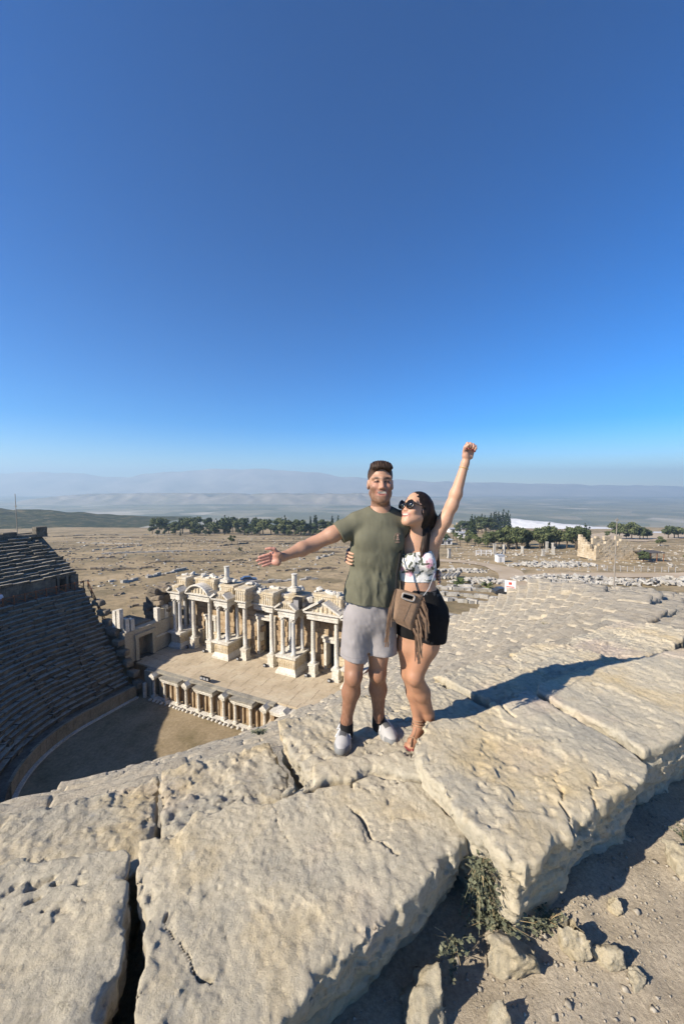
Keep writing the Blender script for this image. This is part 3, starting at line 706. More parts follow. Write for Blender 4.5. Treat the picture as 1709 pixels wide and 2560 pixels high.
# ================================================================== scaenae frons
front = empty('stage_building', (OX, OY, Z_STAGE), PHI, 'marble stage front with columns on carved podiums, pediments and dark doorways', 'ruin')
MA, GM, RM, OB = M['pale_marble'], M['grey_marble'], M['relief_marble'], M['ochre_block']
def col_shaft(h, r): return [(r * 1.0, 0), (r * 1.02, h * .3), (r * .9, h * .97), (r * .96, h)]
def column(root, u, w, z0, h, r=.34, mat=None, ped=0.0, pw=.62):
    """pedestal, base, shaft and capital as parts"""
    mat = mat or MA
    if ped:
        mb = MB(); mb.box(u - pw, u + pw, w - pw, w + pw, z0, z0 + ped * .22); mb.box(u - pw * .8, u + pw * .8, w - pw * .8, w + pw * .8, z0 + ped * .22, z0 + ped * .82); mb.box(u - pw * .97, u + pw * .97, w - pw * .97, w + pw * .97, z0 + ped * .82, z0 + ped)
        mb.build('pedestal', MA, root)
    zb = z0 + ped
    c = MB().lathe([(r * 1.05, .24)] + [(a, .24 + b) for a, b in col_shaft(h - .24 - .72, r)], u, w, zb, 14).build('column', mat, root, smooth=False)
    me = c.data; me.polygons.foreach_set('use_smooth', np.array([len(p.vertices) == 4 for p in me.polygons]))
    MB().lathe([(r * 1.38, 0), (r * 1.42, .08), (r * 1.2, .13), (r * 1.25, .19), (r * 1.08, .24)], u, w, zb, 14).build('column_base', MA, c)
    zc = zb + h - .72
    cp = MB().lathe([(r * .93, 0), (r * 1.05, .05), (r * 1.0, .2), (r * 1.22, .3), (r * 1.12, .38), (r * 1.45, .56)], u, w, zc, 12)
    for k in range(8):
        a = k * math.pi / 4 + .2; q = r * 1.28; cp.lathe([(.02, -.08), (.10, 0), (.07, .12), (.02, .15)], u + q * math.cos(a), w + q * math.sin(a), zc + (.24 if k % 2 else .42), 5)
    cp.box(u - r * 1.5, u + r * 1.5, w - r * 1.5, w + r * 1.5, zc + .56, zc + .72)
    cp.build('capital', MA, c); return c
def podium(u0, u1, w0, w1, h):
    mb = MB(); mb.box(u0 - .32, u1 + .32, w0 - .32, w1, 0, .28); mb.hexa([(u0 - .28, w0 - .28, .28), (u1 + .28, w0 - .28, .28), (u1 + .28, w1, .28), (u0 - .28, w1, .28), (u0, w0, .8), (u1, w0, .8), (u1, w1, .8), (u0, w1, .8)])
    p = mb.build('podium', MA, front)
    d = MB().box(u0, u1, w0, w1, .8, h - .45)
    # carved figures in relief
    rn = random.Random(int(u0 * 10)); n = int((u1 - u0) / .26)
    for i in range(n):
        x = u0 + .15 + (u1 - u0 - .3) * i / max(1, n - 1); d.lathe([(.02, 0), (.10, .08), (.08, .4), (.11, .55), (.05, .68), (.07, .76), (.02, .84)], x, w0 + .01, .85 + rn.uniform(0, .06), 6, 1, .8)
    for i in range(5):
        y = w0 + .3 + (w1 - w0 - .4) * i / 4
        d.lathe([(.02, 0), (.10, .08), (.08, .4), (.11, .55), (.05, .68), (.02, .8)], u1 - .01, y, .87, 6, .8, 1)
    d.build('carved_frieze', RM, p)
    c = MB().box(u0 - .1, u1 + .1, w0 - .1, w1, h - .45, h - .28); c.box(u0 - .3, u1 + .3, w0 - .3, w1, h - .277, h); c.build('podium_cornice', MA, p)
WF, WB = 6.95, 10.2
def entablature(u0, u1, w0, w1, z, h=1.0, broken=0, name='entablature'):
    mb = MB(); mb.box(u0 + .1, u1 - .1, w0 + .1, w1, z, z + h * .35); mb.box(u0 + .04, u1 - .04, w0 + .04, w1, z + h * .353, z + h * .48)
    mb.box(u0 + .08, u1 - .08, w0 + .08, w1, z + h * .483, z + h * .72)
    n = int((u1 - u0) / .3)
    for i in range(n + 1):
        x = u0 + .08 + (u1 - u0 - .16) * i / n; mb.box(x - .07, x + .07, w0 - .12, w0 + .06, z + h * .725, z + h * .85)
    n = int((w1 - w0) / .3)
    for i in range(n + 1):
        y = w0 + (w1 - w0 - .1) * i / n; mb.box(u1 - .06, u1 + .12, y - .07, y + .07, z + h * .725, z + h * .85)
    mb.box(u0 + .02, u1 - .02, w0 + .02, w1, z + h * .723, z + h * .86); mb.box(u0 - .22, u1 + .22, w0 - .25, w1, z + h * .863, z + h)
    return mb.build(name, MA, front)
def raking(mb, p, q, w0, w1, th):
    dx, dz = q[0] - p[0], q[1] - p[1]; L = math.hypot(dx, dz); nx_, nz_ = -dz / L * th, dx / L * th
    if nz_ < 0: nx_, nz_ = -nx_, -nz_
    mb.prism([p, q, (q[0] + nx_, q[1] + nz_), (p[0] + nx_, p[1] + nz_)] if dx > 0 else [q, p, (p[0] + nx_, p[1] + nz_), (q[0] + nx_, q[1] + nz_)], 'y', w0, w1)
def pediment(u0, u1, w0, w1, z, h, kind='tri', gap=.25):
    c = (u0 + u1) / 2; t = MB(); e = MB()
    if kind == 'arc':
        n = 12; P = []; Rr = ((u1 - u0) / 2) ** 2 / (2 * h) + h / 2; cz = z + h - Rr
        a = math.asin((u1 - u0) / 2 / Rr)
        inn = [(c + (Rr - .22) * math.sin(-a + 2 * a * i / n), max(z, cz + (Rr - .22) * math.cos(-a + 2 * a * i / n))) for i in range(n + 1)]
        out = [(c + Rr * math.sin(-a + 2 * a * i / n), cz + Rr * math.cos(-a + 2 * a * i / n)) for i in range(n + 1)]
        for i in range(n): e.prism([inn[i], inn[i + 1], out[i + 1], out[i]], 'y', w0 - .2, w1)
        t.prism(inn, 'y', w0 + .28, w1)
    else:
        raking(e, (u0 - .15, z), (c - gap, z + h * (1 - gap / (c - u0 + .15))), w0 - .2, w1, .24); raking(e, (u1 + .15, z), (c + gap, z + h * (1 - gap / (c - u0 + .15))), w0 - .2, w1, .24)
        t.prism([(u0 + .1, z), (u1 - .1, z), (c + gap, z + h * .82), (c - gap, z + h * .82)], 'y', w0 + .28, w1)
    p = e.build('pediment', MA, front)
    rn = random.Random(int(u0 * 7 + 99))
    for i in range(7):
        x = u0 + .5 + (u1 - u0 - 1) * i / 6; hh = h * (.75 - abs(x - c) / (u1 - u0) * 1.1); t.lathe([(.03, 0), (.15, hh * .25), (.12, hh * .7), (.04, hh)], x, w0 + .27, z, 6)
    t.build('tympanum', RM, p)
def attic(u0, u1, w0, w1, z, h, relief=True):
    mb = MB().box(u0, u1, w0, w1, z, z + h - .32); mb.box(u0 - .12, u1 + .12, w0 - .12, w1, z + h - .317, z + h)
    if relief:
        n = max(2, int((u1 - u0) / .34))
        for i in range(n):
            x = u0 + .15 + (u1 - u0 - .3) * i / (n - 1); mb.lathe([(.03, 0), (.12, .1), (.09, .5 * (h - .3)), (.12, .8 * (h - .3)), (.03, h - .34)], x, w0 + .02, z + .01, 6)
        n = max(2, int((w1 - w0) / .4))
        for i in range(n):
            y = w0 + .15 + (w1 - w0 - .3) * i / (n - 1); mb.lathe([(.03, 0), (.12, .1), (.09, .5 * (h - .3)), (.12, .8 * (h - .3)), (.03, h - .34)], u1 - .02, y, z + .01, 6)
    return mb.build('attic_block', RM if relief else MA, front)
ZP, ZT = 2.5, 7.6
for c0, hw in ((-14.4, .95), (-5.5, 1.2), (5.5, 1.25), (14.9, 1.2)):
    podium(c0 - hw, c0 + hw, WF, WB, ZP)
    for s_ in (-1, 1):
        column(front, c0 + s_ * (hw - .42), WF + .45, ZP, ZT - ZP, .27, GM if s_ > 0 else MA); column(front, c0 + s_ * (hw - .35), WB - .75, ZP, ZT - ZP, .26, GM)
    entablature(c0 - hw - .1, c0 + hw + .1, WF - .05, WB + .6, ZT, 1.05)
    pediment(c0 - hw - .2, c0 + hw + .2, WF - .15, WB - .6, ZT + 1.053, 1.15, 'tri', .62)
    attic(c0 - hw + .3, c0 + hw + .1, WF + 1.25, WB + .9, ZT + 1.056, {-14.4: 2.0, -5.5: 1.75, 5.5: 1.4, 14.9: 1.6}[c0], True)
for u_ in (-2.28, 2.28, -8.75, -12.0, 8.75, 12.1):
    column(front, u_, WF + 1.35, 0, ZT, .30, MA, 1.65, .56)
for s_ in (-1, 1):                                   # projecting entablatures beside the central door
    u_ = 2.28 * s_; entablature(u_ - .72, u_ + .72, WF + .6, WB + .6, ZT, 1.05); attic(u_ - .85, u_ + .85, WF + .5, WB + .7, ZT + 1.056, 1.75)
for (a_, b_, kd) in ((-12.6, -8.15, 'arc'), (8.1, 12.7, 'tri')):
    entablature(a_, b_, WF + .6, WB + .6, ZT, 1.05); pediment(a_ - .1, b_ + .1, WF + .5, WB - .3, ZT + 1.053, 1.45, kd, .3); attic(a_ + .5, b_ - .2, WF + 1.9, WB + .8, ZT + 1.056, 2.05, True)
entablature(-1.56, 1.56, WF + 2.2, WB + .6, ZT - .5, 1.0); attic(-1.4, 1.4, WF + 2.1, WB + .5, ZT + .503, 1.6)
for a_, b_ in ((-8.0, -6.9), (-4.1, -3.1), (3.1, 4.05), (7.0, 7.95), (12.85, 13.5)):
    entablature(a_, b_, WF + 2.3, WB + .6, ZT, 1.0); attic(a_, b_, WF + 2.5, WB + .6, ZT + 1.003, 1.2, False)
for u_ in (-5.9, 5.6):                               # stumps of the lost upper order
    MB().box(u_ - .75, u_ + .6, WF + 1.3, WF + 2.5, ZT + 3.06, ZT + 3.5).build('plinth_block', MA, front)
    MB().lathe([(.5, 0), (.5, .15), (.36, .25), (.34, 1.7), (.4, 1.75), (.4, 1.85)], u_, WF + 1.9, ZT + 3.5, 14).build('column_stump', MA, front)
rb = random.Random(19); brk = [noise_box(1.2, .8, .6, 5, .22, 130 + i, .12) for i in range(5)]
for m_ in brk: m_.name = 'broken_stone'; m_.materials.append(MA)
for i in range(46):
    u_ = -15.2 + 30.6 * (i + rb.random()) / 46; zt_ = ZT + (3.0 if any(abs(u_ - c_) < w_ for c_, w_ in ((-14.4, .8), (-5.5, 1.1), (5.5, 1.1), (14.9, 1.1), (-10.3, 1.7), (10.3, 1.8))) else (2.75 if abs(abs(u_) - 2.28) < .8 else 2.0))
    link('broken_stone', brk[rb.randrange(5)], None, front, (u_, WF + rb.uniform(2.2, 3.3), zt_ + rb.uniform(.25, .5)), (rb.gauss(0, .2), rb.gauss(0, .2), rb.uniform(0, 6)), (rb.uniform(.4, 1.0), rb.uniform(.5, 1.0), rb.uniform(.5, 1.1)))
# back wall of squared ochre blocks with door openings
doors = [(-1.15, 1.15, 5.4), (-11.0, -9.75, 3.9), (9.75, 11.0, 3.9)]
wallm = [MB().box(-.5, .5, -.5, .5, -.5, .5, .05, random.Random(70 + i)).mesh('wall_block') for i in range(6)]
for m_ in wallm: m_.materials.append(OB)
rnd = random.Random(31); z = 0.0
while z < 7.9:
    dz = rnd.uniform(.62, .8); u_ = -15.6 + rnd.uniform(-.5, 0)
    while u_ < 15.4:
        du = rnd.uniform(1.0, 1.7); c_ = u_ + du / 2
        inside = any(a_ - .35 < c_ < b_ + .35 and z < hz - .1 for a_, b_, hz in doors)
        if not inside:
            pale = rnd.random() < .25
            link('wall_block', wallm[rnd.randrange(6)], None, front, (c_, WB + .55 + rnd.uniform(-.07, .07), z + dz / 2), (0, 0, 0), (du - .03, .9, dz - .03))
        u_ += du
    z += dz
MB().box(-16.2, -11.05, WB + .95, WB + 1.6, 0, 7.4).box(-9.7, -1.2, WB + .95, WB + 1.6, 0, 7.4).box(1.2, 9.7, WB + .95, WB + 1.6, 0, 7.4).box(11.05, 15.6, WB + .95, WB + 1.6, 0, 7.4).box(-16.2, 15.6, WB + .95, WB + 1.6, 7.41, 8.3).build('wall_core', M['dark_rubble'], front)
MB().box(-16.2, 15.6, WB + 4.6, WB + 5.1, 0, 7.9).box(-16.2, 15.6, WB + 1.62, WB + 4.58, 7.9, 8.3).build('rear_wall', M['dark_rubble'], front)
for a_, b_, hz in doors:
    fr = MB(); fr.box(a_ - .38, a_, WB - .15, WB + 1.0, 0, hz); fr.box(b_, b_ + .38, WB - .15, WB + 1.0, 0, hz); f_ = fr.build('door_frame', MA, front)
    MB().box(a_ - .5, b_ + .5, WB - .25, WB + 1.0, hz + .003, hz + .55).box(a_ - .62, b_ + .62, WB - .4, WB + 1.0, hz + .553, hz + .8).build('lintel', MA, f_)
    MB().box(a_ - .4, b_ + .4, WB - .9, WB + 1.0, .004, .2).build('threshold', M['paving'], f_)
# low pedestals and orthostats against the wall
for a_, b_ in ((-9.5, -7.6), (-8.2, -7.2), (-4.0, -2.9), (2.9, 3.9), (7.3, 8.0), (-13.2, -11.8), (11.6, 13.4)):
    MB().box(a_, b_, WB - .35, WB + .05, 0, 1.9).box(a_ - .08, b_ + .08, WB - .45, WB + .05, 1.903, 2.2).build('dado', RM, front)
# roof slabs of loose fragments lying behind the front
rb = random.Random(8); fm = MB()
for i in range(150):
    x, y, zz = rb.uniform(-15, 15), rb.uniform(WB + 1.6, WB + 4.8), 8.3; s_ = rb.uniform(.25, .8); fm.box(x - s_, x + s_, y - s_ * .6, y + s_ * .6, zz, zz + rb.uniform(.15, .6), .1, rb)
tag(fm.build('wall_top_fragments', M['heap_marble'], front), kind='stuff')
# statues between the podium columns
def statue(u, w, z, label, seed, h=2.2):
    f = Field((-.6, -.5, -.05), (.6, .5, h + .2), .05)
    f.cone((0, 0, .1), (0, 0, h * .55), .42, .32, .1); f.cone((0, 0, h * .5), (0, 0, h * .78), .32, .26, .1); f.cone((-.3, -.05, h * .72), (-.22, -.25, h * .45), .12, .1, .08); f.cone((.3, -.05, h * .72), (.34, -.1, h * .42), .12, .1, .08)
    f.cone((0, 0, h * .78), (0, -.02, h * .86), .12, .1, .05); f.ell((0, -.02, h * .95), (.14, .16, .19), .04); f.rbox((0, 0, .06), (.5, .42, .1), .03, .02); f.cone((-.2, -.3, .2), (.1, -.32, h * .5), .1, .06, .06); f.cone((.2, -.28, .2), (.05, -.3, h * .55), .09, .05, .06)
    V, Q = f.nets(); V = V + .03 * np.stack([fbm(V[:, 0] * 5 + seed, V[:, 1] * 5, V[:, 2] * 3, 3)] * 3, 1)
    p = to_world(u, w, Z_STAGE + z); o = link('statue', mesh_from('statue', V, Q, True), M['pale_marble'], None, p, (0, 0, PHI)); tag(o, label, 'statue')
statue(5.35, WF + 1.6, ZP + .005, 'pale robed statue on the podium nearest the man\'s shorts, between grey columns', 1)
statue(-5.6, WF + 1.6, ZP + .005, 'pale robed statue on the middle-left podium under the tall column stump', 2)
# floodlights on the stage, at the feet of the columns
plain('black_metal', (.02, .02, .022), .5, .4); plain('lamp_glass', (.35, .36, .38), .15, .5)
def floodlight(u, w, z, label, s=1.0):
    p = to_world(u, w, z); r = empty('floodlight', p, PHI, label, 'floodlight', 'floodlights of the stage')
    MB().box(-.16 * s, .16 * s, -.1 * s, .1 * s, .1 * s, .36 * s).build('housing', M['black_metal'], r); MB().box(-.13 * s, .13 * s, -.112 * s, -.101 * s, .13 * s, .33 * s).build('glass', M['lamp_glass'], r)
    MB().box(-.2 * s, -.165 * s, -.03, .03, 0, .25 * s).box(.165 * s, .2 * s, -.03, .03, 0, .25 * s).box(-.164 * s, .164 * s, -.03, .03, 0, .03).build('bracket', M['black_metal'], r)
for u_, lb in ((-12.6, 'small floodlight on the stage before the leftmost single column'), (-9.2, 'small floodlight left of the column at the arched pediment'), (-2.9, 'small floodlight at the column left of the central door'), (1.7, 'small floodlight at the column right of the central door'), (8.2, 'small floodlight left of the podium nearest the man'), (11.5, 'small floodlight at the column beside the man\'s knee')):
    floodlight(u_, WF + .45, Z_STAGE + .012, lb, 1.25)
for i, u_ in enumerate((-3.0, -2.5, -2.0)): floodlight(u_, .75, Z_STAGE + .30, ('leftmost', 'middle', 'rightmost')[i] + ' of three black lamps on the proscenium roof slab', 1.4)
# loudspeaker on the stage front
p = to_world(6.75, WF + .75, Z_STAGE + ZT + 1.06 + .0); sp = empty('loudspeaker', p, PHI, 'black framed loudspeaker on top of the stage front beside the right column stump', 'loudspeaker')
MB().box(-.5, .5, -.35, .45, .05, 1.5).build('cabinet', M['black_metal'], sp); MB().box(-.36, .36, -.37, -.355, .3, 1.3).build('grille', plain('grille_grey', (.3, .29, .29), .6), sp); MB().box(-.3, .3, -.3, .3, 0, .047).build('stand', M['black_metal'], sp)
# ================================================================== proscenium
pro = empty('proscenium', (OX, OY, Z_ORCH), PHI, 'low proscenium wall with small columns, niches and broken roof slabs at the orchestra edge', 'ruin')
HS = Z_STAGE - Z_ORCH
pc = [-10.72, -8.71, -6.42, -4.92, -2.87, -0.75, 1.14, 2.91, 5.13, 7.11]
MB().box(-12.6, 8.05, 1.05, 1.55, 0, HS - .25).build('rear_wall', M['ochre_block'], pro)
MB().box(-12.6, 8.05, .35, 1.55, HS - .24, HS - .02).build('stage_edge', M['roof_slab'], pro)
for i, u_ in enumerate(pc):
    MB().box(u_ - .3, u_ + .3, -.32, .28, 0, .3).build('plinth', MA, pro)
    c = MB().lathe([(.25, 0), (.26, .08), (.19, .16), (.19, 1.0), (.165, 1.92), (.2, 1.98), (.27, 2.2), (.29, 2.22), (.29, 2.3)], u_, -.02, .3, 12).build('column', MA, pro)
spans = [(0, 0, 'n'), (1, 2, 'w'), (3, 3, 'n'), (4, 5, 'w'), (6, 6, 'n'), (7, 8, 'w'), (9, 9, 'n')]
for a_, b_, kd in spans:
    u0, u1 = pc[a_] - .38, pc[b_] + .38
    e = MB().box(u0, u1, -.3, 1.04, 2.604, 2.85); e.box(u0 - .08, u1 + .08, -.4, 1.04, 2.853, 3.05)
    n = int((u1 - u0) / .22)
    for i in range(n + 1): x = u0 + (u1 - u0) * i / n; e.box(x - .05, x + .05, -.36, -.3, 2.74, 2.853)
    e.build('entablature', MA, pro)
    if kd == 'n':
        p_ = MB().prism([(u0 - .05, 3.053), (u1 + .05, 3.053), ((u0 + u1) / 2, 3.45)], 'y', -.38, .9); p_.build('gable', MA, pro)
    else:
        rb = random.Random(a_); MB().box(u0 - .15, (u0 + u1) / 2 - .02, -.48, .95, 3.054, 3.2 + rb.uniform(.0, .1), .03, rb).build('roof_slab', M['roof_slab'], pro); MB().box((u0 + u1) / 2 + .02, u1 + .15, -.45, .95, 3.054, 3.24 + rb.uniform(.0, .1), .03, rb).build('roof_slab', M['roof_slab'], pro)
rb = random.Random(77)
for i in range(len(pc) - 1):
    u0, u1 = pc[i], pc[i + 1]; n = 2 if u1 - u0 > 1.6 else 1
    for k in range(n):
        a_ = u0 + .28 + (u1 - u0 - .5) * k / n; b_ = a_ + (u1 - u0 - .5) / n * .62
        MB().box(a_, b_, .28 + rb.uniform(0, .3), 1.04, 0, rb.uniform(2.1, 2.58), .03, rb).build('wall_panel', M['ochre_block'], pro)
    MB().box(u0 + .32, u1 - .32, -.45, .2, 0, .14, .03, rb).build('step_slab', MA, pro)
    for k in range(3):
        x = u0 + (u1 - u0) * (k + .2) / 3; MB().lathe([(.16, 0), (.2, .1), (.12, .2), (.05, .25)], x, -.62 - rb.uniform(0, .15), 0, 7, 1, 1.4).build('console_stone', MA, pro)
MB().box(-12.5, -11.2, .0, 1.0, 0, HS - .1, .06, rb).build('end_pier', M['seat_limestone'], pro)
MB().lathe([(.26, 0), (.24, 1.9), (.05, 2.0)], -11.9, -.5, 0, 10).build('column_drum', MA, pro)
# doorway at the right end with its lintel, and the ramp wall before it
MB().box(8.06, 8.5, -.2, 1.2, 0, 2.5).build('jamb', M['ochre_block'], pro); MB().box(10.4, 10.9, -.2, 1.2, 0, 2.6).build('jamb', M['ochre_block'], pro)
MB().box(8.06, 10.95, -.3, 1.2, 2.604, 2.9).box(8.0, 11.0, -.4, 1.2, 2.903, 3.1).prism([(9.3, 3.104), (10.2, 3.104), (9.75, 3.5)], 'y', -.35, .6).build('lintel', MA, pro)
MB().box(10.95, 16, -.1, 1.5, 0, HS - .05, .05, rb).build('end_wall', M['seat_limestone'], pro)
MB().prism([(-4.5, 0), (.4, 0), (.4, 1.9)], 'x', 7.7, 8.05).build('ramp_wall', M['paving'], pro)
# ================================================================== ruined side building at the far end of the stage
side = empty('side_building', (OX, OY, Z_STAGE), PHI, 'shaded ruined side building with square doorway at the far end of the stage', 'ruin')
MB().box(-17.2, -16.0, -.2, 1.7, 0, 4.4).box(-17.2, -16.0, 4.1, 9.2, 0, 4.4).box(-17.2, -16.0, 1.71, 4.09, 3.2, 4.4).build('wall', M['seat_limestone'], side)
fr = MB().box(-15.98, -15.75, 1.3, 1.8, 0, 3.2).box(-15.98, -15.75, 4.0, 4.5, 0, 3.2).box(-15.98, -15.72, 1.2, 4.6, 3.203, 3.75).build('door_frame', M['seat_limestone'], side)
for w0 in (.1, .9, 5.2, 6.6, 7.9): MB().box(-16.9, -16.1, w0, w0 + .55, 4.404, 6.2 + .2 * math.sin(w0 * 5)).build('pilaster', M['pale_marble'], side)
MB().box(-17.25, -15.85, 4.75, 9.0, 2.1, 2.35).build('moulding', M['pale_marble'], side)
MB().box(-16.7, -16.2, 5.8, 8.4, 4.404, 6.0).build('panel', M['seat_limestone'], side)
rb = random.Random(91); stm = [noise_box(1.2, .8, .7, 5, .12, 90 + i, .14) for i in range(6)]
for m_ in stm: m_.name = 'rubble_stone'; m_.materials.append(M['dark_rubble'])
for lay in range(14):
    z = .4 + lay * .62; wd = 4.6 - max(0, lay - 7) * .22 - (1.2 if lay in (8, 9, 4) else 0)
    for k in range(6):
        y = 6.2 + wd * (k + rb.uniform(.1, .9)) / 6 * 1.15; x = rb.uniform(-19.5, -17.3) if lay < 8 else rb.uniform(-20, -16.6)
        link('rubble_stone', stm[rb.randrange(6)], None, side, (x, y, z + .5), (rb.uniform(-.2, .2), rb.uniform(-.2, .2), rb.uniform(-.4, .4)), (rb.uniform(.9, 1.6), rb.uniform(.9, 1.5), 1))
MB().box(-20.3, -17.21, 6.6, 10.6, 0, 7.6).build('rubble_core', M['dark_rubble'], side)
MB().box(-22, -17.25, -.5, 5.0, 0, 4.6).build('vault_fill', M['dark_rubble'], side)
# stepped end stones of the far seating wing
for k in range(9):
    z = Z_ORCH + 1.5 + k * 1.25; u_ = -13.0 - k * .95; p = to_world(u_, -.7, z)
    o = link('end_stone', stm[k % 6], None, cavea, (u_, -.6, z - ROOTZ + .55), (0, 0, rb.uniform(-.3, .3)), (1.3, 1.2, 1.1))
for k, (u_, h) in enumerate(((-16.6, 2.6), (-17.5, 2.3))): MB().box(u_ - .3, u_ + .3, -.6, -.05, 5.2, 5.2 + h).build('broken_pier', M['pale_marble'], side)
# ================================================================== timber fences
def fence(pts, label, name='timber_fence', h=1.05, s=.05):
    b = Vector(pts[0]); root = empty(name, b, 0, label, 'fence', 'timber fences of the theatre')
    P = [Vector(p) - b for p in pts]
    for p in P: MB().box(p.x - s, p.x + s, p.y - s, p.y + s, p.z, p.z + h + .1).build('post', M['fence_wood'], root)
    def bar(p, q, nm, t=.04): MB().tube([p, q], t, 4).build(nm, M['fence_wood'], root)
    for p, q in zip(P[:-1], P[1:]):
        up = Vector((0, 0, 1)); bar(p + up * h, q + up * h, 'rail', .055); bar(p + up * .18, q + up * .18, 'rail')
        bar(p + up * .2, q + up * (h - .03), 'brace', .035); bar(p + up * (h - .03), q + up * .2, 'brace', .035)
fence([to_world(*pol(R_D0 + .1, a), Z_DIA + .002) for a in np.linspace(168, 180, 5)] + [to_world(*pol(R_D0 + .1, a), Z_DIA + .002) for a in np.linspace(192, 239, 5)], 'reddish timber fence along the walkway of the shaded seating')
fence([to_world(-R_D0 + .35 + 1.15 * k * .62, -.75, Z_DIA - .1 - 1.15 * k * .86) for k in range(6)], 'timber fence stepping down the end of the shaded seating')
fence([to_world(*pol(R_D0 + .1, a), Z_DIA + .002) for a in np.linspace(24, -6, 10)], 'reddish timber fence below the rim, seen between the legs of the couple')
# ================================================================== valley, hills, mountains
t = NT('valley_fields')
cellc = t.voro(.0045, 'F1', 'Color'); sep = t.n.new('ShaderNodeSeparateColor'); t.l.new(cellc, sep.inputs[0])
c = t.ramp(sep.outputs[0], [(0.0, (.13, .14, .095)), (.35, (.19, .19, .125)), (.6, (.32, .285, .20)), (.8, (.17, .175, .11)), (1.0, (.46, .41, .32))])
c = t.mix(t.ramp(t.noise(.004, 6, .65), [(.42, 0.0), (.64, .65)]), c, (.12, .13, .09))
M['valley_fields'] = t.done(c, .95, None, .1)
t = NT('pale_hills'); c = t.ramp(t.noise(.004, 6, .65), [(.35, (.20, .19, .14)), (.55, (.27, .24, .19)), (.7, (.36, .32, .27))]); M['pale_hills'] = t.done(c, .95, None, .1)
t = NT('mountain_rock'); c = t.ramp(t.noise(.0015, 6, .65), [(.35, (.24, .23, .19)), (.65, (.42, .38, .32))]); M['mountain_rock'] = t.done(c, .95, None, .1)
xs = np.linspace(-11500, 11500, 90); ys = np.linspace(900, 9900, 60); Xg, Yg = np.meshgrid(xs, ys, indexing='ij')
Zg = -176 + 10 * fbm(Xg * .0007, Yg * .0007, Xg * 0, 3)
tag(link('valley', grid_mesh('valley', Xg, Yg, Zg), M['valley_fields']), kind='structure')
xs = np.linspace(-3600, 1500, 200); ys = np.linspace(3600, 5200, 60); Xg, Yg = np.meshgrid(xs, ys, indexing='ij')
e = np.clip(np.minimum(np.minimum((Xg + 3600) / 900, (1500 - Xg) / 1200), np.minimum((Yg - 3600) / 350, (5200 - Yg) / 500)), 0, 1)
Zg = -195 + e * (62 + 75 * (1 - 2 * np.abs(fbm(Xg * .0032, Yg * .0032, Xg * 0 + 2, 5))) * .75)
tag(link('pale_hills', grid_mesh('pale_hills', Xg, Yg, Zg), M['pale_hills']), kind='structure')
cx = np.array([-11000, -7600, -7083, -6337, -5011, -4430, -3600, -2600, -1944, -450, 50, 2035, 4520, 7083, 11000]) * 1.0
ch = np.array([240, 300, 305, 330, 245, 235, 360, 400, 395, 305, 220, 125, 55, 15, 0]) * 1.0
xs = np.linspace(-11000, 11000, 260); ys = np.linspace(6600, 9800, 50); Xg, Yg = np.meshgrid(xs, ys, indexing='ij')
H = np.interp(Xg, cx, ch) + 175; prof = np.clip(1 - np.abs(Yg - 8200) / 1600, 0, 1)
rid = 1 - np.abs(fbm(Xg * .0011, Yg * .0011, Xg * 0 + 5, 6)) * 1.1
Zg = -190 + H * prof ** 1.1 * (.86 + .16 * rid) + 26 * fbm(Xg * .004, Yg * .004, Xg * 0, 4) * prof
tag(link('mountain_range', grid_mesh('mountain_range', Xg, Yg, Zg), M['mountain_rock']), kind='structure')
vp = NT('haze_air'); vp.n.remove(vp.b); v = vp.n.new('ShaderNodeVolumePrincipled'); v.inputs['Color'].default_value = (.56, .79, 1.0, 1); v.inputs['Density'].default_value = HAZE = 2.0e-4; v.inputs['Anisotropy'].default_value = .15
vp.l.new(v.outputs[0], vp.out.inputs['Volume'])
hz = MB().box(-12500, 12500, -2500, 10500, -320, 435).build('haze', vp.m); tag(hz, kind='stuff')
xs = np.linspace(-1150, -330, 120); ys = np.linspace(470, 860, 70); Xg, Yg = np.meshgrid(xs, ys, indexing='ij')
e = np.clip(np.minimum((Xg + 1150) / 200, np.minimum((-330 - Xg) / 330, np.minimum((Yg - 470) / 130, (860 - Yg) / 150))), 0, 1); e = e * e * (3 - 2 * e)
t = NT('scrub_hill'); c = t.ramp(t.noise(.06, 7, .75), [(.36, (.025, .035, .018)), (.52, (.055, .062, .032)), (.68, (.19, .155, .09))]); M['scrub_hill'] = t.done(c, .95, None, .1)
Zg = -66 + 26 * e * (1 - .25 * (Xg + 700) / 400) + 3 * e * fbm(Xg * .05, Yg * .05, Xg * 0, 4) * 2
tag(link('scrub_hill', grid_mesh('scrub_hill', Xg, Yg, Zg), M['scrub_hill']), kind='structure')
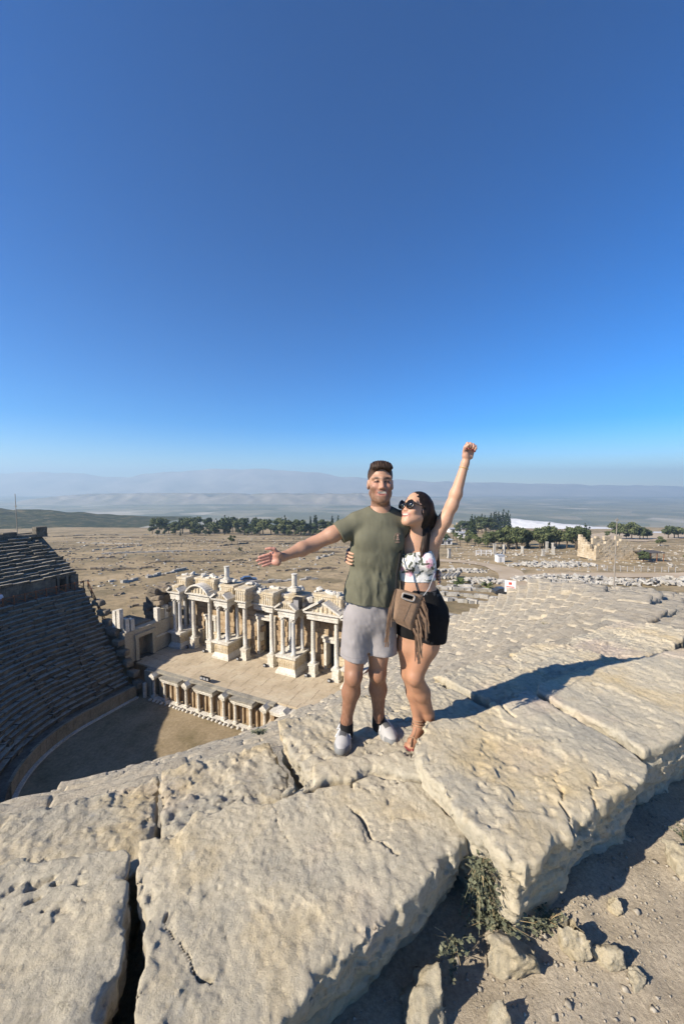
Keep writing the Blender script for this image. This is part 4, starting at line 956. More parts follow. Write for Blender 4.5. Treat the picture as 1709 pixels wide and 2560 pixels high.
# ================================================================== plain: roads, terraces, ruins
_gx = np.arange(-420, 900, 2.0); _gy = np.arange(40, 700, 2.0); _GZ = plain_z(*np.meshgrid(_gx, _gy, indexing='ij'))
def PZ(x, y):
    i = min(max((x + 420) / 2.0, 0), len(_gx) - 2); j = min(max((y - 40) / 2.0, 0), len(_gy) - 2); a, b = int(i), int(j); fx_, fy_ = i - a, j - b
    return float((_GZ[a, b] * (1 - fx_) + _GZ[a + 1, b] * fx_) * (1 - fy_) + (_GZ[a, b + 1] * (1 - fx_) + _GZ[a + 1, b + 1] * fx_) * fy_)
def ribbon(name, pts, width, mat, lift=.12, kind='structure', step=3.0):
    P = []
    for (x0, y0), (x1, y1) in zip(pts[:-1], pts[1:]):
        n = max(1, int(math.hypot(x1 - x0, y1 - y0) / step)); P += [(x0 + (x1 - x0) * i / n, y0 + (y1 - y0) * i / n) for i in range(n)]
    P.append(pts[-1]); P = np.array(P)
    for _ in range(6): P[1:-1] = (P[:-2] + 2 * P[1:-1] + P[2:]) / 4
    T = np.gradient(P, axis=0); T /= np.linalg.norm(T, axis=1, keepdims=True); N = np.stack([-T[:, 1], T[:, 0]], 1); m = 5
    wv = width * (1 + .22 * fbm(P[:, 0] * .09, P[:, 1] * .09, P[:, 0] * 0, 3))
    G = np.stack([P + N * (wv * (k / (m - 1) - .5))[:, None] for k in range(m)], 1)
    Z = np.maximum.reduce([plain_z(G[..., 0] + dx_, G[..., 1] + dy_) for dx_, dy_ in ((0, 0), (.7, .7), (-.7, -.7), (.7, -.7), (-.7, .7))]) + lift
    return tag(link(name, grid_mesh(name, G[..., 0], G[..., 1], Z), mat), kind=kind)
stone('white_travertine', (.50, .51, .53), (.60, .61, .62), (.46, .48, .51), .05, .2, .2, .1)
ribbon('dirt_road', [(14, 57), (22, 61), (36, 72), (44, 92), (47, 105), (56, 112), (69, 113), (100, 113), (180, 118)], 9, M['dusty_road'])
ribbon('side_road', [(47, 103), (52, 118), (54, 131), (44, 142), (20, 146)], 8, M['dusty_road'], .15)
ribbon('plain_road', [(-260, 235), (-208, 261), (-187, 274), (-153, 309), (-100, 322), (-52, 327), (30, 330), (90, 300)], 3.5, M['dusty_road'], .15)
S_, T_ = np.meshgrid(np.linspace(0, 1, 40), np.linspace(0, 1, 12), indexing='ij')
Xg = 232 + 135 * S_ + 18 * T_ + 4 * fbm(S_ * 9, T_ * 3, S_ * 0, 3); Yg = 560 - 70 * S_ + 50 * T_; Zg = -63 + 3 * S_ + (15.5 - 12.5 * S_) * np.clip(T_ * 1.3, 0, 1) ** .8 - 22 * np.clip(T_ - .85, 0, 1) + 1.2 * fbm(S_ * 20, T_ * 6, S_ * 0 + 2, 3)
tag(link('travertine_terrace', grid_mesh('travertine_terrace', Xg, Yg, Zg), M['white_travertine']), kind='structure')
ribbon('travertine_edge', [(330, 430), (420, 420), (560, 430), (800, 440)], 30, M['white_travertine'], .5, step=8)
ribbon('bare_field', [(190, 300), (240, 330), (320, 380), (480, 400)], 70, M['dusty_road'], .3, step=8)
rnd = random.Random(17)
# low walls of the ancient town
wl_ = [(-30, 95, -5, 104), (-22, 118, 12, 128), (-70, 140, -30, 150), (-110, 175, -60, 190), (-40, 170, 5, 182), (-150, 230, -90, 236), (-130, 200, -118, 226), (-95, 250, -30, 262), (-70, 215, -60, 246), (-180, 260, -130, 252), (-210, 300, -150, 318), (-60, 290, 0, 300), (-20, 215, 30, 225), (-40, 240, -20, 262), (-90, 120, -60, 128), (-58, 100, -50, 122), (-120, 150, -95, 160), (-160, 190, -150, 215), (-10, 150, -4, 172), (10, 190, 40, 205), (-270, 320, -200, 345), (-240, 345, -120, 372)]
def wall_run(x0, y0, x1, y1, h, th, seed):
    rr = random.Random(seed); L = math.hypot(x1 - x0, y1 - y0); n = max(2, int(L / 1.6)); mb = MB(); ux, uy = (x1 - x0) / L, (y1 - y0) / L
    for i in range(n):
        if rr.random() < .16: continue
        a = L * i / n; b = L * (i + 1) / n - rr.uniform(0, .15); hh = h * rr.uniform(.35, 1.2); ox = rr.uniform(-.3, .3)
        P = []
        for z in (-.6, hh):
            for t_, s_ in ((a, -th), (b, -th), (b, th), (a, th)):
                x = x0 + ux * t_ - uy * (s_ + ox); y = y0 + uy * t_ + ux * (s_ + ox); P.append((x - x0, y - y0, PZ(x, y) + z + rr.uniform(-.1, .1)))
        mb.hexa(P)
    return mb
for i, w4 in enumerate(wl_):
    o = wall_run(*w4, .75, .45, i).build('ruined_wall', M['dark_rubble'] if i % 3 else M['heap_marble'], None, (w4[0], w4[1], 0)); tag(o, 'low broken stone wall running across the dry plain', 'wall', 'low ruined walls of the dry plain')
# loose stones and scrub of the plain (too many and too small to count)
def scatter(n, fx, smin, smax, mat, name, label, cat, seed, flat=.6):
    rr = random.Random(seed); V = []; Fs = []
    for i in range(n):
        x, y = fx(rr); s = rr.uniform(smin, smax) * (rr.random() ** 1.5 * .8 + .4); z = PZ(x, y); b = len(V); a = rr.uniform(0, 6.28); ca, sa = math.cos(a), math.sin(a)
        for zz, k in ((-.1, 1.0), (s * flat * rr.uniform(.6, 1.3), .75)):
            for px_, py_ in ((-1, -.7), (1, -.7), (1, .7), (-1, .7)):
                qx, qy = px_ * s * k * rr.uniform(.7, 1.2), py_ * s * k * rr.uniform(.7, 1.2); V.append((x + qx * ca - qy * sa, y + qx * sa + qy * ca, z + zz))
        Fs += [tuple(b + q for q in f) for f in ((0, 3, 2, 1), (4, 5, 6, 7), (0, 1, 5, 4), (1, 2, 6, 5), (2, 3, 7, 6), (3, 0, 4, 7))]
    o = link(name, mesh_from(name, np.array(V), Fs), mat); tag(o, label, cat, kind='stuff')
cent = [(random.Random(300 + i).uniform(-170, 40), random.Random(700 + i).uniform(75, 330)) for i in range(46)]
def fx_plain(rr):
    if rr.random() < .75:
        c_ = cent[rr.randrange(len(cent))]; sp_ = 5 + c_[1] * .05; return rr.gauss(c_[0], sp_ * 1.7), max(62, rr.gauss(c_[1], sp_ * .6))
    y = rr.uniform(64, 330); return rr.uniform(-.8 * y, .15 * y), y
scatter(2600, fx_plain, .25, .8, M['dark_rubble'], 'scattered_stones', 'dark loose stones strewn over the dry plain', 'stones', 1)
scatter(800, fx_plain, .25, .7, M['heap_marble'], 'pale_scattered_stones', 'pale loose stones strewn over the dry plain', 'stones', 2)
def fx_right(rr): y = rr.uniform(120, 230); return rr.uniform(.28 * y, .95 * y), y
scatter(800, fx_right, .2, .7, M['heap_marble'], 'ruin_field_stones', 'pale fragments strewn between the ruins at the right', 'stones', 3)
# ------------------------------------------------------------------ heaps and rows of marble blocks on the right
def heap(cx_, cy_, rx, ry, n, h, smin, smax, label, seed, rot=0.0):
    rr = random.Random(seed); mb = MB(); z0 = PZ(cx_, cy_)
    for i in range(n):
        a = rr.uniform(0, 6.283); q = math.sqrt(rr.random()); x, y = rx * q * math.cos(a), ry * q * math.sin(a); x, y = x * math.cos(rot) - y * math.sin(rot), x * math.sin(rot) + y * math.cos(rot)
        zz = PZ(cx_ + x, cy_ + y) - z0 + h * (1 - q ** 2) * rr.random(); s = rr.uniform(smin, smax); t_ = MB().box(-s, s, -s * .6, s * .6, -s * .35, s * .35, s * .16, rr)
        Mx = Matrix.Translation((x, y, zz + s * .2)) @ Matrix.Rotation(rr.uniform(0, 3.1), 4, 'Z') @ Matrix.Rotation(rr.gauss(0, .35), 4, 'X') @ Matrix.Rotation(rr.gauss(0, .25), 4, 'Y')
        mb.add([tuple(Mx @ Vector(v_)) for v_ in t_.v], t_.f)
    r_ = empty('stone_heap', (cx_, cy_, z0), 0, label, 'stone heap', 'heaps of ancient blocks')
    tag(mb.build('stacked_stones', M['heap_marble'], r_), kind='stuff')
heap(61, 103, 15, 6.5, 420, 1.5, .3, .75, 'broad oval heap of white marble fragments beside the dirt road', 1)
heap(36, 100, 8, 3.4, 150, 1.2, .3, .7, 'heap of white blocks behind the palm shrubs', 2)
heap(78, 99, 12, 3.5, 170, 1.3, .3, .8, 'heap of white blocks left behind the tall mast at the right', 3)
heap(92, 103, 9, 3.5, 120, 1.4, .3, .9, 'white stone heap touching the right border', 4)
heap(36, 118, 9, 2.6, 130, 1.0, .3, .7, 'pale stone heap beyond the road at the woman\'s shoulder', 5)
heap(73, 133, 16, 4, 220, 1.2, .35, .9, 'pale heap of stones before the ruined bath building', 6)
heap(19, 67.5, 3.2, 2.0, 46, .9, .35, .7, 'small heap of blocks just right of the woman\'s hip', 7)
def block_row(x0, y0, x1, y1, n, s, label, seed):
    rr = random.Random(seed); root = empty('block_row', (x0, y0, PZ(x0, y0)), 0, label, 'block row', 'rows of ancient blocks')
    for i in range(n):
        f = (i + rr.uniform(.1, .9)) / n; x, y = x0 + (x1 - x0) * f + rr.uniform(-.5, .5), y0 + (y1 - y0) * f + rr.uniform(-.5, .5); L = s * rr.uniform(.7, 1.5)
        o = MB().box(-L, L, -s * .45, s * .45, -.2, s * rr.uniform(.6, 1.0), .1, rr).build('marble_block', M['heap_marble'] if rr.random() < .8 else M['roof_slab'], root, (x - x0, y - y0, PZ(x, y) - PZ(x0, y0)), (0, 0, math.atan2(y1 - y0, x1 - x0) + rr.gauss(0, .25)))
block_row(21, 91, 36, 86, 14, .8, 'row of pale blocks behind the palm shrubs, left of the grey car', 1)
block_row(21, 85, 34, 78.5, 15, .8, 'long row of white marble blocks running towards the sign', 2)
block_row(19.5, 79.5, 33, 75.5, 14, .75, 'row of white and dark blocks beside the dirt road, nearest the woman', 3)
block_row(24, 93.5, 33, 92.5, 8, .7, 'short row of pale blocks between the two palm shrubs', 4)
r_ = empty('column_drums', (26, 106, PZ(26, 106)), 0, 'stack of dark shaded column drums lying side by side near the woman\'s waist', 'column drums')
for i in range(7):
    x = i * 1.0; MB().tube([(x - 1.2, -2.2, .45 + .05 * i), (x + 1.2, 2.2, .45 + .05 * i)], .42, 9).build('drum', M['heap_marble'] if i % 2 else M['roof_slab'], r_)
# ------------------------------------------------------------------ ruined bath building and standing fragments
bath = empty('bath_ruin', (97, 146, PZ(97, 146)), .12, 'ruined ochre stone building with broken top near the mast at the right', 'ruin')
stone('bath_stone', (.42, .33, .21), (.52, .43, .30), (.60, .51, .38), .5, .6, .08, .35)
bm_ = [MB().box(-.5, .5, -.5, .5, -.5, .5, .04, random.Random(170 + i)).mesh('wall_block') for i in range(5)]
for m_ in bm_: m_.materials.append(M['bath_stone'])
rr = random.Random(4)
for (sx, sy, dx, dy, n, hf) in ((0, 0, 1, 0, 14, lambda i: 5 + 1.2 * math.sin(i * .9) + (i > 2) * 1.4 - (i > 10) * 1.6), (0, .9, 0, 1, 7, lambda i: 3.2 + .8 * i), (17.5, 2, 1, .1, 10, lambda i: 2.2 + .7 * math.sin(i * 2.)), (6, 9, 1, 0, 10, lambda i: 7 + math.sin(i * 1.7))):
    for i in range(n):
        z = 0; hh = hf(i)
        while z < hh:
            link('wall_block', bm_[rr.randrange(5)], None, bath, (sx + dx * i * 1.3 + rr.uniform(-.08, .08), sy + dy * i * 1.3 + rr.uniform(-.08, .08), z + .4), (0, 0, math.atan2(dy, dx)), (1.28, 1.1, .78)); z += .8
shed = empty('site_shelter', (113, 144.5, PZ(113, 144.5)), .1, 'dark flat-roofed shelter against the ruined building', 'shelter')
MB().box(-1, 8, -2, 4, 3.2, 3.4).build('roof', plain('shed_roof', (.10, .085, .07), .7), shed); MB().box(-.8, 7.8, 3.6, 3.9, 0, 3.19).build('rear_wall', M['dark_rubble'], shed)
for x in (-.8, 2, 4.8, 7.6): MB().box(x - .1, x + .1, -1.8, -1.6, 0, 3.19).build('post', M['fence_wood'], shed)
for i, (x, y, h) in enumerate(((66, 166, 4.2), (71, 168, 3.6), (95.1, 178, 4.5), (98, 178, 4.0), (91, 165, 3.0), (42.5, 152, 3.5), (124, 118, 3.2), (127, 119, 4.0), (80, 170, 2.8), (84, 160, 2.4))):
    o = MB().box(-.7, .7, -.6, .6, -.3, h * .2).box(-.5, .5, -.45, .45, h * .203, h).box(-.65, .65, -.55, .55, h + .003, h + .4).build('standing_pier', M['heap_marble'], None, (x, y, PZ(x, y)), (0, 0, i * .7)); tag(o, 'weathered pale stone pier standing in the ruin field at the right', 'pier', 'standing piers of the ruin field')
# white gate frame by the road and white kiosk
plain('white_paint', (.78, .78, .77), .5); plain('grey_paint', (.42, .43, .44), .5)
g_ = empty('white_rail_frame', (56, 160, PZ(56, 160)), .1, 'white railing frame standing on the ruin field above the heaps', 'railing')
for x in (0, 2.2, 4.4, 6.6): MB().box(x - .12, x + .12, -.1, .1, 0, 2.4).build('post', M['white_paint'], g_)
for z in (.8, 1.5, 2.2): MB().box(.121, 6.48, -.08, .08, z, z + .18).build('rail', M['white_paint'], g_)
k_ = empty('white_kiosk', (57.5, 141, PZ(57.5, 141)), .1, 'small white kiosk beside the dirt road', 'kiosk')
MB().box(0, 2.6, 0, 2.4, 0, 2.5).build('wall', M['white_paint'], k_); MB().box(-.2, 2.8, -.2, 2.6, 2.503, 2.7).build('roof', M['grey_paint'], k_); MB().box(.6, 1.4, -.03, -.002, 0, 1.9).build('door', M['grey_paint'], k_)
def wire_fence(pts, label, n):
    P = []
    for (a, b) in zip(pts[:-1], pts[1:]): P += [(a[0] + (b[0] - a[0]) * i / n, a[1] + (b[1] - a[1]) * i / n) for i in range(n)]
    P.append(pts[-1]); x0, y0 = P[0]; z0 = PZ(x0, y0); r = empty('wire_fence', (x0, y0, z0), 0, label, 'fence', 'wire fences along the road')
    Q = [Vector((x - x0, y - y0, PZ(x, y) - z0)) for x, y in P]
    for q in Q: MB().box(q.x - .05, q.x + .05, q.y - .05, q.y + .05, q.z - .1, q.z + 1.8).build('post', M['grey_paint'], r)
    for h in (.5, 1.0, 1.7): MB().tube([q + Vector((0, 0, h)) for q in Q], .022, 3).build('wire', M['grey_paint'], r)
wire_fence([(62, 134), (84, 121), (104, 119), (150, 124)], 'thin wire fence along the far side of the dirt road', 10)
# white buildings and pergolas of the park
for i, (x, y, w_, d_, h, lb) in enumerate(((52, 235, 16, 8, 3.2, 'low white pavilion among palms right of the raised elbow'), (92, 300, 14, 8, 3.5, 'pale flat pavilion behind the dark tree cluster'), (118, 420, 30, 10, 4, 'far pale building below the tall cypresses'), (60, 330, 20, 8, 3.2, 'pale low building above the palms'))):
    z = PZ(x, y); b_ = empty('pavilion', (x, y, z), .1, lb, 'building', 'park pavilions'); MB().box(0, w_, 0, d_, -.5, h).build('wall', M['white_paint'], b_); MB().box(-.6, w_ + .6, -.6, d_ + .6, h + .003, h + .4).build('roof', M['grey_paint'], b_)
    for k in range(4): MB().box(w_ * (k + .3) / 4, w_ * (k + .7) / 4, -.05, -.004, .8, h - .6).build('window', M['black_metal'], b_)
for i in range(6):
    x, y = 118 + i * 9, 455; z = PZ(x, y); o = MB().box(0, 5, 0, 3, 0, 6 + (i % 3) * 2, .3, random.Random(i)).box(1, 1.6, -.05, 0, 1, 4).build('ruined_arch', M['bath_stone'], None, (x, y, z)); tag(o, 'ochre ruined arch pier below the far cypresses', 'ruin', 'far ochre arch piers')
# ------------------------------------------------------------------ masts, sign, cars
plain('mast_metal', (.28, .25, .21), .6)
m_ = empty('lamp_mast', (66.7, 93.4, PZ(66.7, 93.4)), 0, 'tall thin mast standing behind the stone slope at the right', 'mast'); MB().lathe([(.16, -.5), (.14, 8), (.08, 16.4), (.03, 16.6)], 0, 0, 0, 8).build('pole', M['mast_metal'], m_); MB().box(-.35, .35, -.12, .12, 16.6, 16.85).box(-.05, .05, -.05, .05, 16.853, 17.3).build('mast_head', M['mast_metal'], m_); MB().box(-.25, .25, -.2, .2, 8, 8.25).build('junction_box', M['mast_metal'], m_)
m_ = empty('lamp_mast', (-120, 142, PZ(-120, 142)), 0, 'thin mast rising behind the shaded seating at the left border', 'mast'); MB().lathe([(.16, -.5), (.14, 12), (.09, 25.5), (.03, 25.8)], 0, 0, 0, 8).build('pole', M['mast_metal'], m_); MB().box(-.3, .3, -.1, .1, 21, 21.3).build('bracket', M['mast_metal'], m_)
plain('sign_red', (.55, .08, .06), .5)
s_ = empty('warning_sign', (11.75, 26.6, -6.25), -.35, 'white warning sign with red print on a post at the end of the seating', 'sign')
MB().box(-.04, .04, -.03, .03, -.4, .95).build('post', M['mast_metal'], s_)
b_ = MB().box(-.36, .36, -.055, -.034, .5, 1.32).build('board', M['white_paint'], s_)
MB().box(-.10, .10, -.062, -.0555, 1.02, 1.20).box(-.26, .26, -.062, -.0555, .84, .9).box(-.26, .26, -.062, -.0555, .74, .79).box(-.24, .24, -.062, -.0555, .62, .66).build('red_print', M['sign_red'], b_)
plain('car_grey', (.045, .05, .055), .3, .5); plain('car_blue', (.06, .09, .17), .3, .5); plain('car_glass', (.03, .035, .04), .08, .6); plain('tyre_rubber', (.015, .015, .015), .9); plain('rim_metal', (.35, .35, .36), .4, .5)
def car(x, y, rz, mat, label):
    r = empty('parked_car', (x, y, PZ(x, y) + .12), rz, label, 'car', 'cars parked behind the theatre')
    pr = [(-2.1, .35), (2.1, .35), (2.15, .7), (1.9, .85), (1.0, .95), (.3, 1.42), (-1.1, 1.45), (-1.75, 1.0), (-2.1, .92)]
    MB().prism(pr, 'y', -.85, .85).build('body', mat, r)
    g = [(.95, .97), (.32, 1.38), (-1.08, 1.40), (-1.6, 1.0)]
    MB().prism(g, 'y', -.862, -.851).build('side_window', M['car_glass'], r); MB().prism(g, 'y', .851, .862).build('side_window', M['car_glass'], r)
    MB().add([(1.03, -.7, .97), (1.03, .7, .97), (.36, .65, 1.41), (.36, -.65, 1.41)], [(0, 1, 2, 3)]).build('windscreen', M['car_glass'], r)
    for sx in (-1.3, 1.35):
        for sy in (-.86, .72):
            w_ = MB().tube([(sx, sy, .33), (sx, sy + .16, .33)], .33, 14).build('wheel', M['tyre_rubber'], r); MB().tube([(sx, sy - .012, .33), (sx, sy + .172, .33)], .18, 10).build('rim', M['rim_metal'], w_)
    for sy in (-.6, .6): MB().box(2.1, 2.16, sy - .18, sy + .18, .62, .78).build('headlight', M['white_paint'], r)
car(35.6, 84.4, .15, M['car_grey'], 'dark grey parked car between the block rows and the dirt road'); car(-24.5, 100, .3, M['car_blue'], 'blue parked car half hidden behind the stage front')
# ================================================================== trees
def leaf_mat(name, c1, c2):
    t = NT(name); oi = t.n.new('ShaderNodeObjectInfo'); v_ = t.ramp(oi.outputs['Random'], [(0, (.65, .7, .6)), (.5, (1.05, 1.0, .8)), (1, (1.5, 1.35, 1.15))])
    M[name] = t.done(t.mix(1.0, t.ramp(t.noise(.55, 4, .7), [(.35, c1), (.65, c2)]), v_, 'MULTIPLY'), .85, None, .15)
leaf_mat('pine_leaf', (.036, .052, .026), (.13, .155, .08)); leaf_mat('cypress_leaf', (.012, .022, .012), (.035, .052, .026)); leaf_mat('palm_leaf', (.05, .075, .03), (.11, .13, .055)); plain('bark', (.10, .075, .05), .9)
def crown_mesh(name, clumps, n, s, seed):
    rr = np.random.RandomState(seed); V = []; 
    tot = sum(c[3] * c[4] for c in clumps)
    for (x, y, z, a, b, c) in [(q[0], q[1], q[2], q[3], q[3], q[4]) for q in clumps]:
        m = max(8, int(n * a * c / tot)); d = rr.normal(size=(m, 3)); d /= np.linalg.norm(d, axis=1, keepdims=True); q = d * (rr.rand(m, 1) ** .33) * np.array([a, b, c]) + np.array([x, y, z])
        t1 = rr.normal(size=(m, 3)); t1 /= np.linalg.norm(t1, axis=1, keepdims=True); t2 = np.cross(t1, d); t2 /= np.linalg.norm(t2, axis=1, keepdims=True) + 1e-6; sz = s * rr.uniform(.5, 1.2, (m, 1))
        V.append(np.stack([q - t1 * sz, q - t2 * sz * .6, q + t1 * sz, q + t2 * sz * .6], 1).reshape(-1, 3))
    V = np.concatenate(V); return mesh_from(name, V, np.arange(len(V)).reshape(-1, 4))
def tree_proto(name, seed, kind, h):
    rr = random.Random(seed); root = empty(name, (0, 0, -500))
    if kind == 'cypress':
        cl = [(rr.uniform(-.2, .2), rr.uniform(-.2, .2), h * (.1 + .85 * i / 8), h * .13 * (1 - (i / 8.4) ** 1.4) + .2, h * .10) for i in range(9)]; MB().tube([(0, 0, -.5), (0, 0, h * .4)], [h * .025, h * .012], 6).build('trunk', M['bark'], root)
        link('crown', crown_mesh('crown', cl, 420, .55, seed), M['cypress_leaf'], root)
    else:
        tr = MB().tube([(0, 0, -.5), (rr.uniform(-.3, .3), 0, h * .25), (rr.uniform(-.5, .5), rr.uniform(-.5, .5), h * .6)], [h * .035, h * .028, h * .012], 6); cl = []
        for i in range(11):
            a = i * 2.4 + rr.uniform(-.4, .4); q = rr.uniform(.05, .34) * h; z = h * rr.uniform(.42, .86); cl.append((q * math.cos(a), q * math.sin(a), z, h * rr.uniform(.13, .22), h * rr.uniform(.10, .16)))
            if i % 3 == 0: tr.tube([(0, 0, h * .3), (q * math.cos(a) * .8, q * math.sin(a) * .8, z)], [h * .016, h * .006], 5)
        tr.build('trunk', M['bark'], root); link('crown', crown_mesh('crown', cl, 1100, .62, seed), M['pine_leaf'], root)
    return root
protos = {'pine': [tree_proto('broad_tree', i, 'pine', 10) for i in range(4)], 'cypress': [tree_proto('cypress_tree', 20 + i, 'cypress', 12) for i in range(3)]}
used_p = set()
def plant_tree(kind, x, y, h, label, group, rr=random.Random(55)):
    p = protos[kind][rr.randrange(len(protos[kind]))]
    o = p if p.name not in used_p else copy_tree(p)
    used_p.add(p.name); s = h / (10 if kind == 'pine' else 12); o.location = (x, y, PZ(x, y)); o.rotation_euler = (0, 0, rr.uniform(0, 6.28)); o.scale = (s * rr.uniform(.9, 1.2), s * rr.uniform(.9, 1.2), s); tag(o, label, 'tree', group)
rr = random.Random(66)
for i in range(46):                                   # grove on the plateau edge
    px_ = 385 + (905 - 385) * (i + rr.uniform(-.7, .7)) / 45; y = rr.uniform(352, 420); plant_tree('pine', (px_ - 854.5) / F_PX * y, y, rr.uniform(9, 17.5), 'round dark green tree of the grove beyond the dry plain', 'trees of the grove beyond the plain')
for px_ in (480, 535, 540, 562, 570, 592, 640, 690, 712, 775, 790, 786, 830, 845):
    y = rr.uniform(370, 415); plant_tree('cypress', (px_ - 854.5) / F_PX * y, y, rr.uniform(13, 19), 'pointed dark cypress rising above the grove beyond the plain', 'cypresses of the grove')
for i in range(26):
    y = rr.uniform(335, 356); px_ = rr.uniform(375, 800); plant_tree('pine', (px_ - 854.5) / F_PX * y, y, rr.uniform(4, 7), 'small grey-green tree in front of the grove', 'small trees before the grove')
plant_tree('pine', -67.6, 236, 5.5, 'single round bush-like tree alone on the dry plain', None); plant_tree('pine', -48, 181, 2.6, 'small shrub alone on the plain below the round tree', None); plant_tree('cypress', -140, 333, 6, 'tiny pointed tree alone at the left of the plain', None); plant_tree('pine', -118, 332, 6, 'small spreading tree left of the grove', None)
for i in range(24):                                   # cluster at the right
    px_ = rr.uniform(1235, 1475); y = rr.uniform(196, 232); plant_tree('pine', (px_ - 854.5) / F_PX * y, y, rr.uniform(8.5, 12.5), 'dense dark tree of the cluster left of the mast', 'trees of the right cluster')
for px_, h in ((1375, 14), (1475, 12), (1465, 13), (1450, 12), (1320, 10)): y = rr.uniform(196, 215); plant_tree('cypress', (px_ - 854.5) / F_PX * y, y, h, 'pointed dark conifer of the cluster left of the mast', 'conifers of the right cluster')
for px_ in (1205, 1212, 1235, 1240, 1246, 1252, 1258, 1264, 1270, 1275, 1228): y = rr.uniform(470, 520); plant_tree('cypress', (px_ - 854.5) / F_PX * y, y, rr.uniform(19, 27), 'tall dark cypress in the far row above the pavilions', 'far cypress row')
for px_ in (1144, 1160, 1170, 1182, 1196, 1206, 1216, 1226): y = rr.uniform(380, 430); plant_tree('pine', (px_ - 854.5) / F_PX * y, y, rr.uniform(9, 17), 'round far tree left of the cypress row', 'far round trees at the right')
for px_, y, h in ((1180, 300, 18), (1186, 300, 17), (1176, 302, 15)): plant_tree('cypress', (px_ - 854.5) / F_PX * y, y, h, 'slender cypress beside the white pavilion', 'slender cypresses by the pavilion')
for i in range(12): y = rr.uniform(210, 300); px_ = rr.uniform(1110, 1230); plant_tree('pine', (px_ - 854.5) / F_PX * y, y, rr.uniform(4, 7.5), 'loose green tree of the park between the pavilions', 'park trees between the pavilions')
for px_, y, h in ((1545, 300, 13), (1552, 305, 12), (1583, 300, 14), (1604, 300, 10), (1612, 302, 9), (1622, 305, 8), (1521, 330, 6), (1570, 310, 6), (1675, 306, 11), (1690, 310, 10), (1700, 315, 9)): plant_tree('pine', (px_ - 854.5) / F_PX * y, y, h, 'dark tree on the bare field beyond the mast', 'trees of the bare field')
plant_tree('pine', 184, 222, 6, 'small round-headed tree right of the mast', None); plant_tree('pine', 150, 205, 3.2, 'low round bush right of the mast', None); plant_tree('pine', 110.5, 140, 4.2, 'green bush before the ruined building', None); plant_tree('pine', 137, 152, 3.0, 'green bush near the right border among fragments', None)
def palm(x, y, h, s, label, group=None):
    r = empty('palm_tree', (x, y, PZ(x, y)), 0, label, 'palm', group); rr = random.Random(int(x * 10)); mb = MB()
    for k in range(26):
        a = k * 2.4; el = rr.uniform(-.35, 1.2); L = s * rr.uniform(.8, 1.1); P0 = Vector((0, 0, h)); d = Vector((math.cos(a) * math.cos(el), math.sin(a) * math.cos(el), math.sin(el))); sd = Vector((-math.sin(a), math.cos(a), 0)) * s * .16
        pts = [P0 + d * L * t_ + Vector((0, 0, -.45 * L * t_ * t_)) for t_ in (0, .35, .7, 1.0)]; V = []
        for p_, wd in zip(pts, (.3, 1, .8, .05)): V += [p_ - sd * wd, p_ + sd * wd]
        mb.add(V, [(0, 1, 3, 2), (2, 3, 5, 4), (4, 5, 7, 6)])
    mb.build('fronds', M['palm_leaf'], r); MB().tube([(0, 0, -.3), (0, 0, h)], [.28, .2], 7).build('trunk', M['bark'], r)
palm(29.6, 95.5, .7, 2.6, 'low bushy palm shrub between the block rows, left one'); palm(34.5, 90.6, .7, 2.5, 'low bushy palm shrub between the block rows, right one near the car')
for i in range(9): y = 215 + i * 9; px_ = 1115 + (i * 37) % 120; palm((px_ - 854.5) / F_PX * y, y, 5.5, 3.2, 'tall palm of the park between the pavilions', 'park palms')
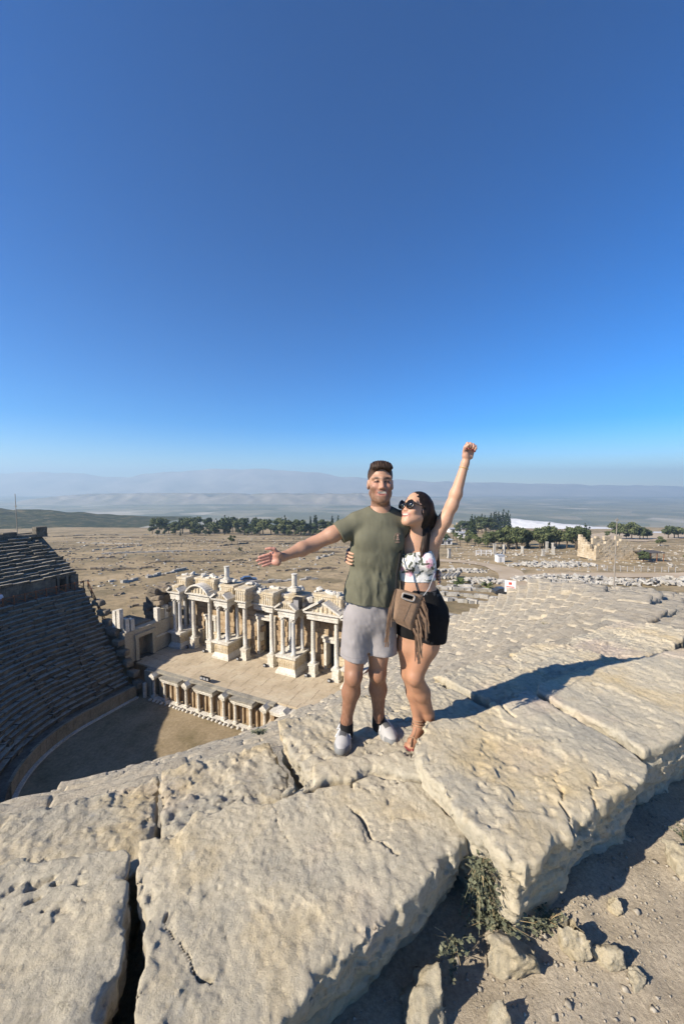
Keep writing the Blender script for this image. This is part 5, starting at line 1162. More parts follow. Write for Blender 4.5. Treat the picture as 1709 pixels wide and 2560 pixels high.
# ================================================================== people
def attr_mat(name, rough=.6, spec=.3, bump=None, sss=0.0):
    t = NT(name); a = t.n.new('ShaderNodeVertexColor'); a.layer_name = 'Col'
    n = None
    if bump: n = t.bump(t.noise(bump[0], 5, .6), bump[1], bump[2])
    m = t.done(a.outputs[0], rough, n, spec)
    if sss: t.b.inputs['Subsurface Weight'].default_value = sss; t.b.inputs['Subsurface Radius'].default_value = (.012, .005, .003)
    M[name] = m; return m
attr_mat('skin', .52, .35, (240, .12, .002), .12); attr_mat('cloth', .85, .15, (260, .25, .002)); attr_mat('hair_strands', .6, .2); attr_mat('shoe_mix', .6, .3)
def ss(a, b, x): t = np.clip((x - a) / (b - a), 0, 1); return t * t * (3 - 2 * t)
def blend(C, m, c): return C * (1 - m[:, None]) + np.array(c, np.float32) * m[:, None]
class Head:
    """a head frame: origin between the eyes' axis and the skull, -y is where the face looks"""
    def __init__(s, c, look, up, scale=1.0):
        f = Vector(look).normalized(); u = Vector(up); u = (u - f * u.dot(f)).normalized(); r = u.cross(-f).normalized()
        s.c = Vector(c); s.k = scale; s.B = Matrix((r, -f, u)).transposed()      # columns: x, y(back), z
    def __call__(s, x, y, z): return tuple(s.c + s.B @ (Vector((x, y, z)) * s.k))
    def local(s, V): return (V - np.array(s.c)) @ np.array(s.B) / s.k
    def build(s, f, man=True):
        k = s.k; e = lambda p, r, kk=.02, op='u': f.ell(s(*p), [q * k for q in r], kk, s.B, op)
        c = lambda a, b, ra, rb, kk=.015, op='u': f.cone(s(*a), s(*b), ra * k, rb * k, kk, op)
        e((0, .012, .032), (.073, .094, .088)); e((0, -.02, -.03), (.064, .068, .085), .03); j = 1.0 if man else .88
        e((0, -.035, -.07), (.056 * j, .055, .055), .03); e((0, -.074, -.112), (.026 * j, .022, .022), .03); c((-.052 * j, 0, -.07), (-.015, -.07, -.112), .016, .016, .03); c((.052 * j, 0, -.07), (.015, -.07, -.112), .016, .016, .03)
        c((-.05, -.066, .022), (0, -.082, .018), .013, .013, .015); c((.05, -.066, .022), (0, -.082, .018), .013, .013, .015)
        e((-.038, -.066, -.034), (.026, .022, .024), .02); e((.038, -.066, -.034), (.026, .022, .024), .02)
        for q in (-.031, .031): e((q, -.092, .0), (.018, .013, .0085), .008, 's')
        for q in (-.031, .031): e((q, -.076, 0), (.0135, .0135, .0115), .004)
        nz = .0 if man else .007; c((0, -.084, .006), (0, -.104 + nz, -.032), .009, .013 - nz * .4, .012); e((0, -.108 + nz, -.036 + nz * .3), (.012, .011 - nz * .3, .010), .008); e((-.012, -.097, -.040), (.008, .010, .008), .006); e((.012, -.097, -.040), (.008, .010, .008), .006)
        c((-.024, -.083, -.062), (.024, -.083, -.062), .009, .009, .012); c((-.02, -.082, -.084), (.02, -.082, -.084), .009, .009, .012)
        e((0, -.099, -.070), (.030, .010, .0085), .004, 's')
        for q in (-1, 1):
            e((q * .076, .008, -.018), (.009, .02, .031), .008); e((q * .081, .004, -.016), (.006, .011, .018), .004, 's')
    def paint(s, V, C, man=True):
        L = s.local(V); x, y, z = L[:, 0], L[:, 1], L[:, 2]; fr = ss(-.03, -.055, y) * (np.abs(x) < .08) * (z > -.15) * (z < .14)
        n = fbm(x * 60, y * 60, z * 60, 3)
        C = blend(C, fr * .35 * np.exp(-((np.abs(x) - .04) ** 2 / .0004 + (z + .03) ** 2 / .0006)), (.50, .19, .14)); C = blend(C, fr * .4 * np.exp(-(x ** 2 / .0002 + (z + .035) ** 2 / .0003)), (.52, .2, .14))
        if man:
            bd = ss(-.035, -.075, z - .03 * ss(.02, .06, np.abs(x))) * (z > -.16) * ss(.05, .0, y) * (1 - .75 * np.exp(-(x ** 2 / .0006 + (z + .07) ** 2 / .00022))) * (np.linalg.norm(L, axis=1) < .16)
            mus = np.exp(-(x ** 2 / .0009 + (z + .053) ** 2 / .00004)) * fr
            C = blend(C, np.clip(.75 * bd * (.8 + .5 * n) + .6 * mus, 0, .85), (.10, .05, .028))
        lip = fr * np.exp(-((x / .035) ** 4 + ((z + .070 - 2.5 * x * x) / .0165) ** 4)); C = blend(C, np.clip(lip * 1.2, 0, 1), (.42, .14, .12) if not man else (.40, .17, .13))
        zc = z + .070 - 2.5 * x * x; mo = fr * (((x / .030) ** 2 + (zc / .0105) ** 2) < 1); te = mo * (zc > -.0025) * (np.abs(x) < .026); C = blend(C, mo.astype(np.float32), (.16, .05, .045)); C = blend(C, te.astype(np.float32), (.52, .47, .40))
        if man:
            br = fr * np.exp(-((np.abs(x) - .033) ** 2 / .00026 + (z - .021 + .12 * (np.abs(x) - .033) ** 2 * 40) ** 2 / .00004)); C = blend(C, np.clip(br * 1.3, 0, .95), (.035, .019, .011))
            for q in (-.031, .031):
                zz = z + 1.5 * (x - q) ** 2 * 10; d2_ = ((x - q) / .0165) ** 2 + (zz / .0055) ** 2; C = blend(C, np.clip(1.8 - d2_, 0, .92) * fr, (.03, .014, .010)); C = blend(C, .45 * fr * np.exp(-(((x - q) / .02) ** 2 + ((z + .012) / .006) ** 2)), (.26, .10, .07))
            C = blend(C, .5 * fr * np.exp(-(((np.abs(x) - .040) / .006) ** 2 + ((z + .058) / .018) ** 2)), (.22, .09, .06))
        return C
def mesh_child(name, f, mat, root, color, warp=None, label=None):
    V, Q = f.nets(); V0 = V.copy()
    if warp is not None: V = warp(V)
    me = mesh_from(name, V - np.array(root.location), Q, True)
    vcol(me, color(V0) if callable(color) else np.tile(np.array(color, np.float32), (len(V), 1))); o = link(name, me, M[mat], root)
    if label: o['label'] = label
    return o
def half_cut(f, p, n):
    """keep the side the normal points away from"""
    X, Y, Z = np.meshgrid(*[f.lo[i] + f.h * np.arange(f.n[i], dtype=np.float32) for i in range(3)], indexing='ij', sparse=True); n = np.array(n, float); n /= np.linalg.norm(n)
    f.F = np.maximum(f.F, ((X - p[0]) * n[0] + (Y - p[1]) * n[1] + (Z - p[2]) * n[2]).astype(np.float32))
GZ = -.065
# ------------------------------------------------------------------ the man
man = empty('person', (0.13, 2.5, GZ), 0, 'bearded man in olive T-shirt and grey shorts, one arm spread wide', 'person')
f = Field((-.53, 2.10, -.02), (.72, 2.78, 1.82), .0042)
HM = Head((.240, 2.425, 1.675), (0.02, -1, .03), (.0, .03, 1), 1.0); HM.build(f, True)
f.cone((.243, 2.44, 1.59), (.247, 2.452, 1.46), .057, .066, .03)
def man_torso(f, g=0.0):
    sq = ((0, 1, 0), .66)
    f.cone((.236, 2.445, 1.36), (.222, 2.445, 1.22), .158 + g, .150 + g, .05, 'u', sq); f.cone((.222, 2.445, 1.22), (.204, 2.45, 1.03), .150 + g, .134 + g, .05, 'u', sq); f.cone((.204, 2.45, 1.03), (.182, 2.452, .88), .134 + g, .143 + g, .05, 'u', sq)
    f.cone((.246, 2.455, 1.475), (.10, 2.445, 1.425), .052 + g, .055 + g, .04); f.cone((.246, 2.455, 1.475), (.38, 2.46, 1.425), .052 + g, .055 + g, .04)
    f.ell((.165, 2.375, 1.315), (.075 + g, .04 + g, .06 + g), .04); f.ell((.305, 2.375, 1.315), (.075 + g, .04 + g, .06 + g), .04)
man_torso(f, -.02)
# spread arm with open hand
f.cone((.085, 2.44, 1.42), (-.06, 2.41, 1.345), .055, .050, .03); f.cone((-.06, 2.41, 1.345), (-.19, 2.385, 1.285), .050, .041, .02); f.cone((-.17, 2.39, 1.29), (-.245, 2.335, 1.266), .044, .044, .02); f.cone((-.245, 2.335, 1.266), (-.345, 2.255, 1.235), .043, .0265, .02)
f.cone((-.345, 2.255, 1.235), (-.372, 2.235, 1.232), .027, .024, .015)
f.rbox((-.392, 2.224, 1.229), (.036, .0135, .039), .013, .015, Matrix.Rotation(.10, 3, 'Y') @ Matrix.Rotation(-.18, 3, 'Z'))
f.ell((-.372, 2.214, 1.256), (.026, .015, .018), .012); f.ell((-.378, 2.214, 1.207), (.026, .013, .016), .012)
for kn, md, tp in (((-.418, 2.212, 1.256), (-.447, 2.203, 1.249), (-.476, 2.194, 1.241)), ((-.421, 2.212, 1.2385), (-.456, 2.203, 1.230), (-.488, 2.193, 1.221)), ((-.419, 2.213, 1.2205), (-.449, 2.204, 1.212), (-.476, 2.196, 1.2035)), ((-.412, 2.215, 1.2045), (-.434, 2.207, 1.197), (-.456, 2.200, 1.190))):
    f.cone(kn, md, .0092, .0088, .003); f.cone(md, tp, .0086, .0072, .003)
f.cone((-.378, 2.215, 1.262), (-.389, 2.205, 1.287), .0135, .0112, .008); f.cone((-.389, 2.205, 1.287), (-.412, 2.198, 1.291), .0108, .0098, .004); f.cone((-.412, 2.198, 1.291), (-.434, 2.193, 1.290), .0098, .0078, .003)
# arm round the woman's back, hand on her waist
f.cone((.39, 2.46, 1.42), (.50, 2.60, 1.22), .055, .045, .03); f.cone((.50, 2.60, 1.22), (.60, 2.575, 1.085), .044, .03, .02); f.rbox((.622, 2.53, 1.065), (.014, .038, .036), .012, .015, Matrix.Rotation(-.25, 3, 'Z'))
for i in range(4): z_ = 1.095 - i * .0195; f.cone((.632, 2.50, z_), (.630, 2.455, z_ - .004), .0092, .0088, .003); f.cone((.630, 2.455, z_ - .004), (.612, 2.415, z_ - .008), .0088, .0072, .003)
# pelvis and legs
f.cone((.11, 2.455, .83), (.09, 2.44, .62), .080, .076, .05); f.cone((.09, 2.44, .62), (.074, 2.425, .43), .076, .056, .03); f.cone((.074, 2.425, .42), (.060, 2.458, .30), .052, .058, .03); f.cone((.060, 2.458, .30), (.030, 2.465, .10), .055, .034, .03); f.cone((.03, 2.465, .10), (.028, 2.47, .05), .038, .034, .02); f.ell((.074, 2.375, .425), (.035, .025, .045), .03)
f.cone((.255, 2.46, .83), (.245, 2.47, .62), .080, .075, .05); f.cone((.245, 2.47, .62), (.236, 2.485, .42), .076, .056, .03); f.cone((.236, 2.487, .41), (.243, 2.525, .28), .053, .057, .03); f.cone((.243, 2.525, .28), (.250, 2.55, .09), .056, .037, .03); f.cone((.25, 2.55, .09), (.25, 2.55, .05), .035, .032, .02); f.ell((.236, 2.44, .41), (.033, .025, .042), .03)
def man_col(V):
    n = fbm(V[:, 0] * 9, V[:, 1] * 9, V[:, 2] * 9, 3); C = np.tile(np.array((.41, .235, .155), np.float32), (len(V), 1)) * (1 + .10 * n[:, None])
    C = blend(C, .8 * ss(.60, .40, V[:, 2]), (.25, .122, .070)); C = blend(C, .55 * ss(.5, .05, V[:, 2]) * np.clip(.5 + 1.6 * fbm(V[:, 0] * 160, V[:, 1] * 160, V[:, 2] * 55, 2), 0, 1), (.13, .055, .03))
    C = blend(C, .7 * ss(-.35, -.40, V[:, 0]), (.56, .26, .20)); return HM.paint(V, C, True)
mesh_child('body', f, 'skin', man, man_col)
# short swept hair
f = Field((.12, 2.28, 1.60), (.36, 2.60, 1.86), .0035); e = lambda p, r, kk=.01, op='u': f.ell(HM(*p), r, kk, HM.B, op)
e((0, .018, .040), (.0785, .098, .0905)); e((-.026, -.048, .092), (.042, .038, .026), .02); e((.026, -.045, .092), (.042, .038, .026), .02); e((-.034, -.068, .084), (.034, .02, .018), .015); e((.014, -.072, .088), (.044, .02, .018), .015); e((0, 0, .108), (.062, .075, .022), .02)
e((0, -.085, -.02), (.066, .075, .095), .012, 's'); e((0, -.02, -.10), (.10, .10, .075), .01, 's')
for q in (-1, 1): e((q * .085, .005, -.018), (.02, .024, .036), .006, 's')
def hair_warp(V): L = HM.local(V); V = V.copy(); V[:, 2] += .0022 * np.sin(L[:, 0] * 420 + 3 * fbm(L[:, 0] * 30, L[:, 1] * 12, L[:, 2] * 30, 3)) * ss(.06, .1, L[:, 2]); return V
def hair_col(V): L = HM.local(V); n = vnoise(L[:, 0] * 170, L[:, 1] * 18, L[:, 2] * 60); C = np.tile(np.array((.038, .023, .015), np.float32), (len(V), 1)) * (1 + .8 * n[:, None]); return blend(C, .55 * ss(.075, .03, L[:, 2]), (.11, .065, .042))
mesh_child('hair', f, 'hair_strands', man, hair_col, hair_warp)
# T-shirt
f = Field((-.09, 2.24, .86), (.56, 2.72, 1.53), .0042); man_torso(f, .006)
g = Field((-.09, 2.24, .86), (.56, 2.72, 1.53), .0042); g.cone((.10, 2.445, 1.415), (-.035, 2.414, 1.345), .067, .073, .03); half_cut(g, (-.018, 2.412, 1.352), (-.135, -.03, -.075)); f.comb((slice(None),) * 3, g.F, .03); f.cone((.39, 2.465, 1.415), (.475, 2.575, 1.26), .068, .072, .03); f.cone((.18, 2.45, .99), (.175, 2.452, .86), .150, .158, .05, 'u', ((0, 1, 0), .70))
half_cut(f, (.175, 2.45, .905), (-.10, 0, -1)); f.cone((.244, 2.43, 1.60), (.246, 2.44, 1.488), .071, .067, .006, 's')
ring_ = [(.246 + .0685 * math.cos(a), 2.442 + .0685 * math.sin(a), 1.487 + .012 * math.sin(a)) for a in np.linspace(0, 2 * math.pi, 25)]
for a, b in zip(ring_[:-1], ring_[1:]): f.cone(a, b, .0065, .0065, .004)
def shirt_warp(V):
    x, y, z = V.T; V = V.copy(); am = ss(1.36, 1.05, z)
    g = fbm(x * 9 + 2, y * 5, z * 3.2, 3); h = 1 - np.abs(fbm(x * 11 + 1.5 * z * 3, y * 6, z * 5 - x * 8, 3)) * 2.4
    d = .012 * g * am + .006 * h * (.35 + am); cx_, cy_ = .21, 2.45; nx_ = x - cx_; ny_ = (y - cy_) * 1.6; l = np.hypot(nx_, ny_) + 1e-5
    V[:, 0] += d * nx_ / l; V[:, 1] += d * ny_ / l; return V
def shirt_col(V): n = fbm(V[:, 0] * 30, V[:, 1] * 30, V[:, 2] * 30, 3); C = np.tile(np.array((.126, .123, .086), np.float32), (len(V), 1)) * (1 + .12 * n[:, None]); return C
shirt = mesh_child('t_shirt', f, 'cloth', man, shirt_col, shirt_warp)
# chest print: an arc of small letters round a seated figure with a word below, laid on the cloth
def on_shirt(me, x, z, root, lift=.0025):
    co = np.empty(len(me.vertices) * 3, np.float32); me.vertices.foreach_get('co', co); co = co.reshape(-1, 3) + np.array(root.location, np.float32); d = (co[:, 0] - x) ** 2 + (co[:, 2] - z) ** 2; d[co[:, 1] > 2.45] = 9; k = np.argsort(d)[:5]; return float(co[k, 1].min()) - lift
mb = MB(); rl = man.location; pc_ = (.338, 1.335)
def bar2(x0, z0, x1, z1, wd):
    dx, dz = x1 - x0, z1 - z0; l = math.hypot(dx, dz) + 1e-6; ox, oz = -dz / l * wd, dx / l * wd; P = [(x0 + ox, z0 + oz), (x0 - ox, z0 - oz), (x1 - ox, z1 - oz), (x1 + ox, z1 + oz)]
    V = [(px_ - rl.x, on_shirt(shirt.data, px_, pz_, man) - rl.y, pz_ - rl.z) for px_, pz_ in P]; mb.add(V + [(v[0], v[1] + .0015, v[2]) for v in V], [(0, 1, 2, 3), (7, 6, 5, 4), (0, 4, 5, 1), (1, 5, 6, 2), (2, 6, 7, 3), (3, 7, 4, 0)])
for i in range(9):
    a = math.pi * (1.12 - .82 * i / 8); bar2(pc_[0] + .020 * math.cos(a), pc_[1] + .026 * math.sin(a), pc_[0] + .024 * math.cos(a), pc_[1] + .031 * math.sin(a), .0016)
for s4 in ((-.006, .016, .006, .016, .006), (-.004, .002, .005, .002, .005), (-.007, -.010, .007, -.010, .003), (-.004, -.004, -.008, -.012, .002), (.005, -.004, .009, -.012, .002)): bar2(pc_[0] + s4[0], pc_[1] + s4[1], pc_[0] + s4[2], pc_[1] + s4[3], s4[4])
for i in range(5): bar2(pc_[0] - .013 + i * .0062, pc_[1] - .030, pc_[0] - .013 + i * .0062, pc_[1] - .022, .0018)
mb.build('chest_print', plain('print_ink', (.42, .27, .20), .8), shirt)
# shorts
f = Field((-.05, 2.27, .48), (.40, 2.66, .97), .0042); sq = ((0, 1, 0), .74); f.cone((.183, 2.455, .95), (.178, 2.455, .82), .140, .152, .03, 'u', sq); f.cone((.105, 2.455, .80), (.086, 2.445, .50), .098, .100, .03); f.cone((.258, 2.465, .80), (.258, 2.475, .50), .098, .104, .03)
X_ = f.grid(); f.F = np.maximum(f.F, np.where(X_[0] < .168, .540 - X_[2] - .15 * (X_[0] - .08), .566 - X_[2] - .02 * (X_[0] - .25))).astype(np.float32)
f.cone((.168, 2.30, .52), (.170, 2.60, .52), .013, .013, .01, 's'); f.cone((.168, 2.28, .58), (.170, 2.60, .58), .008, .008, .01, 's')
def shorts_warp(V): x, y, z = V.T; V = V.copy(); V[:, 1] += .010 * fbm(x * 14, y * 6, z * 11 + x * 6, 3); V[:, 0] += .006 * fbm(x * 8, y * 14, z * 9, 3); return V
def shorts_col(V): n = fbm(V[:, 0] * 40, V[:, 1] * 40, V[:, 2] * 40, 2); C = np.tile(np.array((.285, .265, .262), np.float32), (len(V), 1)) * (1 + .06 * n[:, None]); return blend(C, .5 * (np.abs(V[:, 2] - .575 + .0) < .0025), (.2, .18, .18))
sh_ = mesh_child('shorts', f, 'cloth', man, shorts_col, shorts_warp)
# trainers and socks
def shoe(root, heel, toe, name='shoe'):
    h = Vector(heel); t = Vector(toe); d = (t - h); d.z = 0; L = d.length; d.normalize(); s = Vector((-d.y, d.x, 0)); B = Matrix((s, -d, Vector((0, 0, 1)))).transposed(); P = lambda x, y, z: tuple(h + s * x + d * (y * L) + Vector((0, 0, z)))
    lo = [min(h[i], t[i]) - .07 for i in range(2)] + [h.z - .02]; hi = [max(h[i], t[i]) + .07 for i in range(2)] + [h.z + .14]; f = Field(lo, hi, .0036)
    f.cone(P(0, .13, .030), P(0, .30, .028), .043, .042, .02); f.cone(P(0, .30, .028), P(.004, .72, .028), .042, .054, .02); f.cone(P(.004, .72, .028), P(0, .88, .026), .052, .040, .02)
    f.cone(P(0, .15, .055), P(0, .20, .100), .042, .038, .02); f.cone(P(0, .22, .088), P(0, .62, .058), .038, .038, .02); f.cone(P(0, .62, .052), P(0, .87, .038), .042, .030, .02)
    half_cut(f, (h.x, h.y, h.z), (0, 0, -1)); f.cone(P(0, .17, .125), P(0, .22, .21), .027, .03, .004, 's'); f.cone(P(0, .31, .118), P(0, .38, .098), .024, .022, .008)
    def colr(V):
        q = V - np.array(h); y = (q @ np.array(d)) / L; x = q @ np.array(s); z = q[:, 2]; C = np.tile(np.array((.37, .36, .345), np.float32), (len(V), 1))
        C = blend(C, .9 * ((z > .022) & (z < .056) & (y > .72 + 1.5 * np.abs(x))), (.17, .175, .175)); C = blend(C, .85 * ((z > .022) & (z < .05) & (y < .72) & (y > .2) & (np.sin(y * 26 + z * 60) > .1)), (.20, .205, .20)); C = blend(C, .9 * ((z > .022) & (y < .22)), (.16, .165, .165))
        C = blend(C, .95 * ((np.abs(x) < .024) & (z > .058) & (y > .34) & (y < .70)), (.075, .075, .075)); C = blend(C, .8 * (np.abs(z - .021) < .0035), (.08, .08, .075)); return blend(C, .8 * (z < .016), (.40, .37, .30))
    sh = mesh_child(name, f, 'shoe_mix', root, colr); lc = MB(); rl_ = root.location
    Q = lambda x, y, z: tuple(Vector(P(x, y, z)) - rl_)
    for q in range(3):
        y0, z0 = .42 + q * .085, .106 - q * .0135
        lc.tube([Q(-.026, y0, z0 - .010), Q(0, y0 + .018, z0 + .002), Q(.026, y0 + .03, z0 - .012)], .0034, 5); lc.tube([Q(.026, y0, z0 - .010), Q(0, y0 + .018, z0 + .004), Q(-.026, y0 + .03, z0 - .012)], .0034, 5)
    for sx in (-1, 1):
        lc.tube([Q(0, .39, .114), Q(sx * .03, .40, .125), Q(sx * .046, .47, .098), Q(sx * .03, .45, .100), Q(0, .40, .113)], .0040, 5); lc.tube([Q(0, .40, .114), Q(sx * .035, .50, .090), Q(sx * .052, .60, .062)], .0038, 5)
    lc.build('laces', M['white_paint'], sh)
shoe(man, (.035, 2.575, GZ), (-.012, 2.335, GZ)); shoe(man, (.238, 2.665, GZ), (.345, 2.425, GZ))
plain('black_knit', (.012, .012, .013), .9)
for a, b in (((.030, 2.468, .055), (.031, 2.485, -.01)), ((.250, 2.552, .05), (.253, 2.575, -.01))): 
    f = Field([min(a[i], b[i]) - .07 for i in range(3)], [max(a[i], b[i]) + .07 for i in range(3)], .0045); f.cone((a[0], a[1], a[2] + .05), b, .045 if a[0] < .1 else .042, .044, 0); half_cut(f, (a[0], a[1], a[2] + .03), (0, 0, 1)); V, Q = f.nets(); link('sock', mesh_from('sock', V - np.array(man.location), Q, True), M['black_knit'], man)
# ------------------------------------------------------------------ the woman
wom = empty('person', (0.52, 2.5, GZ), 0, 'laughing dark-haired woman in floral top and black shorts, one fist raised', 'person')
f = Field((.0, 2.16, -.06), (.90, 2.80, 1.96), .0042)
HW = Head((.462, 2.41, 1.510), (-.77, -.54, .30), (.24, .30, .9), .90); HW.build(f, False)
f.cone(HW(0, .02, -.07), (.487, 2.455, 1.30), .047, .050, .03)
def w_torso(f, g=0.0):
    sq = ((0, 1, 0), .70); f.cone((.484, 2.46, 1.27), (.480, 2.455, 1.14), .108 + g, .106 + g, .04, 'u', sq); f.cone((.480, 2.455, 1.14), (.488, 2.455, 1.01), .106 + g, .098 + g, .04, 'u', sq); f.cone((.488, 2.455, 1.01), (.514, 2.465, .85), .098 + g, .134 + g, .05, 'u', ((0, 1, 0), .78)); f.cone((.514, 2.465, .85), (.516, 2.468, .76), .134 + g, .132 + g, .05, 'u', ((0, 1, 0), .82))
    f.ell((.432, 2.385, 1.178), (.055 + g, .046 + g, .055 + g), .03); f.ell((.524, 2.385, 1.172), (.055 + g, .046 + g, .055 + g), .03)
w_torso(f); f.cone((.487, 2.465, 1.305), (.580, 2.46, 1.31), .036, .042, .03); f.cone((.487, 2.465, 1.31), (.39, 2.485, 1.285), .042, .044, .04)
f.cone((.575, 2.458, 1.29), (.575, 2.455, 1.21), .042, .036, .04)
f.cone((.588, 2.458, 1.305), (.646, 2.435, 1.43), .047, .044, .03); f.cone((.646, 2.435, 1.43), (.688, 2.42, 1.532), .044, .036, .02); f.cone((.688, 2.42, 1.525), (.712, 2.42, 1.60), .038, .038, .02); f.cone((.712, 2.42, 1.60), (.764, 2.415, 1.79), .037, .024, .02); f.cone((.764, 2.415, 1.79), (.772, 2.412, 1.826), .0235, .022, .015)
f.rbox((.783, 2.412, 1.858), (.034, .013, .038), .012, .014, Matrix.Rotation(.22, 3, 'Y')); f.ell((.762, 2.400, 1.846), (.018, .015, .026), .012)
for i, (x, z_) in enumerate(((.764, 1.899), (.782, 1.898), (.799, 1.892), (.813, 1.882))):
    f.cone((x, 2.408, z_), (x + .002, 2.384, z_ + .012), .0088, .0085, .004); f.cone((x + .002, 2.384, z_ + .012), (x - .001, 2.366, z_ - .004), .0082, .0078, .003); f.cone((x - .001, 2.366, z_ - .004), (x - .006, 2.376, z_ - .022), .0075, .0065, .003)
f.cone((.752, 2.398, 1.862), (.750, 2.378, 1.888), .0115, .0095, .006); f.cone((.750, 2.378, 1.888), (.768, 2.362, 1.900), .009, .007, .003)
# arm behind the man, fingers on his side
f.cone((.39, 2.49, 1.285), (.26, 2.635, 1.21), .042, .034, .03); f.cone((.26, 2.635, 1.21), (.09, 2.57, 1.20), .033, .024, .02); f.rbox((.055, 2.53, 1.20), (.014, .036, .034), .012, .014, Matrix.Rotation(.45, 3, 'Z'))
for i in range(4): z_ = 1.238 - i * .0215; q = (.004, 0, -.002, -.006)[i]; f.cone((.042 + q, 2.50, z_), (.030 + q, 2.455, z_ - .004), .0088, .0085, .003); f.cone((.030 + q, 2.455, z_ - .004), (.048 + q, 2.405, z_ - .010), .0084, .0075, .003); f.cone((.048 + q, 2.405, z_ - .010), (.068 + q, 2.385, z_ - .012), .0075, .0065, .003)
# legs
f.cone((.580, 2.455, .78), (.535, 2.44, .62), .097, .088, .05); f.cone((.535, 2.44, .62), (.470, 2.42, .43), .084, .054, .03); f.cone((.470, 2.42, .42), (.528, 2.48, .28), .050, .053, .03); f.cone((.528, 2.48, .28), (.590, 2.53, .10), .052, .034, .03); f.cone((.59, 2.53, .10), (.607, 2.55, .0), .037, .034, .02); f.ell((.466, 2.392, .415), (.028, .022, .035), .03)
f.cone((.607, 2.55, .0), (.64, 2.50, -.035), .032, .026, .02); f.cone((.64, 2.50, -.035), (.665, 2.44, -.04), .028, .024, .02)
f.cone((.455, 2.475, .78), (.440, 2.49, .60), .088, .076, .05); f.cone((.440, 2.49, .60), (.450, 2.51, .40), .075, .052, .03); f.cone((.450, 2.51, .40), (.490, 2.54, .25), .050, .052, .03); f.cone((.490, 2.54, .25), (.518, 2.535, .06), .050, .031, .03); f.cone((.518, 2.535, .06), (.520, 2.53, -.01), .031, .032, .02)
f.ell((.530, 2.555, -.03), (.027, .032, .026), .02); f.cone((.516, 2.515, .0), (.468, 2.435, -.025), .033, .026, .02); f.cone((.468, 2.435, -.025), (.448, 2.405, -.035), .034, .030, .02, 'u', ((0, 0, 1), .7))
for i, (x, y) in enumerate(((.452, 2.362), (.436, 2.362), (.424, 2.370), (.414, 2.381), (.407, 2.393))): f.cone((x + .010, y + .035, -.036), (x, y, -.040), .0105 if i == 0 else .0075, .010 if i == 0 else .007, .004)
half_cut(f, (0, 0, GZ + .012), (0, 0, -1))
def wom_col(V):
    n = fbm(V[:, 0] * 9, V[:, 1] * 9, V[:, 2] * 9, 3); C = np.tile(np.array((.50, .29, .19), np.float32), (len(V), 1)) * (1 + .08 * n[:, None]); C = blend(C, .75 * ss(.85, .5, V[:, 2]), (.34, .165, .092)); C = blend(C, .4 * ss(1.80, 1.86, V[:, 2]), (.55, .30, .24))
    for x, y in ((.452, 2.358), (.436, 2.358), (.424, 2.366), (.414, 2.377), (.407, 2.389)): C = blend(C, ((np.abs(V[:, 0] - x) < .006) & (np.abs(V[:, 1] - y) < .008) & (V[:, 2] > -.042) & (V[:, 2] < .0)).astype(np.float32), (.16, .012, .02))
    return HW.paint(V, C, False)
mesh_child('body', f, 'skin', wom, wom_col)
# nails of the raised fist
plain('nail_red', (.14, .01, .018), .25, .5); nm = MB()
for (x, z_) in ((.764, 1.899), (.782, 1.898), (.799, 1.892), (.813, 1.882)): nm.lathe([(.002, 0), (.0055, .003), (.006, .009), (.002, .013)], x - .006 - wom.location.x, 2.3685 - wom.location.y, z_ - .027 - GZ, 6, 1, .5)
tag(nm.build('nails', M['nail_red'], wom), 'dark red nails of the raised fist')
# long dark hair
f = Field((.33, 2.26, 1.06), (.74, 2.66, 1.68), .004); e = lambda p, r, kk=.012, op='u': f.ell(HW(*p), [q * .9 for q in r], kk, HW.B, op)
e((0, .025, .034), (.083, .100, .094)); e((0, .06, -.05), (.075, .06, .09), .03); e((0, -.088, -.030), (.068, .075, .088), .01, 's')
e((.03, -.08, -.06), (.07, .06, .10), .01, 's')
W = lambda a, b, ra, rb, k=.03: f.cone(a, b, ra, rb, k)
W(HW(.0, .06, .0), (.562, 2.50, 1.41), .078, .066); W((.562, 2.50, 1.41), (.582, 2.53, 1.28), .066, .058); W((.582, 2.53, 1.28), (.622, 2.53, 1.13), .054, .026); W(HW(-.055, .03, -.03), (.40, 2.46, 1.36), .034, .034); W((.40, 2.46, 1.36), (.385, 2.45, 1.22), .034, .03); W((.385, 2.45, 1.22), (.372, 2.44, 1.12), .03, .014)
W(HW(.060, .02, -.06), (.523, 2.400, 1.36), .024, .022, .02); W((.523, 2.400, 1.36), (.508, 2.385, 1.26), .022, .021, .015); W((.535, 2.41, 1.38), (.528, 2.385, 1.25), .02, .014, .015); W((.505, 2.385, 1.26), (.482, 2.352, 1.195), .018, .008, .01)
f.ell(HW(.072, .0, -.022), (.016, .02, .03), .006, HW.B, 's')
def whair_warp(V):
    V = V.copy(); L = HW.local(V); fr = fbm(V[:, 0] * 8, V[:, 1] * 8, V[:, 2] * 2.5, 2); g = vnoise(V[:, 0] * 150 + fr * 4, V[:, 1] * 150 + fr * 4, V[:, 2] * 5); V[:, 0] += .0024 * g; V[:, 1] += .0024 * g; return V
def whair_col(V): n = vnoise(V[:, 0] * 190, V[:, 1] * 190, V[:, 2] * 9); C = np.tile(np.array((.013, .009, .008), np.float32), (len(V), 1)) * (1 + .7 * n[:, None]); return blend(C, .7 * ss(1.38, 1.18, V[:, 2]) * np.clip(.5 + n, 0, 1), (.075, .040, .025))
mesh_child('hair', f, 'hair_strands', wom, whair_col, whair_warp)
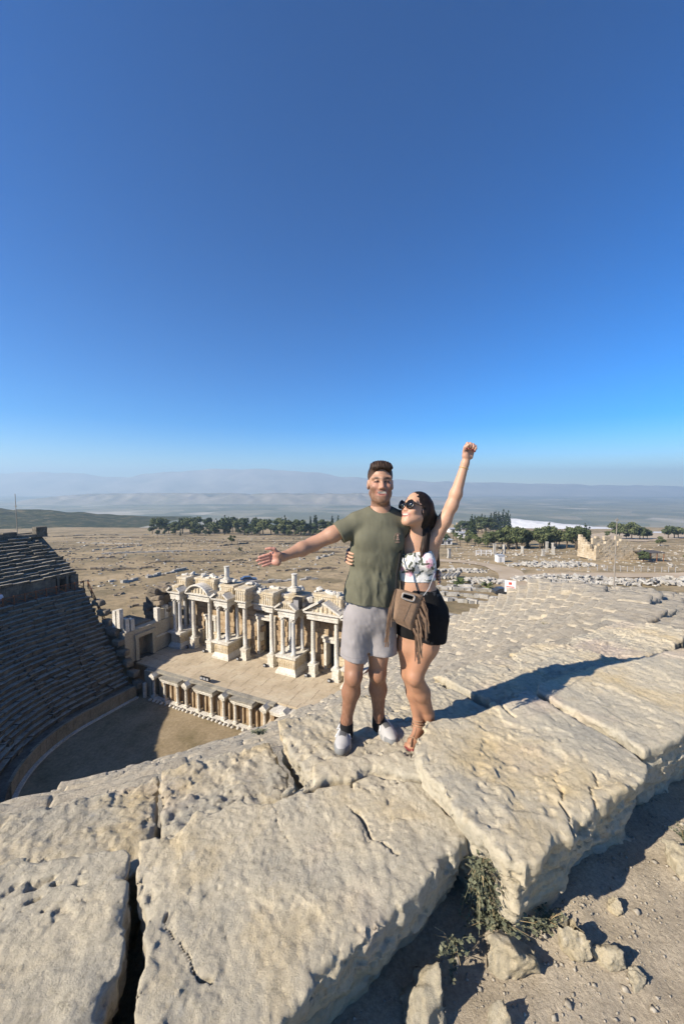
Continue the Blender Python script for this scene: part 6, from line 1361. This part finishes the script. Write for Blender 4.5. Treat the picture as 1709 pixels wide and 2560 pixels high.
# floral crop top
f = Field((.34, 2.28, 1.02), (.64, 2.58, 1.27), .003); w_torso(f, .006); half_cut(f, (.48, 2.40, 1.235), (-.12, .25, 1)); half_cut(f, (.478, 2.42, 1.048), (.02, 0, -1)); f.cone((.595, 2.40, 1.30), (.60, 2.46, 1.235), .05, .04, .01, 's'); f.ell((.478, 2.345, 1.262), (.02, .03, .028), .006, None, 's')
def top_col(V):
    x, z = V[:, 0] * 1.0, V[:, 2]; C = np.tile(np.array((.76, .74, .70), np.float32), (len(V), 1)); rr = random.Random(12)
    for (cx_, cz_, r_) in ((.535, 1.175, .030), (.420, 1.108, .026), (.505, 1.225, .014), (.375, 1.13, .016), (.59, 1.09, .02)):
        d = np.hypot(x - cx_, (z - cz_) * .8); n = fbm(x * 110, V[:, 1] * 30, z * 110, 2); C = blend(C, .9 * ss(r_, r_ * .75, d + .006 * n) * np.clip(.6 + 1.3 * n, 0, 1), (.62, .17, .27)); C = blend(C, .55 * ss(r_ * 1.1, r_ * .6, d), (.72, .42, .50))
    for i in range(60):
        a = (rr.uniform(.365, .60), rr.uniform(1.05, 1.24)); an = rr.uniform(-.6, 2.2); L = rr.uniform(.025, .06); b = (a[0] + L * math.cos(an), a[1] + L * math.sin(an)); ex, ez = b[0] - a[0], b[1] - a[1]; t = np.clip(((x - a[0]) * ex + (z - a[1]) * ez) / (L * L), 0, 1); d = np.hypot(x - a[0] - t * ex + .006 * np.sin(t * 5 + i), z - a[1] - t * ez); wd = (.0022 if i % 3 else .0075) * (np.sin(np.clip(t, .06, .94) * math.pi) ** .6 + .15)
        C = blend(C, .9 * (d < wd), ((.055, .07, .045), (.20, .23, .11), (.42, .38, .22))[i % 3] if i % 3 == 0 or i % 2 else (.06, .065, .06))
    return C
def top_warp(V): V = V.copy(); V[:, 1] += .004 * fbm(V[:, 0] * 22, V[:, 1] * 8, V[:, 2] * 16, 3); return V
mesh_child('floral_top', f, 'cloth', wom, top_col, top_warp)
# black shorts with belt
f = Field((.35, 2.28, .60), (.68, 2.64, 1.03), .0042); f.cone((.494, 2.46, 1.02), (.516, 2.465, .85), .106, .148, .04, 'u', ((0, 1, 0), .84)); f.cone((.516, 2.465, .85), (.522, 2.467, .77), .148, .148, .04, 'u', ((0, 1, 0), .86)); f.cone((.585, 2.456, .80), (.556, 2.443, .62), .110, .108, .03); f.cone((.455, 2.475, .80), (.440, 2.485, .66), .094, .092, .03)
half_cut(f, (.494, 2.42, 1.0), (.12, -.1, 1)); half_cut(f, (.54, 2.45, .665), (-.12, 0, -1))
def bs_col(V): n = fbm(V[:, 0] * 50, V[:, 1] * 50, V[:, 2] * 50, 2); C = np.tile(np.array((.010, .010, .011), np.float32), (len(V), 1)) * (1 + .3 * n[:, None]); return blend(C, .5 * (V[:, 2] > .955) * (n > .22), (.12, .12, .12))
def bs_warp(V): V = V.copy(); V[:, 0] += .006 * fbm(V[:, 0] * 12, V[:, 1] * 12, V[:, 2] * 12, 3); return V
mesh_child('black_shorts', f, 'cloth', wom, bs_col, bs_warp)
MB().lathe([(.002, 0), (.012, .002), (.012, .005), (.003, .007)], 0, 0, 0, 12).build('belt_stud', plain('silver', (.6, .6, .58), .25, .5), wom, (.412 - wom.location.x, 2.368 - 2.5, .985 - GZ), (math.pi / 2, 0, -.5))
# sunglasses: two dark lenses in a frame with a temple arm
plain('lens_dark', (.012, .012, .014), .06, .8); gl = empty('sunglasses', (0, 0, 0)); gl.parent = wom
bpy.data.objects.remove(gl)
gm = MB(); lm = MB(); o_ = wom.location
def gp(x, y, z): p = HW(x, y, z); return (p[0] - o_.x, p[1] - o_.y, p[2] - o_.z)
for sx in (-1, 1):
    cen = (sx * .037, -.108, -.002); pts = []
    for k in range(20):
        a = 2 * math.pi * k / 20; rx, rz = .031, .027; pts.append((cen[0] + rx * math.cos(a), cen[1] + abs(rx * math.cos(a) + sx * .01) * .22, cen[2] + rz * math.sin(a) + (.006 if math.sin(a) > .4 and sx * math.cos(a) > 0 else 0)))
    lm.add([gp(*p) for p in pts] + [gp(p[0], p[1] + .004, p[2]) for p in pts] + [gp(cen[0], cen[1] - .006, cen[2])], [((k + 1) % 20, k, 40) for k in range(20)] + [(k, (k + 1) % 20, 20 + (k + 1) % 20, 20 + k) for k in range(20)] + [tuple(range(20, 40))])
    gm.tube([gp(*p) for p in pts + pts[:1]], .0034, 5, False); gm.tube([gp(sx * .070, -.095, .006), gp(sx * .082, -.04, .004), gp(sx * .083, .012, -.004)], .0032, 5)
gm.tube([gp(-.008, -.108, .008), gp(.008, -.108, .008)], .003, 5)
sg = gm.build('sunglasses', plain('frame_black', (.012, .010, .010), .2, .5), wom, smooth=True); lo_ = lm.build('lenses', M['lens_dark'], sg, smooth=True)
plain('gold', (.62, .42, .16), .25, .6)
p = HW(.078, .012, -.062); rg = [(p[0] - o_.x + .010 * math.cos(a), p[1] - o_.y - .004, p[2] - o_.z + .012 * math.sin(a)) for a in np.linspace(0, 6.2832, 15)]; MB().tube(rg, .0036, 5, False).build('earring', M['gold'], wom)
ax = Vector((.052, -.005, .19)).normalized(); sx_ = ax.orthogonal().normalized(); sy_ = ax.cross(sx_); cb = Vector((.757, 2.4155, 1.762)); MB().tube([tuple(cb - o_ + (sx_ * math.cos(a) + sy_ * math.sin(a)) * .029) for a in np.linspace(0, 6.2832, 19)], .0022, 4, False).build('bracelet', M['gold'], wom)
# strappy sandals
plain('sandal_tan', (.30, .19, .12), .7); sm = MB()
sole = [(.545, 2.585), (.565, 2.555), (.545, 2.50), (.50, 2.43), (.472, 2.37), (.452, 2.356), (.428, 2.362), (.402, 2.384), (.402, 2.41), (.44, 2.46), (.49, 2.53), (.515, 2.58)]
sm.prism([(x - o_.x, y - o_.y) for x, y in sole[::-1]], 'z', .001, .013); P_ = lambda x, y, z: (x - o_.x, y - o_.y, z - o_.z)
sd = sm.build('sandal', M['sandal_tan'], wom); sm = MB()
def loop(c, ax, r, rad=.004, n=16):
    ax = Vector(ax).normalized(); a_ = ax.orthogonal().normalized(); b_ = ax.cross(a_); sm.tube([tuple(Vector(c) - o_ + (a_ * math.cos(t) + b_ * math.sin(t)) * r) for t in np.linspace(0, 6.2832, n)], rad, 5, False)
for z_, r_ in ((.062, .036), (.045, .038), (.028, .041), (.008, .045)): loop((.519, 2.533, z_), (0, .1, 1), r_)
loop((.462, 2.425, -.028), (.5, .9, .05), .036); sm.tube([P_(.505, 2.505, .028), P_(.480, 2.45, .008), P_(.450, 2.405, .0), P_(.440, 2.372, -.02)], .004, 5); sm.tube([P_(.425, 2.40, -.03), P_(.445, 2.398, -.005), P_(.472, 2.392, -.03)], .004, 5); sm.build('straps', M['sandal_tan'], sd)
MB().prism([(x - o_.x, y - o_.y) for x, y in [(.60, 2.60), (.63, 2.58), (.70, 2.43), (.68, 2.40), (.645, 2.42), (.585, 2.56)]], 'z', .001, .013).build('sandal', M['sandal_tan'], wom)
# ------------------------------------------------------------------ the fringed bag
bag = empty('handbag', (.375, 2.27, .80), 0, 'taupe suede handbag with cut-out handle and fringed sides hanging at the woman\'s hip', 'handbag')
t = NT('suede'); M['suede'] = t.done(t.ramp(t.noise(60, 6, .7), [(.3, (.20, .13, .085)), (.7, (.29, .195, .13))]), .95, t.bump(t.noise(400, 4, .7), .3, .001), .1); plain('suede_strip', (.17, .105, .068), .95); plain('pale_leather', (.30, .235, .18), .5, .4)
bl = bag.location; TL, TR, BR, BL = Vector((.322, 0, 1.040)), Vector((.487, 0, .996)), Vector((.420, 0, .783)), Vector((.286, 0, .850))
def bq(s, t): return TL * (1 - s) * (1 - t) + TR * s * (1 - t) + BR * s * t + BL * (1 - s) * t
nS, nT = 17, 17; V = []; Fs = []; hs, ht = (.5, .16), (.26, .085)
for side, yy in ((0, -.028), (1, .028)):
    for i in range(nS):
        for j in range(nT):
            s_, t_ = i / (nS - 1), j / (nT - 1); p = bq(s_, t_); ed = min(s_, 1 - s_, 1 - t_ + .0) ; y = yy * (.25 + .75 * min(1, ed * 6)) * (.45 + .55 * t_); V.append((p.x - bl.x, y, p.z - bl.z))
for side in (0, 1):
    b = side * nS * nT
    for i in range(nS - 1):
        for j in range(nT - 1):
            cs, ct = (i + .5) / (nS - 1), (j + .5) / (nT - 1)
            if abs(cs - .47) < hs[1] + .04 and abs(ct - .125) < .065: continue
            q = (b + i * nT + j, b + (i + 1) * nT + j, b + (i + 1) * nT + j + 1, b + i * nT + j + 1); Fs.append(q[::-1] if side == 0 else q)
n_ = nS * nT
for i in range(nS - 1):
    for j in (0, nT - 1): Fs.append((i * nT + j, (i + 1) * nT + j, n_ + (i + 1) * nT + j, n_ + i * nT + j))
for j in range(nT - 1):
    for i in (0, nS - 1): Fs.append((i * nT + j, i * nT + j + 1, n_ + i * nT + j + 1, n_ + i * nT + j))
body_ = link('bag_body', mesh_from('bag_body', np.array(V), Fs, True), M['suede'], bag)
for gw, mt, yy in ((.0075, 'pale_leather', -.020), (.0032, 'grey_paint', -.0245)):
    P = []
    for k in range(33):
        a = 2 * math.pi * k / 32; ca, sa = math.cos(a), math.sin(a); s_ = .47 + .22 * math.copysign(abs(ca) ** .45, ca); t_ = .130 + .085 * math.copysign(abs(sa) ** .45, sa); p = bq(s_, t_); P.append((p.x - bl.x, yy, p.z - bl.z))
    MB().tube(P, gw, 6, False).build('handle_ring', M[mt], bag, smooth=True)
p = bq(.47, .13); MB().box(-.034, .034, -.004, .01, -.016, .016).build('handle_gap', M['black_knit'], bag, (p.x - bl.x, 0, p.z - bl.z), (0, .26, 0))
MB().tube([(bq(.45, .26) - bl).to_tuple()[:1] + (-.031, (bq(.45, .26) - bl).z), (bq(.45, .97) - bl).to_tuple()[:1] + (-.031, (bq(.45, .97) - bl).z)], .0009, 4).build('seam', M['suede_strip'], bag)
rr = random.Random(44)
for sd_, n, L0 in ((0, 13, .17), (1, 24, .20)):
    for k in range(n):
        t_ = .04 + .95 * k / n; p = bq(sd_, t_) - bl; L = L0 * rr.uniform(.75, 1.15); dx = (-.018 if sd_ == 0 else .022) + rr.uniform(-.012, .018 if sd_ else .01); y = rr.uniform(-.03, .02); wd = rr.uniform(.0035, .0055)
        P = [(p.x, y * .4, p.z), (p.x + dx * .8, y, p.z - L * .35), (p.x + dx + rr.uniform(-.006, .006), y, p.z - L * .7), (p.x + dx * 1.1 + rr.uniform(-.012, .012), y, p.z - L)]
        V = []
        for q in P: V += [(q[0] - wd, q[1] - .001, q[2]), (q[0] + wd, q[1] + rr.uniform(-.002, .002), q[2]), (q[0] + wd, q[1] + .002, q[2]), (q[0] - wd, q[1] + .002, q[2])]
        MB().add(V, [(4 * i + a, 4 * i + (a + 1) % 4, 4 * i + 4 + (a + 1) % 4, 4 * i + 4 + a) for i in range(3) for a in range(4)] + [(3, 2, 1, 0), (12, 13, 14, 15)]).build('fringe_strip', M['suede'] if rr.random() < .6 else M['suede_strip'], bag)
st = [(TR.x - bl.x, 0, TR.z - bl.z), (.525 - bl.x, .03, 1.03 - bl.z), (.580 - bl.x, .10, 1.12 - bl.z), (.595 - bl.x, .25, 1.25 - bl.z)]; MB().tube(st, .0024, 5).build('strap', M['grey_paint'], bag)
st = [(TL.x - bl.x, 0, TL.z - bl.z), (.330 - bl.x, .03, 1.12 - bl.z), (.350 - bl.x, .06, 1.20 - bl.z), (.372 - bl.x, .14, 1.31 - bl.z)]; MB().tube(st, .006, 5).build('strap', M['black_knit'], bag)
# ------------------------------------------------------------------ small figures far off
def far_person(p, rz, top, low, hairc, label, hgt=1.7):
    r = empty('person', p, rz, label, 'person', 'visitors seen far off'); k = hgt / 1.7
    def F(lo, hi): return Field(lo, hi, .03)
    def fin(nm, f, c, rough=.8): V, Q = f.nets(); link(nm, mesh_from(nm, V * k, Q, True), plain('far_' + nm + str(len(M)), c, rough), r)
    f = F((-.35, -.3, -.05), (.35, .3, 1.8)); f.cone((.09, 0, .85), (.1, .02, .05), .085, .05, .03); f.cone((-.09, 0, .85), (-.1, -.06, .05), .085, .05, .03); f.cone((0, 0, .9), (0, 0, 1.38), .14, .13, .05); f.cone((.17, 0, 1.38), (.24, -.05, .9), .05, .035, .03); f.cone((-.17, 0, 1.38), (-.24, -.05, .9), .05, .035, .03); f.cone((0, 0, 1.38), (0, 0, 1.5), .06, .05, .02); f.ell((0, -.01, 1.6), (.085, .1, .12), .02); fin('body', f, (.40, .23, .15))
    f = F((-.35, -.3, .7), (.35, .3, 1.6)); f.cone((0, 0, .88), (0, 0, 1.36), .17, .16, .05); f.cone((.15, 0, 1.38), (.23, -.03, 1.12), .075, .07, .03); f.cone((-.15, 0, 1.38), (-.23, -.03, 1.12), .075, .07, .03); fin('shirt', f, top)
    f = F((-.35, -.3, .2), (.35, .3, 1.0)); f.cone((0, 0, .9), (0, 0, .8), .16, .16, .04); f.cone((.09, 0, .85), (.1, .01, .45), .105, .09, .03); f.cone((-.09, 0, .85), (-.1, -.03, .45), .105, .09, .03); fin('trousers', f, low)
    f = F((-.15, -.15, 1.5), (.15, .2, 1.8)); f.ell((0, .015, 1.64), (.098, .11, .105), .02); fin('hair', f, hairc)
MB().box(22.4, 30.0, -6.4, 1.5, -16.0, -12.1, .05, random.Random(2)).build('stair_landing', M['seat_limestone'], cavea, (0, 0, -ROOTZ))
far_person(to_world(27.0, -1.8, -12.1), .6, (.74, .74, .74), (.02, .02, .025), (.02, .015, .012), 'distant visitor in white shirt and dark trousers beside the woman\'s hip'); far_person(to_world(26.3, -2.3, -12.1), -.4, (.76, .76, .76), (.7, .7, .7), (.02, .015, .012), 'distant visitor all in white beside the woman\'s hip', 1.65)
far_person(to_world(*pol(R_D0 + .75, 171.5), Z_DIA), 1.2, (.62, .66, .78), (.06, .07, .10), (.03, .02, .015), 'distant visitor in pale blue shirt on the shaded walkway at the left border')
fence([to_world(23.2 + i * 1.3, -.9 + .2 * i, -12.1) for i in range(5)], 'timber fence on the landing behind the two white-clad visitors')
# ================================================================== rocks, pebbles and plants by the rim
M['loose_rock'] = M['rim_limestone']
def rock(x, y, s, label, seed, flat=.7, rz=0.0, z=None, mat='loose_limestone'):
    f = Field((-s * 1.4,) * 3, (s * 1.4,) * 3, s / 13.); r_ = random.Random(seed); X, Y, Z = f.grid(); d = np.full(X.shape, -9., np.float32)
    for k in range(13):
        n = Vector((r_.gauss(0, 1), r_.gauss(0, 1), r_.gauss(0, .8))).normalized(); o = s * r_.uniform(.55, .9) * (flat if abs(n.z) > .6 else 1); d = np.maximum(d, X * n.x + Y * n.y + Z * n.z - o)
    f.F = (d + s * .26 * fbm(X / s * 2.4 + seed, Y / s * 2.2, Z / s * 2.2, 4, .6)).astype(np.float32); V, Q = f.nets()
    zz = dz_at(x, y) if z is None else z
    o = link('loose_rock', mesh_from('loose_rock', V, Q, True), M[mat], None, (x, y, zz + s * .28), (0, 0, rz)); return tag(o, label, 'rock', 'loose rocks on the dirt')
def dz_at(x, y): return dirt_z(x, y) + float(.035 * fbm(np.array([x * 1.7]), np.array([y * 1.7]), np.array([.5]), 4)[0] + .02 * fbm(np.array([x * 9.]), np.array([y * 9.]), np.array([1.5]), 3)[0])
rock(.735, 1.50, 0.092, 'largest loose rock, below the weeds in the gap of the rim', 1, .7); rock(1.00, 1.535, 0.068, 'squarish loose rock right of the weeds', 2, .6); rock(1.13, 1.50, 0.056, 'narrow upright loose rock right of the squarish one', 3, 1.0); rock(.30, 1.335, 0.096, 'pale pointed rock at the bottom border below the rim', 4, 1.0); rock(1.80, 1.90, 0.096, 'pale rock at the right border beyond the block shadow', 5, .8)
rock(1.30, 1.70, 0.040, 'small pale rock at the edge of the block shadow', 6, .9); rock(.585, 1.30, 0.056, 'rock cut by the bottom border, right of the pointed one', 7, .8); rock(1.20, 1.44, 0.040, 'small splinter rock leaning by the narrow one', 9, .6)
# gravel: uncountable
rr = np.random.RandomState(5); n = 9000; base = np.array([(1, 0, 0), (-1, 0, 0), (0, 1, 0), (0, -1, 0), (0, 0, 1), (0, 0, -1)], np.float32); tri = np.array([(0, 2, 4), (2, 1, 4), (1, 3, 4), (3, 0, 4), (2, 0, 5), (1, 2, 5), (3, 1, 5), (0, 3, 5)])
x = rr.uniform(-.1, 2.6, n); y = rr.uniform(.75, 2.5, n); u_, w_ = to_uw(x, y) if False else ((x - OX) * UX + (y - OY) * UY, -(x - OX) * UY + (y - OY) * UX); keep = np.hypot(u_, w_ - CW) > 41.50; x, y = x[keep], y[keep]; n = len(x)
zg = -.36 + .035 * fbm(x * 1.7, y * 1.7, x * 0 + .5, 4) + .02 * fbm(x * 9, y * 9, x * 0 + 1.5, 3); s = .0022 + .009 * rr.rand(n) ** 5 + .016 * (rr.rand(n) > .992)
V = base[None] * (s[:, None, None] * rr.uniform(.55, 1.25, (n, 6, 1))) * np.array([1, 1, .7]); a = rr.uniform(0, 6.28, n); ca, sa = np.cos(a)[:, None], np.sin(a)[:, None]; V = np.stack([V[..., 0] * ca - V[..., 1] * sa, V[..., 0] * sa + V[..., 1] * ca, V[..., 2]], -1) + np.stack([x, y, zg + s * .3], -1)[:, None]
o = link('gravel', mesh_from('gravel', V.reshape(-1, 3), (tri[None] + 6 * np.arange(n)[:, None, None]).reshape(-1, 3)), plain('gravel_stone', (.42, .38, .31), .95, .1, .5, 60)); tag(o, 'fine gravel and pebbles on the dry dirt', 'gravel', kind='stuff')
# weeds in the gap between two rim blocks
leaf_mat2 = NT('weed_leaf'); M['weed_leaf'] = leaf_mat2.done(leaf_mat2.ramp(leaf_mat2.noise(40, 3), [(.3, (.07, .08, .05)), (.55, (.17, .18, .115)), (.75, (.30, .25, .15))]), .8, None, .2); plain('dry_stalk', (.38, .29, .16), .9)
def weed(x, y, z, n, spread, h, label, seed, down=0.0, toward=(0, 0)):
    r_ = random.Random(seed); root = empty('weed_plant', (x, y, z), 0, label, 'plant'); lf = MB(); stm = MB(); dry = MB()
    for i in range(n):
        a = r_.uniform(0, 6.28); e_ = Vector((math.cos(a) * spread * r_.uniform(.2, 1) + toward[0] * r_.random(), math.sin(a) * spread * r_.uniform(.2, 1) * .6 + toward[1] * r_.random(), h * r_.uniform(.3, 1) - down * r_.random())); m_ = e_ * .5 + Vector((0, 0, h * .3)); P = [Vector((0, 0, 0)), m_, e_]
        if i % 3 == 2: dry.tube(P, .0012, 3); continue
        stm.tube(P, .0012, 3)
        for k in range(9):
            t_ = .25 + .75 * k / 8; p = P[0] * (1 - t_) ** 2 + P[1] * 2 * t_ * (1 - t_) + P[2] * t_ * t_; q = r_.uniform(0, 6.28); s_ = r_.uniform(.009, .016); d1 = Vector((math.cos(q), math.sin(q), r_.uniform(-.4, .6))).normalized() * s_ * 1.5; d2 = d1.cross(Vector((r_.uniform(-.5, .5), r_.uniform(-.5, .5), 1))).normalized() * s_ * .55; lf.add([p, p + d1 * .5 + d2, p + d1, p + d1 * .5 - d2], [(0, 1, 2, 3)])
    stm.build('stems', M['weed_leaf'], root); tag(lf.build('leaves', M['weed_leaf'], root), kind='stuff')
    if dry.v: dry.build('dry_stalks', M['dry_stalk'], root)
weed(.625, 1.645, -.08, 80, .11, .08, 'grey-green weeds filling the gap between the two big rim blocks', 1, .30, (.02, -.06)); weed(.68, 1.60, -.33, 50, .16, .10, 'low weeds at the foot of the gap, above the largest loose rock', 2, .0, (.05, -.02)); weed(.92, 1.62, -.34, 26, .16, .05, 'dry grassy weeds under the corner of the cracked block', 3); weed(.47, 1.50, -.32, 16, .10, .12, 'thin trailing weed left of the gap', 4, .0, (-.03, -.14))
weed(-.565, 2.56, -.06, 20, .06, .035, 'small green plant on the rough stone left of the man\'s shoes', 5); weed(1.90, 2.02, -.33, 14, .07, .10, 'small pale plant against the rim at the right border', 6); weed(5.6, 10.5, -2.2, 12, .15, .12, 'small green tuft on the stone slope right of the woman\'s knee', 7)
